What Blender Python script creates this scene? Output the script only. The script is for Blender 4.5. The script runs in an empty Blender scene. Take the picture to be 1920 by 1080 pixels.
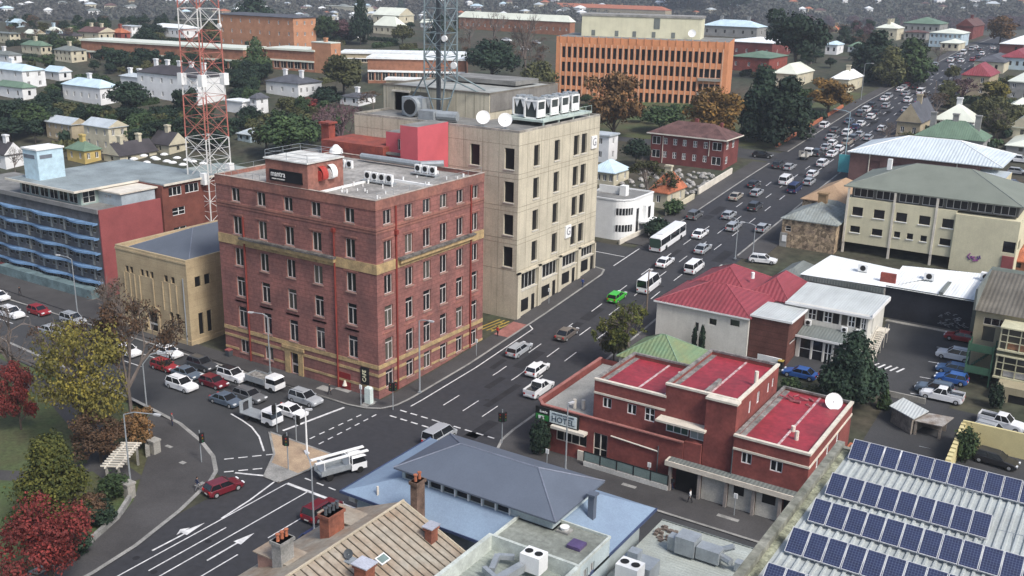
import bpy, math, random, bisect
import numpy as np
from mathutils import Matrix, Vector
sc = bpy.context.scene
# ---------------------------------------------------------------- camera
FOC = 1902.0; PITCH = math.radians(17.13); ROLL = math.radians(1.19); YAW = math.radians(-32.3); H = 57.0
def _rot(v):
    c, s = math.cos(YAW), math.sin(YAW); x, y, z = v
    return Vector((x*c+y*s, -x*s+y*c, z))
FW = _rot((0, math.cos(PITCH), -math.sin(PITCH))); _u = _rot((0, math.sin(PITCH), math.cos(PITCH))); _r = _rot((1, 0, 0))
RT = _r*math.cos(ROLL)+_u*math.sin(ROLL); UP = -_r*math.sin(ROLL)+_u*math.cos(ROLL)
cam = bpy.data.cameras.new('camera'); camo = bpy.data.objects.new('camera', cam); sc.collection.objects.link(camo)
cam.sensor_width = 36; cam.lens = FOC*36/1920; cam.clip_end = 20000; cam.clip_start = 1
mw = Matrix.Identity(4)
for i in range(3): mw[i][0] = RT[i]; mw[i][1] = UP[i]; mw[i][2] = -FW[i]
mw[2][3] = H; camo.matrix_world = mw; sc.camera = camo
# ---------------------------------------------------------------- light
SUN_EL = math.radians(48); SUN_AZ = math.radians(108)      # azimuth from +Y towards +X
w = bpy.data.worlds.new('World'); sc.world = w; w.use_nodes = True
nt = w.node_tree; bg = nt.nodes['Background']; sky = nt.nodes.new('ShaderNodeTexSky'); sky.sky_type = 'NISHITA'
sky.sun_disc = False; sky.sun_elevation = SUN_EL; sky.sun_rotation = SUN_AZ; sky.dust_density = 3.5; sky.air_density = 1.0; sky.ozone_density = 1.2
nt.links.new(sky.outputs[0], bg.inputs[0]); bg.inputs[1].default_value = 0.12
sl = bpy.data.lights.new('sun', 'SUN'); sl.energy = 2.1; sl.angle = math.radians(14); sl.color = (1, .97, .93)
so = bpy.data.objects.new('sun', sl); sc.collection.objects.link(so)
so.rotation_euler = Vector((-math.sin(SUN_AZ)*math.cos(SUN_EL), -math.cos(SUN_AZ)*math.cos(SUN_EL), -math.sin(SUN_EL))).to_track_quat('-Z', 'Y').to_euler()
sc.view_settings.view_transform = 'Standard'; sc.view_settings.look = 'None'; sc.view_settings.exposure = 0.66; sc.view_settings.gamma = 1
# ---------------------------------------------------------------- terrain and placing (all distances in metres)
PR = [(-1000, 0), (100, 0), (104, .05), (117.5, .63), (140, 2.6), (163, 5.0), (233, 11.4), (337, 19.7), (500, 28.7), (700, 33), (20000, 33)]
def lerp(T, v):
    if v <= T[0][0]: return T[0][1]
    for (a, b), (c, d) in zip(T, T[1:]):
        if v <= c: return b+(d-b)*(v-a)/(c-a)
    return T[-1][1]
def gz(x, y):
    z = lerp(PR, y+.45*max(0, -x-180)); r = math.hypot(x, y)
    if r > 620:
        z = lerp([(620, z), (900, min(z, 5)), (1250, -8), (1500, 35), (2300, 105), (20000, 108)], r)
    return z
def ray(px, py): return FW+RT*((px-960)/FOC)-UP*((py-540)/FOC)
def R(px, py, h=0):
    d = ray(px, py); t = 30.; p = t
    while t < 9000:
        if H+d.z*t < gz(d.x*t, d.y*t)+h:
            lo, hi = p, t
            for _ in range(24):
                m = (lo+hi)/2
                if H+d.z*m < gz(d.x*m, d.y*m)+h: hi = m
                else: lo = m
            return d.x*lo, d.y*lo
        p = t; t += 1+t*.004
    return d.x*t, d.y*t
def PXp(px, py, X): d = ray(px, py); t = X/d.x; return d.y*t, H+d.z*t
def PYp(px, py, Y): d = ray(px, py); t = Y/d.y; return d.x*t, H+d.z*t
def PZp(px, py, Z): d = ray(px, py); t = (Z-H)/d.z; return d.x*t, d.y*t
def proj(x, y, z):
    v = Vector((x, y, z-H)); c = v.dot(FW); return 960+FOC*v.dot(RT)/c, 540-FOC*v.dot(UP)/c
def hgt(x, y, py):
    lo, hi = -50, 300
    for _ in range(40):
        m = (lo+hi)/2
        if proj(x, y, m)[1] > py: lo = m
        else: hi = m
    return lo
# ---------------------------------------------------------------- materials
MATS = {}
def lin(c): return tuple(c)+(1,) if len(c) == 3 else c
def mat(name, col, rough=.8, var=.12, scale=.35, col2=None, metal=0, kind=None, p=1., spec=.3, fine=6., coat=0):
    if name in MATS: return MATS[name]
    m = bpy.data.materials.new(name); m.use_nodes = True; MATS[name] = m; n = m.node_tree.nodes; L = m.node_tree.links
    b = n['Principled BSDF']; b.inputs['Roughness'].default_value = rough; b.inputs['Metallic'].default_value = metal
    b.inputs['Specular IOR Level'].default_value = spec; b.inputs['Coat Weight'].default_value = coat
    tc = n.new('ShaderNodeTexCoord'); mp = n.new('ShaderNodeMapping'); L.new(tc.outputs['Object'], mp.inputs[0])
    def noise(s, d=4, vec=None, r=.6):
        t = n.new('ShaderNodeTexNoise'); t.inputs['Scale'].default_value = s; t.inputs['Detail'].default_value = d; t.inputs['Roughness'].default_value = r
        L.new((vec or mp).outputs[0], t.inputs['Vector']); return t.outputs[0]
    def mixc(f, a, c, blend='MIX'):
        x = n.new('ShaderNodeMix'); x.data_type = 'RGBA'; x.blend_type = blend
        for i, v in ((0, f), (6, a), (7, c)):
            if hasattr(v, 'links'): L.new(v, x.inputs[i])
            elif i == 0: x.inputs[0].default_value = v
            else: x.inputs[i].default_value = lin(v)
        return x.outputs[2]
    def ramp(f, lo, hi, a=0., c=1.):
        x = n.new('ShaderNodeMapRange'); L.new(f, x.inputs[0]); x.inputs[1].default_value = lo; x.inputs[2].default_value = hi
        x.inputs[3].default_value = a; x.inputs[4].default_value = c; return x.outputs[0]
    def mul(a, c):
        x = n.new('ShaderNodeMath'); x.operation = 'MULTIPLY'
        for i, v in ((0, a), (1, c)):
            if hasattr(v, 'links'): L.new(v, x.inputs[i])
            else: x.inputs[i].default_value = v
        return x.outputs[0]
    c2 = col2 or tuple(max(0, c*(1-var*2.2)) for c in col); c1 = tuple(c*(1+var) for c in col)
    big = ramp(noise(scale), .32, .68); out = mixc(big, c1, c2)
    fi = ramp(noise(fine, 3), .3, .7, 1-var*1.2, 1+var*1.2)
    vm = n.new('ShaderNodeVectorMath'); vm.operation = 'SCALE'; L.new(out, vm.inputs[0]); L.new(fi, vm.inputs['Scale']); out = vm.outputs[0]
    def bump(h, dist, s=1.):
        x = n.new('ShaderNodeBump'); x.inputs['Distance'].default_value = dist; x.inputs['Strength'].default_value = s; L.new(h, x.inputs['Height']); L.new(x.outputs[0], b.inputs['Normal'])
    if kind in ('streak', 'concrete'):     # rain streaks run down the wall
        m2 = n.new('ShaderNodeMapping'); L.new(tc.outputs['Object'], m2.inputs[0]); m2.inputs['Scale'].default_value = (1.6, 1.6, .07)
        s = ramp(noise(1., 5, m2), .5, .75, 0, .45*p); out = mixc(s, out, tuple(c*.45 for c in col))
        m3 = n.new('ShaderNodeMapping'); L.new(tc.outputs['Object'], m3.inputs[0]); m3.inputs['Scale'].default_value = (5, 5, .12); out = mixc(ramp(noise(1., 3, m3), .55, .8, 0, .22*p), out, tuple(c*.4 for c in col))
    if kind == 'ribs' or kind == 'ribsy':      # metal sheeting
        wv = n.new('ShaderNodeTexWave'); wv.bands_direction = 'X' if kind == 'ribs' else 'Y'; wv.inputs['Scale'].default_value = .55/p; wv.inputs['Distortion'].default_value = 0
        L.new(mp.outputs[0], wv.inputs['Vector']); bump(wv.outputs[1], .05*p)
        m2 = n.new('ShaderNodeMapping'); L.new(tc.outputs['Object'], m2.inputs[0]); m2.inputs['Scale'].default_value = (.9, .12, 1) if kind == 'ribs' else (.12, .9, 1)
        s = ramp(noise(.9, 4, m2), .45, .8, 0, .5); out = mixc(s, out, tuple(c*.6 for c in col))
    if kind == 'courses':                  # brickwork with deep horizontal courses
        sx = n.new('ShaderNodeSeparateXYZ'); L.new(mp.outputs[0], sx.inputs[0])
        fr = n.new('ShaderNodeMath'); fr.operation = 'FRACT'; L.new(mul(sx.outputs[2], 1/p), fr.inputs[0])
        s = ramp(fr.outputs[0], .0, .16, .75, 0); out = mixc(s, out, tuple(c*.42 for c in col)); 
    if kind == 'blocks':
        for ax in (0, 2):
            sx = n.new('ShaderNodeSeparateXYZ'); L.new(mp.outputs[0], sx.inputs[0])
            if ax == 0:
                ad = n.new('ShaderNodeMath'); L.new(sx.outputs[0], ad.inputs[0]); L.new(sx.outputs[1], ad.inputs[1]); src = ad.outputs[0]
            else: src = sx.outputs[2]
            fr = n.new('ShaderNodeMath'); fr.operation = 'FRACT'; L.new(mul(src, 1/(p*(2.0 if ax == 0 else 1))), fr.inputs[0])
            s = ramp(fr.outputs[0], .0, .07 if ax == 2 else .035, .6, 0); out = mixc(s, out, tuple(c*.5 for c in col))
    if kind == 'stone':
        vo = n.new('ShaderNodeTexVoronoi'); vo.inputs['Scale'].default_value = 2.2; L.new(mp.outputs[0], vo.inputs['Vector'])
        bw = n.new('ShaderNodeRGBToBW'); L.new(vo.outputs['Color'], bw.inputs[0]); vm = n.new('ShaderNodeVectorMath'); vm.operation = 'SCALE'; L.new(out, vm.inputs[0]); L.new(ramp(bw.outputs[0], .2, .8, .55, 1.5), vm.inputs['Scale']); out = vm.outputs[0]
    if kind == 'cells':                    # photovoltaic cells 6 x 10
        for ax, cnt in ((0, 6), (1, 10)):
            sx = n.new('ShaderNodeSeparateXYZ'); L.new(mp.outputs[0], sx.inputs[0]); fr = n.new('ShaderNodeMath'); fr.operation = 'FRACT'
            L.new(mul(sx.outputs[ax], 1/.158), fr.inputs[0]); s = ramp(fr.outputs[0], .0, .12, .8, 0); out = mixc(s, out, (.16, .2, .3))
    if kind == 'leaf':
        g = n.new('ShaderNodeNewGeometry'); oi = n.new('ShaderNodeObjectInfo')
        out = mixc(ramp(g.outputs['Random Per Island'], .0, 1., 0, 1), out, col2 or c2)
        vm = n.new('ShaderNodeVectorMath'); vm.operation = 'SCALE'; L.new(out, vm.inputs[0]); L.new(ramp(oi.outputs['Random'], 0, 1, .75, 1.25), vm.inputs['Scale']); out = vm.outputs[0]
    if kind == 'glass':
        oi = n.new('ShaderNodeObjectInfo'); out = mixc(ramp(oi.outputs['Random'], .72, .95, 0, p), out, (.16, .15, .12))
    if kind == 'worn' and col2:
        s = ramp(noise(.9, 6, r=.75), .5, .66, 0, .6*p); out = mixc(s, out, col2)
    L.new(out, b.inputs['Base Color'])
    return m
# ---------------------------------------------------------------- mesh builder
COL = sc.collection
EACH = {'brick_moulding', 'roof_pipe', 'downpipe', 'column', 'dark_opening', 'pier', 'window_post', 'painted_panel', 'glass_screen', 'screen_post', 'pilaster', 'roof_flue', 'louvre', 'fin', 'parapet_rib', 'shopfront_glass', 'lean_to_post', 'ledge', 'balcony', 'bay_slab', 'bay_glass'}
def islands(mb):
    par = list(range(len(mb.v)))
    def fd(a):
        while par[a] != a: par[a] = par[par[a]]; a = par[a]
        return a
    for f in mb.f:
        for q in f[1:]: par[fd(q)] = fd(f[0])
    G_ = {}
    for f, m in zip(mb.f, mb.m): G_.setdefault(fd(f[0]), []).append((f, m))
    out = []
    for fs in G_.values():
        n = MB(); ix = {}
        for f, m in fs:
            for q in f:
                if q not in ix: ix[q] = len(n.v); n.v.append(mb.v[q])
            n.f.append(tuple(ix[q] for q in f)); n.m.append(m)
        out.append(n)
    return out
class MB:
    def __init__(s): s.v = []; s.f = []; s.m = []
    def face(s, pts, m=0):
        i = len(s.v); s.v += [tuple(p) for p in pts]; s.f.append(tuple(range(i, i+len(pts)))); s.m.append(m); return s
    def box(s, x0, x1, y0, y1, z0, z1, m=0, mt=None):
        i = len(s.v); s.v += [(x0, y0, z0), (x1, y0, z0), (x1, y1, z0), (x0, y1, z0), (x0, y0, z1), (x1, y0, z1), (x1, y1, z1), (x0, y1, z1)]
        for q in ((0, 3, 2, 1), (4, 5, 6, 7), (0, 1, 5, 4), (1, 2, 6, 5), (2, 3, 7, 6), (3, 0, 4, 7)): s.f.append(tuple(i+k for k in q))
        s.m += [m, m if mt is None else mt, m, m, m, m]; return s
    def prism(s, P, z0, z1, m=0, mt=None, zf=None):
        n = len(P); lo = [(x, y, (zf(x, y) if zf else 0)+z0) for x, y in P]; hi = [(x, y, (zf(x, y) if zf else 0)+z1) for x, y in P]
        s.face(hi, m if mt is None else mt); s.face(lo[::-1], m)
        for k in range(n): j = (k+1) % n; s.face([lo[k], lo[j], hi[j], hi[k]], m)
        return s
    def frus(s, a, b, z0, z1, m=0, mt=None):    # a, b = (x0,x1,y0,y1)
        lo = [(a[0], a[2], z0), (a[1], a[2], z0), (a[1], a[3], z0), (a[0], a[3], z0)]; hi = [(b[0], b[2], z1), (b[1], b[2], z1), (b[1], b[3], z1), (b[0], b[3], z1)]
        s.face(hi, m if mt is None else mt); s.face(lo[::-1], m)
        for k in range(4): j = (k+1) % 4; s.face([lo[k], lo[j], hi[j], hi[k]], m)
        return s
    def tube(s, p, q, r, n=6, m=0, r2=None):
        p = Vector(p); q = Vector(q); d = q-p
        if d.length < 1e-6: return s
        a = d.orthogonal().normalized(); b = d.normalized().cross(a); r2 = r if r2 is None else r2; i = len(s.v)
        for k in range(n):
            t = 2*math.pi*k/n; o = a*math.cos(t)+b*math.sin(t); s.v.append(tuple(p+o*r)); s.v.append(tuple(q+o*r2))
        for k in range(n): j = (k+1) % n; s.f.append((i+2*k, i+2*j, i+2*j+1, i+2*k+1)); s.m.append(m)
        s.f.append(tuple(i+2*k+1 for k in range(n))); s.m.append(m); s.f.append(tuple(i+2*k for k in range(n))[::-1]); s.m.append(m)
        return s
    def ring(s, P0, P1, m=0):
        n = len(P0)
        for k in range(n): j = (k+1) % n; s.face([P0[k], P0[j], P1[j], P1[k]], m)
        return s
    def hip(s, x0, x1, y0, y1, z, h, o=.4, m=0, gable=None, t=.18, mg=None):
        x0 -= o; x1 += o; y0 -= o; y1 += o; A = [(x0, y0, z), (x1, y0, z), (x1, y1, z), (x0, y1, z)]; B = [(a, b, z+t) for a, b, c in A]
        s.face(A[::-1], m); s.ring(A, B, m); w = x1-x0; d = y1-y0; z += t; g = m if mg is None else mg
        if w >= d:
            i = 0 if gable else d/2; p = (x0+i, (y0+y1)/2, z+h); q = (x1-i, (y0+y1)/2, z+h)
            s.face([B[0], B[1], q, p], m); s.face([B[2], B[3], p, q], m); s.face([B[1], B[2], q], g); s.face([B[3], B[0], p], g)
        else:
            i = 0 if gable else w/2; p = ((x0+x1)/2, y0+i, z+h); q = ((x0+x1)/2, y1-i, z+h)
            s.face([B[1], B[2], q, p], m); s.face([B[3], B[0], p, q], m); s.face([B[0], B[1], p], g); s.face([B[2], B[3], q], g)
        return s
    def sphere(s, c, r, n=8, k=5, m=0, sz=1.):
        for i in range(k):
            for j in range(n):
                P = []
                for a, b in ((i, j), (i, j+1), (i+1, j+1), (i+1, j)):
                    th = math.pi*a/k-math.pi/2; ph = 2*math.pi*b/n; P.append((c[0]+r*math.cos(th)*math.cos(ph), c[1]+r*math.cos(th)*math.sin(ph), c[2]+r*sz*math.sin(th)))
                s.face(P[1:] if i == 0 else (P[:3] if i == k-1 else P), m)
        return s
    def mesh(s, name, mats):
        me = bpy.data.meshes.new(name); me.from_pydata(s.v, [], s.f); me.polygons.foreach_set('material_index', s.m)
        for k in (mats if isinstance(mats, (list, tuple)) else [mats]): me.materials.append(k)
        me.update(); return me
    def obj(s, name, mats, parent=None, loc=(0, 0, 0), rz=0, smooth=False):
        me = s.mesh(name, mats)
        if smooth: me.polygons.foreach_set('use_smooth', [True]*len(me.polygons))
        return ob(name, me, parent, loc, rz)
def ob(name, me, parent=None, loc=(0, 0, 0), rz=0):
    o = bpy.data.objects.new(name, me); COL.objects.link(o); o.location = loc; o.rotation_euler = (0, 0, rz)
    if parent: o.parent = parent
    return o
def tag(o, label, cat, group=None, kind=None):
    if label: o['label'] = label; o['category'] = cat
    if group: o['group'] = group
    if kind: o['kind'] = kind
    return o
def thing(name, label, cat, loc=(0, 0, 0), rz=0, group=None): return tag(ob(name, None, None, loc, rz), label, cat, group)
def struct(name, mb, mats): o = mb.obj(name, mats); o['kind'] = 'structure'; return o
def copy_tree(o, parent=None):
    c = o.copy(); COL.objects.link(c)
    if parent: c.parent = parent
    for ch in KIDS.get(o, [x for x in o.children]): copy_tree(ch, c)
    return c
KIDS = {}
# wall with real openings: starts at o=(x,y), runs along u; outward side is to the right of u. ops = [(s0,s1,z0,z1)]
def wall(mb, o, u, L, z0, z1, ops=(), dep=.2, m=0, mr=None):
    nx, ny = u[1], -u[0]; xs = sorted({0., L}|{a for q in ops for a in q[:2]}); zs = sorted({z0, z1}|{a for q in ops for a in q[2:4]})
    def P(s, z, d=0): return (o[0]+u[0]*s-nx*d, o[1]+u[1]*s-ny*d, z)
    for i in range(len(xs)-1):
        j = 0
        while j < len(zs)-1:
            xm = (xs[i]+xs[i+1])/2
            def hole(j): zm = (zs[j]+zs[j+1])/2; return any(q[0] < xm < q[1] and q[2] < zm < q[3] for q in ops)
            if hole(j): j += 1; continue
            k = j
            while k+1 < len(zs)-1 and not hole(k+1): k += 1
            mb.face([P(xs[i], zs[j]), P(xs[i+1], zs[j]), P(xs[i+1], zs[k+1]), P(xs[i], zs[k+1])], m); j = k+1
    mr = m if mr is None else mr
    for q in ops:
        a, b, c, d = q[:4]; A = [(a, c), (b, c), (b, d), (a, d)]
        for k in range(4):
            p, r = A[k], A[(k+1) % 4]; mb.face([P(*p), P(*p, dep), P(*r, dep), P(*r)], mr)
WM = {}
def window_mesh(w, h, style, mf, mg):
    key = (round(w, 2), round(h, 2), style, mf.name, mg.name)
    if key in WM: return WM[key]
    g = MB(); g.face([(0, 0, 0), (w, 0, 0), (w, 0, h), (0, 0, h)]); f = MB(); t = .09
    if style != 'plain':
        for q in ((0, w, 0, t), (0, w, h-t, h)): f.box(q[0], q[1], -.07, -.005, q[2], q[3])
        for q in ((0, t), (w-t, w)): f.box(q[0], q[1], -.07, -.005, t, h-t)
        if style in ('pair', 'trans', 'grid'): f.box(w/2-.07, w/2+.07, -.075, -.005, t, h-t if style != 'trans' else h*.76)
        if style == 'trans': f.box(t, w-t, -.07, -.005, h*.76, h*.76+.12)
        if style in ('grid', 'sash'): f.box(t, w-t, -.065, -.005, h*.5-.04, h*.5+.04)
        if style == 'multi':
            n = max(2, round(w/1.1))
            for k in range(1, n): f.box(w*k/n-.05, w*k/n+.05, -.065, -.005, t, h-t)
        if style == 'door': f.box(t, w-t, -.06, -.005, h*.4, h*.48)
    WM[key] = (g.mesh('window', [mg]), f.mesh('frame', [mf]) if f.f else None); return WM[key]
def glaze(parent, o, u, z, ops, dep, style, mf, mg, name='window', frames=True, sill=None, sills=.12):
    ang = math.atan2(u[1], u[0]); nx, ny = u[1], -u[0]
    for q in ops:
        a, b, c, d = q[:4]; st = q[4] if len(q) > 4 else style
        g, f = window_mesh(b-a, d-c, st, mf, mg)
        W = ob('door' if st == 'door' else name, g, parent, (o[0]+u[0]*a-nx*(dep-.01), o[1]+u[1]*a-ny*(dep-.01), c), ang)
        if f and frames: ob('frame', f, W)
        if sill:
            k = ('sill', round(b-a, 2), sill.name)
            if k not in WM: WM[k] = MB().box(-.12, b-a+.12, -sills-dep, -dep, -.16, 0).mesh('sill', [sill])
            ob('sill', WM[k], W)
def grid(cs, rows, w, h=None):     # openings at column centres; rows = sill heights (or (sill, height))
    return [(c-w/2, c+w/2, (r[0] if isinstance(r, tuple) else r), (r[0]+r[1] if isinstance(r, tuple) else r+h)) for r in rows for c in cs]
G = 1e-3
# ---------------------------------------------------------------- materials used all over
m_ground = mat('ground_earth', (.03, .037, .022), .95, .35, .06, (.062, .052, .038), fine=.6)
m_asph = mat('asphalt', (.028, .029, .034), .8, .14, .05, (.040, .040, .043), fine=1.2)
m_asph2 = mat('old_asphalt', (.047, .048, .050), .9, .16, .1, (.033, .034, .036))
m_path = mat('footpath_asphalt', (.062, .060, .060), .9, .16, .15, (.045, .043, .043))
m_kerb = mat('kerb_concrete', (.27, .265, .25), .9, .2, .5, (.17, .17, .16))
m_line = mat('road_paint', (.68, .68, .67), .7, .1, 1.5, (.42, .42, .42))
m_redp = mat('red_paving', (.30, .13, .11), .9, .15, .6)
m_sandp = mat('sand_paving', (.36, .27, .18), .9, .16, .6, (.29, .21, .145))
m_yel = mat('yellow_paint', (.4, .29, .06), .8)
m_lawn = mat('lawn', (.05, .075, .028), .95, .25, .12, (.07, .06, .032), fine=2)
m_leafl = mat('leaf_litter', (.11, .075, .04), .95, .3, .2, (.06, .06, .035), fine=3)
m_glass = mat('window_glass', (.012, .013, .015), .12, .1, p=.5, kind='glass', spec=.6)
m_dglass = mat('dark_glass', (.012, .012, .013), .3, .1, spec=.3)
m_white = mat('white_paint', (.74, .75, .74), .7, .04, .5)
m_frame = mat('window_frame', (.55, .55, .53), .6, .04)
m_black = mat('black_rubber', (.015, .015, .015), .7)
m_steel = mat('galvanised_steel', (.33, .36, .38), .45, .08, 1, metal=.3)
m_dsteel = mat('dark_steel', (.07, .08, .09), .5)
m_brickr = mat('red_brick', (.25, .062, .044), .9, .16, .5, (.17, .05, .042), fine=3)
m_conc = mat('concrete', (.3, .29, .26), .9, .16, .4, kind='streak')
m_grey = mat('grey_roofing', (.20, .20, .19), .9, .2, .25, (.13, .13, .125))
m_trim = mat('cream_trim', (.62, .58, .50), .8, .08, .5)
m_tin = mat('pale_tin_roof', (.52, .57, .60), .5, .08, .15, (.43, .48, .50), kind='ribs', p=.8, metal=.15)
m_tiny = mat('pale_tin_roof_y', (.52, .57, .60), .5, .08, .15, (.43, .48, .50), kind='ribsy', p=.8, metal=.15)
m_wtin = mat('white_tin_roof', (.80, .83, .83), .5, .05, .15, kind='ribs', p=.8)
m_gtin = mat('grey_tin_roof', (.17, .19, .18), .6, .1, .2, kind='ribs', p=.8)
m_slate = mat('slate_roof', (.085, .09, .105), .8, .15, .4)
m_green = mat('green_tin_roof', (.13, .2, .14), .6, .1, .3, kind='ribs')
m_terra = mat('terracotta_tiles', (.36, .12, .06), .85, .25, .6, (.25, .09, .05))
m_maroonr = mat('maroon_tiles', (.12, .065, .06), .85, .2, .6)
m_cream = mat('cream_render', (.56, .50, .33), .85, .08, .3, kind='streak', p=.5)
m_bark = mat('bark', (.07, .055, .045), .95, .2, 1)
m_barkg = mat('grey_bark', (.12, .105, .09), .95, .2, 1)
# ---------------------------------------------------------------- ground sheet
def rng(a, b, s):
    o = []; v = a
    while v < b-1e-6: o.append(v); v += s
    return o
XS = [-9000, -7000, -5000, -3800, -3000]+rng(-2600, -900, 50)+rng(-900, -330, 15)+rng(-330, -180, 6)+rng(-180, 62, 22)+rng(62, 1000, 60)+[1400, 2200, 3500, 6000]
YS = sorted(set([-400, -100, -20, 20]+rng(40, 100, 20)+rng(100, 340, 5)+rng(340, 720, 12)+rng(720, 2700, 50)+[2900, 3300, 4000, 5000, 7000, 9000]+[p[0] for p in PR if 0 < p[0] < 720]))
vs = [(x, y, gz(x, y)) for y in YS for x in XS]; nX = len(XS)
gm = bpy.data.meshes.new('ground'); gm.from_pydata(vs, [], [(j*nX+i, j*nX+i+1, (j+1)*nX+i+1, (j+1)*nX+i) for j in range(len(YS)-1) for i in range(nX-1)]); gm.materials.append(m_ground)
go = ob('ground', gm); go['kind'] = 'structure'
def clip(P, ax, v, keep_less):
    o = []; n = len(P)
    for i in range(n):
        a, b = P[i], P[(i+1) % n]; ia = (a[ax] <= v) == keep_less; ib = (b[ax] <= v) == keep_less
        if ia: o.append(a)
        if ia != ib: t = (v-a[ax])/(b[ax]-a[ax]); o.append((a[0]+(b[0]-a[0])*t, a[1]+(b[1]-a[1])*t))
    return o
def cells(P):
    lo, hi = min(p[1] for p in P), max(p[1] for p in P); yy = [lo]+[y for y in YS if lo < y < hi]+[hi]; out = []
    for a, b in zip(yy, yy[1:]):
        Q = clip(clip(P, 1, b, True), 1, a, False)
        if len(Q) < 3: continue
        l2, h2 = min(p[0] for p in Q), max(p[0] for p in Q); xx = [l2]+[x for x in XS if l2 < x < h2 and x <= -180]+[h2]
        for c, d in zip(xx, xx[1:]):
            q = clip(clip(Q, 0, d, True), 0, c, False) if len(xx) > 2 else Q
            if len(q) >= 3: out.append(q)
    return out
def drape(mb, P, off, m=0, side=False):
    ar = sum(P[i][0]*P[(i+1) % len(P)][1]-P[(i+1) % len(P)][0]*P[i][1] for i in range(len(P)))
    if ar < 0: P = P[::-1]
    for q in cells(P): mb.face([(x, y, gz(x, y)+off) for x, y in q], m)
    if side:
        n = len(P)
        for i in range(n):
            a, b = P[i], P[(i+1) % n]; ts = [0]+sorted((y-a[1])/(b[1]-a[1]) for y in YS if min(a[1], b[1]) < y < max(a[1], b[1]))+[1]
            for t, u in zip(ts, ts[1:]):
                p = (a[0]+(b[0]-a[0])*t, a[1]+(b[1]-a[1])*t); r = (a[0]+(b[0]-a[0])*u, a[1]+(b[1]-a[1])*u)
                mb.face([(*p, gz(*p)-.1), (*r, gz(*r)-.1), (*r, gz(*r)+off), (*p, gz(*p)+off)], m)
def strip(mb, pts, w, off, m=0, side=False):     # ribbon along a polyline
    for a, b in zip(pts, pts[1:]):
        d = Vector((b[0]-a[0], b[1]-a[1])); l = d.length
        if l < 1e-6: continue
        d /= l; n = Vector((-d.y, d.x))*w/2
        drape(mb, [(a[0]-n.x, a[1]-n.y), (b[0]-n.x, b[1]-n.y), (b[0]+n.x, b[1]+n.y), (a[0]+n.x, a[1]+n.y)], off, m, side)
def rect(x0, x1, y0, y1): return [(x0, y0), (x1, y0), (x1, y1), (x0, y1)]
b = MB(); drape(b, rect(-83, -62.5, -30, 620), .012); struct('road', b, m_asph)
b = MB(); drape(b, [(-83.0, 72), (-83, 98), (-330, 100), (-330, 78), (-104, 78), (-92, 74)], .008); drape(b, rect(-62.5, 40, 82, 96), .008); drape(b, rect(-140, -83.0, 163.5, 176), .008); drape(b, [(-83, 252), (-83, 262), (-150, 266), (-150, 258)], .008)
struct('side_street', b, m_asph2)
# footpaths: slabs one kerb high
CN = [(-81.6, 102.5), (-81.8, 100.2), (-82.8, 98.3), (-84.6, 97.2), (-87.5, 96.7)]
b = MB(); drape(b, [(-81.6, 160), (-81.6, 102.5)]+CN[1:]+[(-330, 97.5), (-330, 102.5), (-155, 107.5), (-141, 101), (-84.7, 100.6), (-84.7, 160)], .13, side=True)
drape(b, [(-81.6, 160), (-84.7, 160), (-84.9, 163.2), (-82.4, 162.6)], .13, side=True)
drape(b, [(-82.3, 178), (-81.6, 181), (-81.6, 250), (-86.2, 250), (-86.2, 178)], .13, side=True); drape(b, rect(-85.5, -81.6, 264, 610), .13, side=True)
SW = [(-80.5, 20), (-80.5, 51.5), (-81.2, 57), (-83.2, 64.4), (-85.6, 70.7), (-87, 72.9), (-90.3, 75.4), (-94.7, 77.4), (-101.1, 79.4), (-120, 82), (-150, 84.5), (-330, 86)]
drape(b, SW[:9]+[(-108, 80.8), (-104, 76), (-98.2, 72.4), (-94, 68), (-89.3, 63.1), (-87.2, 59.6), (-85.2, 54.6), (-84.6, 20)], .13, side=True)
drape(b, [(-101.1, 79.4), (-120, 82), (-150, 84.5), (-330, 86), (-330, 83), (-150, 81.5), (-120, 79.2), (-108, 80.8)][::-1], .131)
HC = [(-64.6, 103), (-64.2, 99.5), (-63.2, 97), (-61.2, 95.2), (-58, 94.4)]
drape(b, [(-64.6, 250)]+HC+[(40, 94.4), (40, 101.0), (-59.4, 101.0), (-59.8, 250)][:4]+[], .13, side=True) if 0 else None
drape(b, HC+[(40, 94.4), (40, 101), (-59.6, 101), (-59.9, 103)], .13, side=True); drape(b, [(-64.6, 103), (-59.9, 103), (-60.6, 176), (-64.2, 176)], .13, side=True); drape(b, rect(-63.9, -59, 180, 610), .13, side=True)
drape(b, rect(-64.2, -59.4, 10, 80), .13, side=True); drape(b, [(-64.2, 80), (-63.5, 83), (-61.5, 84.6), (-59.4, 85), (-59.4, 80)][::-1], .13, side=True); drape(b, rect(-59.4, 40, 82.8, 85), .13, side=True)
struct('footpath', b, m_path)
b = MB(); isl = [(-89.9, 84.4), (-84.8, 80.2), (-81.6, 75.4), (-79.2, 75.3), (-78.5, 79.6), (-79.2, 84.2)]; drape(b, isl, .13, side=True); struct('traffic_island', b, m_sandp)
b = MB(); drape(b, [(-81.6, 75.5), (-79.3, 75.4), (-78.8, 78.2), (-83.5, 78.4)], .136); struct('island_apron', b, m_kerb)
b = MB(); k = .38; o = .142
strip(b, [(-81.75, 160), (-81.75, 103)]+[(x-.15, y+.1) for x, y in CN]+[(-330, 97.6)], k, o); strip(b, [(-81.75, 181), (-81.75, 250)], k, o); strip(b, [(-81.75, 264), (-81.75, 608)], k, o)
strip(b, [(-81.75, 160), (-82.5, 162.4), (-84.9, 163.0)], k, o); strip(b, [(x-.15, y+.15) for x, y in SW], .5, o)
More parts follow.
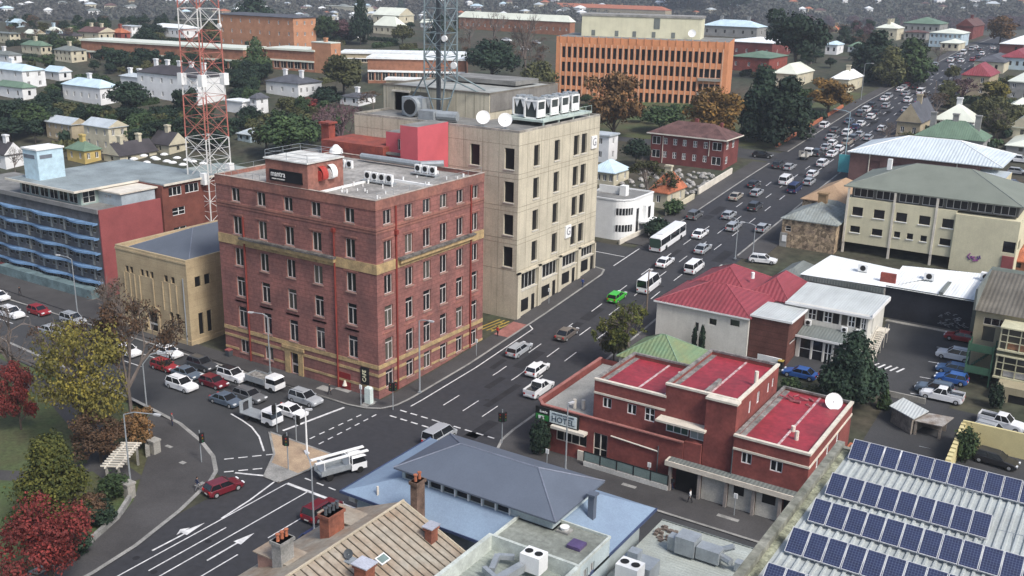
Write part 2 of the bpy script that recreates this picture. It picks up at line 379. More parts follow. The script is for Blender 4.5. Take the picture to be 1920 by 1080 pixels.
strip(b, [(-64.4, 175)]+[(x+.15, y+.12) for x, y in HC]+[(40, 94.55)], k, o); strip(b, [(-63.7, 181), (-63.7, 608)], k, o); strip(b, [(-64.05, 10), (-64.05, 80), (-63.4, 82.8), (-61.5, 84.4), (-59.4, 84.8), (40, 84.8)], k, o)
strip(b, isl+isl[:1], .3, .145); struct('kerb', b, m_kerb)
b = MB(); drape(b, [(-84.6, 128.6), (-81.9, 128.6), (-81.9, 134.4), (-84.6, 134.4)], .138); struct('red_driveway_paving', b, m_redp)
b = MB(); 
for i in range(4): strip(b, [(-88.4+i*.9, 129.3+i*.1), (-87.2+i*.9, 134.4)], .3, .03)
for i in range(3): strip(b, [(-86.4, 130.2+i*1.5), (-85.4, 130.2+i*1.5)], .3, .03)
struct('yellow_marking', b, m_yel)
# painted markings
b = MB(); o = .024; T = .16
for y0, y1, x in ((-10, 75.8, -78.3), (-10, 75.8, -74.95), (-10, 62, -71.6), (66, 72.2, -71.4)): strip(b, [(x, y0), (x, y1)], T, o)
strip(b, [(-78.3, 75.8), (-66, 75.8)], .42, o); strip(b, [(-76.6, 55), (-76.6, 65)], T, o); strip(b, [(-68.2, 40), (-68.2, 52)], T, o); strip(b, [(-68.2, 57), (-68.2, 61)], T, o); strip(b, [(-68.2, 68), (-68.2, 74)], T, o)
strip(b, [(-85.2, 74.2), (-80.0, 76.4)], .3, o); strip(b, [(-80.0, 76.4), (-78.9, 70.5), (-78.45, 66)], .22, o)      # slip lane edge
def arrow(x, y, head): 
    strip(b, [(x, y), (x, y+4)], .22, o); 
    if head: drape(b, [(x-.55, y+4), (x+.55, y+4), (x, y+6.4)], o)
arrow(-73.3, 59.5, True); strip(b, [(-79.3, 57.6), (-79.2, 61.6)], .22, o); drape(b, [(-79.8, 61.6), (-78.8, 61.6), (-79.2, 64.4)], o); drape(b, [(-80.3, 62.0), (-79.7, 61.0), (-79.7, 62.8)], o)
strip(b, [R(*q) for q in ((433, 776), (455, 789), (472, 801), (486, 819), (495, 846))], .22, o)
def dashes(p, q, d, g, w):
    p = Vector(p); q = Vector(q); l = (q-p).length; u = (q-p)/l; s = 0
    while s < l-.2: strip(b, [tuple(p+u*s), tuple(p+u*min(s+d, l))], w, o); s += d+g
dashes((-88.9, 75.9), (-84.9, 80.4), 1.1, .55, .22); dashes((-86.4, 73.6), (-81.9, 78.4), 1.1, .55, .22)
strip(b, [(-88.9, 85.8), (-87.4, 95.9)], .4, o); dashes((-84.4, 86), (-83.9, 96.0), .9, .8, .2); dashes((-82.4, 85.5), (-82.3, 97.3), .9, .8, .2)
dashes((-80.6, 97.4), (-65.2, 97.4), 1.1, .7, .26); dashes((-80.6, 99.6), (-65.2, 99.6), 1.1, .7, .26); dashes((-77.5, 77.9), (-65.2, 77.6), 1.1, .8, .2)
strip(b, [(-80.2, 101.4), (-80.3, 133.6)], .2, o); strip(b, [(-80.3, 133.6), (-81.5, 134.6)], .2, o); strip(b, [(-82.0, 165.3), (-82, 176.2)], .2, o); strip(b, [(-82.4, 170.6), (-96, 171.0)], .18, o)
for i in range(48):
    y = 116.2+9.45*i; k = min(1, max(0, (y-116)/28))
    if y > 560: break
    for a, c in ((-76.5, -75.4), (-73.25, -72.1), (-70.2, -68.95)):
        if i == 0: yy = y
        x = a+(c-a)*k; strip(b, [(x, y), (x, y+3.7)], T, o)
for x in (-76.7, -73.4, -70.2): strip(b, [(x, 104.2), (x, 108)], T, o)
for i in range(9): strip(b, [(-100-i*11, 89.6+i*.1), (-104-i*11, 89.65+i*.1)], T, o); strip(b, [(-101-i*11, 93.1+i*.1), (-105-i*11, 93.15+i*.1)], T, o)

for i in range(5): strip(b, [(-18-.0, 140.5+i*5.6-.0), (-22.8, 140.2+i*5.6)], .14, o)
for i in range(5): strip(b, [(-29.6+i*.9, 145.7), (-28.9+i*.9, 147.4)], .3, .04)
struct('road_marking', b, m_line)
b = MB(); random.seed(31); o = .018
for k in range(26):
    x = random.choice((-78, -74.8, -71.5, -68, -66)); y = random.uniform(84, 330); w_ = random.uniform(.8, 2.2); l_ = random.uniform(2, 9); drape(b, rect(x-w_/2, x+w_/2, y, y+l_), o)
for k in range(14): x = random.uniform(-150, -86); y = random.uniform(86, 95); drape(b, rect(x, x+random.uniform(2, 6), y, y+random.uniform(.7, 1.6)), o)
for k in range(8): x = random.uniform(-60, -30); y = random.uniform(86, 92); drape(b, rect(x, x+random.uniform(2, 5), y, y+random.uniform(.7, 1.4)), o)
for k in range(26): x = random.choice((-79.5, -76, -72.5, -69.6)); y = random.uniform(50, 300); drape(b, [(x+.38*math.cos(a*.785), y+.38*math.sin(a*.785)) for a in range(8)], o+.003)
struct('road_patch', b, mat('asphalt_patch', (.022, .022, .025), .85, .15, .6))
b = MB()
for x0_, y0_, x1_, y1_ in ((-86, 97.5, -84.8, 99.8), (-58, 96.2, -50, 96.5), (-95, 98.4, -92.8, 99.9), (-46, 97.6, -44.2, 98.2), (-34, 97.2, -31.5, 97.8), (-97.5, 74, -96.4, 74.5), (-92.5, 72.0, -91.7, 72.6), (-86.5, 69.2, -85.9, 70.4)): drape(b, rect(x0_, x1_, y0_, y1_), .137)
struct('footpath_cover', b, m_kerb)
b = MB(); drape(b, [(-31.5, 138.3), (-17.4, 138.3), (-17.4, 165), (-31.5, 165)], .014); drape(b, rect(-41, -31.5, 138.3, 146), .014); drape(b, [(-25, 101), (-4, 101), (-4, 138.3), (-25, 138.3)], .012); struct('car_park', b, m_asph2)
# park in the lower left corner
b = MB(); drape(b, [(-84.8, 20), (-85.2, 54.6), (-87.2, 59.6), (-89.3, 63.1), (-94, 68), (-98.2, 72.4), (-104, 76), (-108, 80.6), (-120, 79.2), (-150, 81.4), (-330, 82.8), (-330, 20)], .02); struct('lawn', b, m_lawn)
b = MB(); strip(b, [(-93.2, 65.6), (-99.3, 66.8), (-107, 71), (-122, 76.3), (-150, 78.5)], 3.6, .045); strip(b, [(-99.3, 66.8), (-104, 60), (-118, 52)], 2.4, .04); struct('park_path', b, m_path)
b = MB(); drape(b, [(-160, 258), (-160, 330), (-88, 330), (-88, 268), (-100, 263)], .03); drape(b, rect(-96, -86, 300, 360), .034); drape(b, rect(-89, -85.6, 395, 470), .034); struct('grass_verge', b, m_lawn)
# far wooded hillside is added with the trees
class Bd:                       # a building: an Empty at its base; geometry given in world metres
    def __init__(s, name, label, cat, ox, oy, oz=None, rz=0, group=None):
        s.o = (ox, oy, gz(ox, oy) if oz is None else oz); s.rz = rz; s.root = thing(name, label, cat, s.o, rz, group)
    def put(s, name, mb, mats, parent=None, smooth=False, label=None):
        ox, oy, oz = s.o; mb.v = [(x-ox, y-oy, z-oz) for x, y, z in mb.v]
        if name in EACH:
            for q in islands(mb): o = q.obj(name, mats, parent or s.root)
            return o
        o = mb.obj(name, mats, parent or s.root, smooth=smooth)
        if label: o['label'] = label
        return o
    def walls(s, x0, x1, y0, y1, z0, z1, m, F=(), R=(), style='pair', dep=.22, mf=None, mg=None, top=None, name='wall', sill=None, frames=True, L=(), wn='window', mr=None, mt=None):
        ox, oy, oz = s.o; mb = MB(); mf = mf or m_frame; mg = mg or m_glass
        f = [(q[0]-x0, q[1]-x0)+(q[2]-oz, q[3]-oz)+tuple(q[4:]) for q in F]; r = [(q[0]-y0, q[1]-y0)+(q[2]-oz, q[3]-oz)+tuple(q[4:]) for q in R]
        A = (x0-ox, y0-oy); B = (x1-ox, y0-oy); C = (x1-ox, y1-oy); D = (x0-ox, y1-oy); Z0, Z1 = z0-oz, z1-oz
        wall(mb, A, (1, 0), x1-x0, Z0, Z1, f, dep, 0, 1); wall(mb, B, (0, 1), y1-y0, Z0, Z1, r, dep, 0, 1); wall(mb, C, (-1, 0), x1-x0, Z0, Z1); wall(mb, D, (0, -1), y1-y0, Z0, Z1)
        mb.face([(*A, Z1), (*B, Z1), (*C, Z1), (*D, Z1)], 2 if mt else 0)
        o = mb.obj(name, [m, mr or m]+([mt] if mt else []), s.root)
        glaze(s.root, A, (1, 0), 0, f, dep, style, mf, mg, wn, frames, sill); glaze(s.root, B, (0, 1), 0, r, dep, style, mf, mg, wn, frames, sill)
        return o
def band(mb, x0, x1, y0, y1, z0, z1, p, m=0, sides='FR'):      # projecting course round the front and right faces
    if 'F' in sides: mb.box(x0-.0, x1+p, y0-p, y0+.02, z0, z1, m)
    if 'R' in sides: mb.box(x1-.02, x1+p, y0+.02, y1, z0, z1, m)
def parapet(mb, x0, x1, y0, y1, z0, z1, t=.3, m=0):
    mb.box(x0, x1, y0, y0+t, z0, z1, m); mb.box(x0, x1, y1-t, y1, z0, z1, m); mb.box(x0, x0+t, y0+t, y1-t, z0, z1, m); mb.box(x1-t, x1, y0+t, y1-t, z0, z1, m)
def text(body, size, m, parent, loc, rx=math.pi/2, rz=0, name='lettering', ext=.02, sx=1.):
    c = bpy.data.curves.new('t', 'FONT'); c.body = body; c.size = size; c.extrude = ext; c.align_x = 'CENTER'; c.align_y = 'CENTER'; c.resolution_u = 2
    o = bpy.data.objects.new('t', c); COL.objects.link(o); dg = bpy.context.evaluated_depsgraph_get(); me = bpy.data.meshes.new_from_object(o.evaluated_get(dg)); bpy.data.objects.remove(o)
    me.materials.clear(); me.materials.append(m); t = ob(name, me, parent, loc); t.rotation_euler = (rx, 0, rz); t.scale = (sx, 1, 1); return t
# ================================================================ red brick hotel block on the corner
X0, X1, Y0, Y1, ZT = -115.7, -85.2, 100.7, 126.2, 28.25
B1 = Bd('brick_hotel_building', 'big six storey red brick building with yellow bands and a black mantra rooftop sign', 'building', -100, 113, 0)
m_b1 = mat('weathered_brick', (.235, .10, .085), .9, .2, .3, (.155, .077, .07), fine=2.2, kind='courses', p=.62)
m_b1r = mat('plain_brick', (.27, .12, .09), .9, .18, .3, (.18, .088, .075), fine=2.2, kind='streak', p=.5)
m_ytrim = mat('yellow_stone_band', (.42, .30, .15), .9, .18, .8, (.27, .20, .11), kind='streak', p=.8)
m_pipe = mat('red_downpipe', (.22, .04, .03), .6)
FC = [-111.6, -106.4, -101.1, -95.9, -89.8]; RC = [103.1, 107.7, 111.8, 115.8, 119.9, 123.8]
up = [(24.7, 2.0), (19.75, 2.7)]; md = [(14.95, 2.7)]; lo = [(10.15, 3.1), (5.25, 3.3)]
def hot(cs): return [q+('pair',) for q in grid(cs, up+md, 1.75)]+[q+('trans',) for q in grid(cs, lo, 1.75)]
F = hot(FC)+[q+('trans',) for q in grid(FC[:2], [(1.15, 2.55)], 1.7)]+[(-101.9, -100.4, .1, 3.5, 'door')]
Rr = hot(RC)+[q+('trans',) for q in grid(RC, [(1.25, 2.6)], 1.7)]
B1.walls(X0, X1, Y0, Y1, -.3, 27.6, m_b1, F, Rr, mf=mat('stone_window_frame', (.50, .46, .44), .8), sill=mat('brown_sill', (.33, .22, .18), .9), mr=m_b1r, name='wall', dep=.28)
mb = MB(); parapet(mb, X0, X1, Y0, Y1, 27.6, ZT, .35); mb.box(X0, X1+.08, Y0-.08, Y0, 26.95, ZT+.04); mb.box(X1, X1+.08, Y0, Y1, 26.95, ZT+.04)
for zc, h, p in ((24.15, .35, .12), (23.75, .25, .07)): band(mb, X0, X1, Y0, Y1, zc, zc+h, p)
B1.put('parapet', mb, m_b1r); mb = MB(); parapet(mb, X0-.05, X1+.12, Y0-.12, Y1, ZT+.045, ZT+.1, .42); B1.put('coping', mb, mat('pale_coping', (.42, .36, .31), .85, .2, 1.5))
mb = MB(); band(mb, X0, X1, Y0, Y1, 18.15, 19.55, .10); mb.box(-110.6, -92.4, Y0-.55, Y0-.1, 18.75, 19.3); mb.box(X1+.1, X1+.55, 105.3, 123, 18.75, 19.3)
B1.put('yellow_band', mb, m_ytrim)
mb = MB(); mb.box(-110.8, -92.3, Y0-.75, Y0-.1, 19.3, 19.6); mb.box(X1+.1, X1+.75, 105.1, 123.2, 19.3, 19.6); B1.put('cornice', mb, mat('weathered_cornice', (.14, .13, .12), .9, .3, 1))
mb = MB()
for a, c in ((X0, -102.9), (-99.6, X1)): mb.box(a, c, Y0-.07, Y0, 3.35, 3.75); 
for a, c in ((X0, -112.8), (-110.7, -107.5), (-105.4, -102.9), (-99.6, X1)): mb.box(a, c, Y0-.07, Y0, 1.35, 1.7)
mb.box(X0, X1+.09, Y0-.09, Y0, 4.45, 5.05); mb.box(X1, X1+.09, Y0, Y1, 4.45, 5.05); 
es = [Y0]+sum([[c-.95, c+.95] for c in RC], [])+[Y1]
for i in range(0, len(es), 2): mb.box(X1, X1+.07, es[i], es[i+1], 3.35, 3.75); mb.box(X1, X1+.07, es[i], es[i+1], 1.35, 1.7)
mb.box(-103.0, -101.95, Y0-.16, Y0, 0, 4.0); mb.box(-100.35, -99.4, Y0-.16, Y0, 0, 4.0); mb.box(-101.95, -100.35, Y0-.16, Y0, 3.5, 4.0); mb.box(-103.4, -99.0, Y0-.3, Y0-.16, 4.0, 4.5)
B1.put('stone_courses', mb, m_ytrim)
mb = MB()        # quoins and window heads in darker relief
for c in FC:
    for z in (22.65, 17.85): mb.box(c-1.3, c+1.3, Y0-.08, Y0, z, z+.22)
    for z in (9.3, 4.9 if 0 else 9.3): mb.box(c-1.25, c+1.25, Y0-.09, Y0, z, z+.2)
for c in RC:
    for z in (22.65, 17.85, 9.3): mb.box(X1, X1+.08, c-1.25, c+1.25, z, z+.2)
B1.put('brick_moulding', mb, m_b1r)
mb = MB()
for x in (-92.6, -110.2): mb.tube((x, Y0-.16, .2), (x, Y0-.16, 22.6 if x < -100 else 23.2), .13); 
for y in (104.75, 122.6): mb.tube((X1+.16, y, .3), (X1+.16, y, 27.0), .15)
mb.box(-92.85, -92.35, Y0-.42, Y0, 23.0, 23.6); mb.box(X1, X1+.45, 104.5, 105.0, 23.0, 23.6)
B1.put('downpipe', mb, m_pipe)
mb = MB().box(-92.5, -90.4, Y0-.06, Y0, .05, 2.6); mb.tube((-91.4, Y0-.1, .7), (-91.4, Y0-.07, 1.5), .38, 10, 1, .1); B1.put('red_door', mb, [mat('red_door_paint', (.2, .02, .02), .6), m_trim])
mb = MB(); mb.box(-92.7, -90.2, Y0-.9, Y0, 0, .16); B1.put('doorstep', mb, m_kerb)
s_ = B1.put('cafe_sign', MB().box(-88.4, -86.9, Y0-.16, Y0, 1.8, 4.3), m_black)
text('CAFE', .95, mat('sign_yellow', (.75, .72, .5), .6), B1.root, (-87.65+100, Y0-.2-113, 3.05), rz=0, sx=.8).rotation_euler = (math.pi/2, math.pi/2*-1, 0)
mb = MB().box(X0+.35, X1-.35, Y0+.35, Y1-.35, 27.6, 27.72); B1.put('roof', mb, mat('mottled_membrane', (.31, .30, .28), .9, .22, .22, (.17, .165, .155), fine=2.0, kind='worn'))
# rooftop block with the sign
mb = MB(); wall(mb, (-105.1, Y0-.03), (1, 0), 8.0, 27, 31.8); wall(mb, (-97.1, Y0-.03), (0, 1), 7.2, 27.7, 31.8); wall(mb, (-97.1, Y0+7.17), (-1, 0), 8, 27.7, 31.8); wall(mb, (-105.1, Y0+7.17), (0, -1), 7.2, 27.7, 31.8)
blk = B1.put('rooftop_block', mb, m_b1r)
mb = MB().box(-105.3, -96.9, Y0-.25, Y0+7.3, 31.8, 31.98); B1.put('block_roof', mb, mat('pale_membrane', (.62, .63, .6), .8, .12, .5, (.36, .35, .33)))
mb = MB()
for z in (32.5, 33.0): 
    for a, c in (((-105.1, Y0), (-105.1, Y0+7)), ((-105.1, Y0+7), (-97.1, Y0+7)), ((-105.1, Y0), (-97.1, Y0))): mb.tube((*a, z), (*c, z), .03, 4)
for x, y in ((-105.1, Y0), (-105.1, Y0+3.5), (-105.1, Y0+7), (-101, Y0+7), (-97.1, Y0+7), (-97.1, Y0), (-101, Y0)): mb.tube((x, y, 31.9), (x, y, 33), .035, 4)
B1.put('railing', mb, m_steel)
mb = MB(); n = 10
for a in (0, 1):
    y0 = Y0+2.0+a*1.9; mm = a
    for k in range(n):
        t0, t1 = -.2+2.2*k/n, -.2+2.2*(k+1)/n
        p0 = (-97.1+1.1*math.sin(t0)*.9, 30.0+1.2*math.cos(t0)); p1 = (-97.1+1.1*math.sin(t1)*.9, 30.0+1.2*math.cos(t1))
        mb.face([(p0[0], y0, p0[1]), (p0[0], y0+1.1, p0[1]), (p1[0], y0+1.1, p1[1]), (p1[0], y0, p1[1])], mm)
    mb.tube((-97.05, y0+.01, 29.9), (-97.05, y0+1.09, 29.9), .75, 10, mm)
B1.put('hose_reel', mb, [mat('hose_red', (.4, .05, .04), .6), m_white])
s_ = B1.put('rooftop_sign', MB().box(-104.2, -98.05, Y0-.2, Y0-.04, 28.85, 30.45), mat('sign_black', (.012, .012, .016), .35))
text('mantra', 1.15, m_white, B1.root, (-102.55+100, Y0-.23-113, 29.85), sx=.85); text('COLLINS HOTEL HOBART', .22, m_white, B1.root, (-102.5+100, Y0-.23-113, 29.15), sx=1.0)
mb = MB()
for sx_, sy_, ex, ey in ((X0+.3, Y0+.3, -105.3, Y0+.3), (X1-.3, Y0+.6, X1-.3, Y1-.3), (X0+.3, Y0+.3, X0+.3, Y1-.3)):
    mb.tube((sx_, sy_, 29.15), (ex, ey, 29.15), .025, 4)
    nn = 7
    for k in range(nn+1): t = k/nn; mb.tube((sx_+(ex-sx_)*t, sy_+(ey-sy_)*t, 28.1), (sx_+(ex-sx_)*t, sy_+(ey-sy_)*t, 29.15), .03, 4)
B1.put('roof_rail', mb, m_steel)
mb = MB().box(-97, X1-.5, 114.6, 115.0, 27.72, 28.05); mb.box(-96.5, -96, 101.5, 115, 27.72, 27.95); B1.put('roof_upstand', mb, m_white)
# small roof plant: each unit its own thing
def ac_mesh(w=1.1, d=.45, h=1.3, fans=1, top=False):
    b_ = MB().box(0, w, 0, d, .12, h); b_.box(.05, .15, 0, d, 0, .12); b_.box(w-.15, w-.05, 0, d, 0, .12)
    return b_.mesh('casing', [m_white])
def fan_mesh(r, m): return MB().tube((0, 0, 0), (0, .02, 0), r, 12).mesh('fan', [m])
FANM = {}
def acunit(x, y, z, label, w=1.1, d=.45, h=1.2, rz=0, group=None, fans=1, top=False):
    t = thing('air_conditioner', label, 'air conditioner', (x, y, z), rz, group); ob('casing', ac_mesh(w, d, h), t)
    r = min(w/fans*.38, (d if top else h)*.36); key = round(r, 2)
    if key not in FANM: FANM[key] = fan_mesh(r, m_black)
    for i in range(fans):
        f = ob('fan', FANM[key], t, (w*(i+.5)/fans, -.03, h*.56))
        if top: f.location = (w*(i+.5)/fans, d/2, h+.03); f.rotation_euler = (math.pi/2, 0, 0)
    return t
RN = ['leftmost', 'second', 'third', 'rightmost']
mb = MB().box(-96.9, -91.3, 111.4, 112.8, 27.95, 28.1); 
for k in range(5): mb.box(-96.9+k*1.35, -96.75+k*1.35, 111.5, 112.7, 27.72, 27.95)
tag(mb.obj('equipment_platform', m_steel), 'low steel platform on the brick hotel roof holding four white air conditioners', 'platform')
for i in range(4): acunit(-96.6+i*1.35, 111.8, 28.1, RN[i]+' of the four white air conditioners on the front platform of the brick hotel roof', rz=.0)
mb = MB().box(-94.9, -90.2, 120.4, 121.8, 27.95, 28.1); 
for k in range(4): mb.box(-94.9+k*1.5, -94.75+k*1.5, 120.5, 121.7, 27.72, 27.95)
tag(mb.obj('equipment_platform', m_steel), 'low steel platform at the back of the brick hotel roof under three white units', 'platform')
for i in range(3): acunit(-94.4+i*1.4, 120.9, 28.1, ['left', 'middle', 'right'][i]+' of the three white air conditioners on the rear platform of the brick hotel roof')
for i in range(2): acunit(-107.5+i*1.5, 118.5, 27.72, ['left', 'right'][i]+' of the two white air conditioners beside the mushroom shaped roof vent')
t = thing('roof_vent', 'white mushroom shaped ventilator on the rear of the brick hotel roof', 'roof vent', (-111.2, 122, 27.7)); ob('neck', MB().tube((0, 0, 0), (0, 0, 1.4), .6, 12).mesh('neck', [m_steel]), t); ob('cap', MB().tube((0, 0, 1.4), (0, 0, 2.0), 1.15, 14, 0, 1.0).tube((0, 0, 2.0), (0, 0, 2.7), .95, 14, 0, .3).mesh('cap', [m_white]), t)
mb = MB(); random.seed(4)
for k in range(26): x = random.uniform(-96, -86.5); y = random.uniform(102, 125); mb.tube((x, y, 27.72), (x, y, 27.72+random.uniform(.2, .6)), random.uniform(.06, .16), 6)
B1.put('roof_pipe', mb, m_white)
mb = MB(); mb.tube((-108, 124.5, 28.6), (-96, 124.5, 28.6), .5, 8); mb.tube((-96, 124.5, 28.6), (-93, 126.5, 28.8), .5, 8); tag(mb.obj('air_duct', m_steel), 'long silver air duct lying across the back of the brick hotel roof', 'duct')
# ---- service building behind it (red brick plant rooms and chimney) and pink block
B = Bd('brick_plant_building', 'dark red brick service building with chimney behind the corner brick hotel', 'building', -116, 134, 0)
B.walls(-124, -101.5, 127.5, 139.5, 0, 27.5, m_brickr, F=[], mt=m_grey); mb = MB()
B.walls(-119.5, -106, 127.5, 136, 27.5, 29.8, m_brickr, mt=m_brickr, name='upper_wall')
mb = MB().box(-120.8, -119.1, 129, 130.6, 27.5, 32.2); mb.box(-121.1, -118.8, 128.7, 130.9, 32.2, 32.5); B.put('chimney', mb, m_brickr)
B = Bd('pink_stair_tower', 'bright pink rendered stair tower squeezed between the brick hotel and the concrete office block', 'building', -98, 130, 0)
m_pink = mat('pink_render', (.50, .10, .12), .8, .06, .3); B.walls(-102.0, -98.5, 127.0, 135.2, 0, 33.85, m_pink, mt=m_grey); 
B.walls(-106.6, -102.05, 129, 135.2, 0, 32.2, m_pink, F=[(-104.2, -103.2, 29.4, 31.2)], name='lower_wall', mt=m_grey); mb = MB(); mb.box(-106.6, -102.1, 128.2, 128.95, 28.6, 28.95); B.put('ledge', mb, m_conc)
# ================================================================ concrete office block
CX, CY, CY1, CT = -84.8, 135.4, 162.5, 33.25
B2 = Bd('concrete_office_building', 'stained cream concrete office block with tall dark windows and two rooftop satellite dishes', 'building', -98, 148, 2)
m_c2 = mat('cream_concrete', (.49, .45, .35), .9, .12, .22, (.42, .385, .30), kind='streak', p=1.2); m_sill2 = mat('pale_sill', (.6, .58, .52), .8)
R2 = []
for z in (27.3, 21.9, 16.5, 11.2):
    for c in ((140.0, 141.8), (146.6, 148.4), (153.2, 155.1), (155.95, 157.9)): R2.append((c[0], c[1], z, z+3.45))
gl = [(136.1, 141.9), (143.1, 148.8), (150.0, 155.7), (156.9, 162.0)]
for i, (a, c) in enumerate(gl): R2.append((a, c, 6.9+i*.35, 9.9, 'multi'))
F2 = [(a, a+1.85, z, z+3.4) for z in (27.3, 21.9, 16.5, 11.1) for a in (-94.2, -87.5)]
B2.walls(-118.9, CX, CY, CY1, 1.5, CT, m_c2, F2, R2, style='plain', mg=m_dglass, dep=.35, sill=m_sill2, mt=m_grey)
mb = MB()
for z in (26.6, 21.2, 15.8, 10.5): mb.box(CX, CX+.012, CY, CY1, z, z+.07); mb.box(-118.9, CX, CY-.012, CY, z, z+.07)
for z in (31.2, 25.8, 20.4, 15.0): mb.box(CX, CX+.011, CY, CY1, z, z+.07); mb.box(-118.9, CX, CY-.011, CY, z, z+.07)
for y in (138.0, 142.3, 144.8, 149.2, 151.8, 155.5, 158.5, 160.5): mb.box(CX, CX+.01, y, y+.06, 10.2, CT)
for x in (-116, -112.6, -109.2, -105.8, -102.4, -99, -95.6, -91.8, -88.6): mb.box(x, x+.06, CY-.01, CY, 2.5, CT)
B2.put('panel_joint', mb, mat('joint_dark', (.26, .235, .18), .95))
mb = MB()
for y in (135.4, 142.0, 148.9, 155.8, 162.1): mb.box(CX, CX+.35, y, y+1.05 if y < 162 else y+.4, 2.0, 10.2)
mb.box(CX, CX+.35, CY, CY1, 9.95, 10.2); B2.put('pier', mb, m_c2)
mb = MB()
for i, (a, c) in enumerate(gl): z = gz(0, a); mb.box(CX+.0, CX+.02, a+.4, a+3.2, z+.9, z+3.0); mb.box(CX, CX+.02, a+4.2, a+5.2, z+.2, z+3.2)
B2.put('shopfront_glass', mb, m_dglass)
mb = MB(); parapet(mb, -118.9, CX, CY, CY1, CT, CT+.35, .35); B2.put('parapet', mb, mat('parapet_cap', (.33, .31, .27), .9, .2, .5))
for i, (y, z) in enumerate(((159.3, 27.75), (151.0, 13.0))):
    mb = MB(); mb.box(CX, CX+.28, y, y+1.9, z, z+2.2); s_ = B2.put('logo_sign', mb, m_white)
    t_ = text('G', 2.0, mat('sign_grey', (.2, .2, .22), .5), B2.root, (CX+.3+98, y+.95-148, z+1.1-2), rz=math.pi/2, name='emblem')
# set back upper storeys
B2.walls(-120.2, -97.0, 145, 168, CT, 37.5, m_c2, F=[], name='upper_wall', mt=mat('tin_grey_flat', (.33, .34, .32), .8, .15, .3)); mb = MB(); parapet(mb, -120.3, -96.9, 144.9, 168.1, 37.5, 37.8, .3)
B2.put('upper_parapet', mb, mat('brown_roof', (.17, .155, .13), .9, .15, .4))
mb = MB().box(-96.99, -96.9, 145.2, 168, 34.5, 37.5); B2.put('plant_screen', mb, mat('grey_render', (.20, .19, .175), .9, .12, .3, kind='streak'))
mb = MB()
for k in range(12): mb.box(-119.6+k*1.95, -119.5+k*1.95, 144.97, 145, 33.3, 37.5)
B2.put('upper_joint', mb, mat('joint_mid', (.27, .25, .19), .95))
mb = MB(); mb.box(-116, -100, 158, 166, 37.8, 38.6); B2.put('roof_hood', mb, m_grey)
mb = MB()
mb.box(-93.6, -85.3, 143.5, 160.2, 34.0, 34.35); 
for x in (-93.3, -85.6):
    for y in (144, 149, 154, 159.6): mb.box(x-.12, x+.12, y-.12, y+.12, CT, 34.0)
for y0, y1 in ((143.5, 160.2),):
    mb.tube((-85.4, y0, 35.3), (-85.4, y1, 35.3), .04, 4)
    for k in range(9): y = y0+(y1-y0)*k/8; mb.tube((-85.4, y, 34.3), (-85.4, y, 35.3), .04, 4)
tag(mb.obj('plant_platform', mat('platform_green', (.42, .50, .46), .6)), 'raised pale green steel platform along the roof edge of the concrete office block', 'platform')
def chiller(x, y, z, label):
    t = thing('chiller', label, 'chiller', (x, y, z), 0, 'white chillers on the roof platform'); w_, d_, h_ = 2.7, 2.6, 3.0
    ob('frame', MB().box(0, w_, 0, d_, h_-.25, h_).box(0, .25, 0, .25, 0, h_-.25).box(w_-.25, w_, 0, .25, 0, h_-.25).box(0, .25, d_-.25, d_, 0, h_-.25).box(w_-.25, w_, d_-.25, d_, 0, h_-.25).box(w_-.1, w_, .25, d_-.25, 0, 1.5).box(0, w_, 0, d_, 0, .2).mesh('frame', [m_white]), t)
    b_ = MB(); 
    for a in (.35, 1.6): b_.face([(a, .1, h_-.3), (a+1.0, .1, h_-.3), (a+.5, .1, 1.4)])
    ob('coil', b_.mesh('coil', [m_white]), t); ob('dark_core', MB().box(.3, w_-.12, .3, d_-.3, .2, h_-.3).mesh('core', [mat('plant_dark', (.04, .05, .05), .8)]), t)
    for a in (.8, 2.1):
        for c in (.8, 2.1): ob('fan_cowl', FANM.setdefault('cowl', MB().tube((0, 0, 0), (0, 0, .35), .55, 10).mesh('cowl', [m_steel])), t, (a, c, h_))
for i, (x, y, l) in enumerate(((-89.6, 144.2, 'nearest'), (-89.6, 148.6, 'second nearest'), (-89.6, 155.8, 'farthest'), (-93.1, 146.2, 'rear left'), (-89.6, 152.2, 'fourth along'))): chiller(x, y, 34.35, l+' white chiller of the row on the concrete office roof platform')
def dish(name, label, x, y, z, r, az, mast=1.2, el=25, m=None):
    t = thing(name, label, 'satellite dish', (x, y, z)); ob('mount', MB().tube((0, 0, 0), (0, 0, mast), .08, 6).box(-.5, .5, -.5, .5, 0, .08).mesh('mount', [m_steel]), t)
    b_ = MB(); n = 18; rings = 4; P = []
    for i in range(rings+1): rr = r*i/rings; P.append([(rr*math.cos(2*math.pi*k/n), rr*math.sin(2*math.pi*k/n), .22*rr*rr/r) for k in range(n)])
    for i in range(rings): b_.ring(P[i], P[i+1])
    b_.tube((0, 0, 0), (0, 0, r*.55), .03, 4); d = ob('reflector', b_.mesh('reflector', [m or m_white]), t, (0, 0, mast)); e = math.radians(el); a = math.radians(az)
    d.rotation_euler = Vector((math.sin(a)*math.cos(e), math.cos(a)*math.cos(e), math.sin(e))).to_track_quat('Z', 'Y').to_euler(); return t
dish('satellite_dish', 'left of the two big white satellite dishes on the concrete office roof', -93.2, 137.6, CT, 1.15, 150, 1.5); dish('satellite_dish', 'right of the two big white satellite dishes, at the roof corner of the concrete office', -88.8, 137.4, CT, 1.15, 150, 1.5)
mb = MB(); mb.tube((-109.5, 139, 35.0), (-109.5, 142, 35.0), 1.7, 16); mb.box(-112, -107.5, 140, 142.2, 33.3, 36.5); mb.tube((-109.5, 138.95, 35.0), (-109.5, 138.99, 35.0), 1.3, 16, 1)
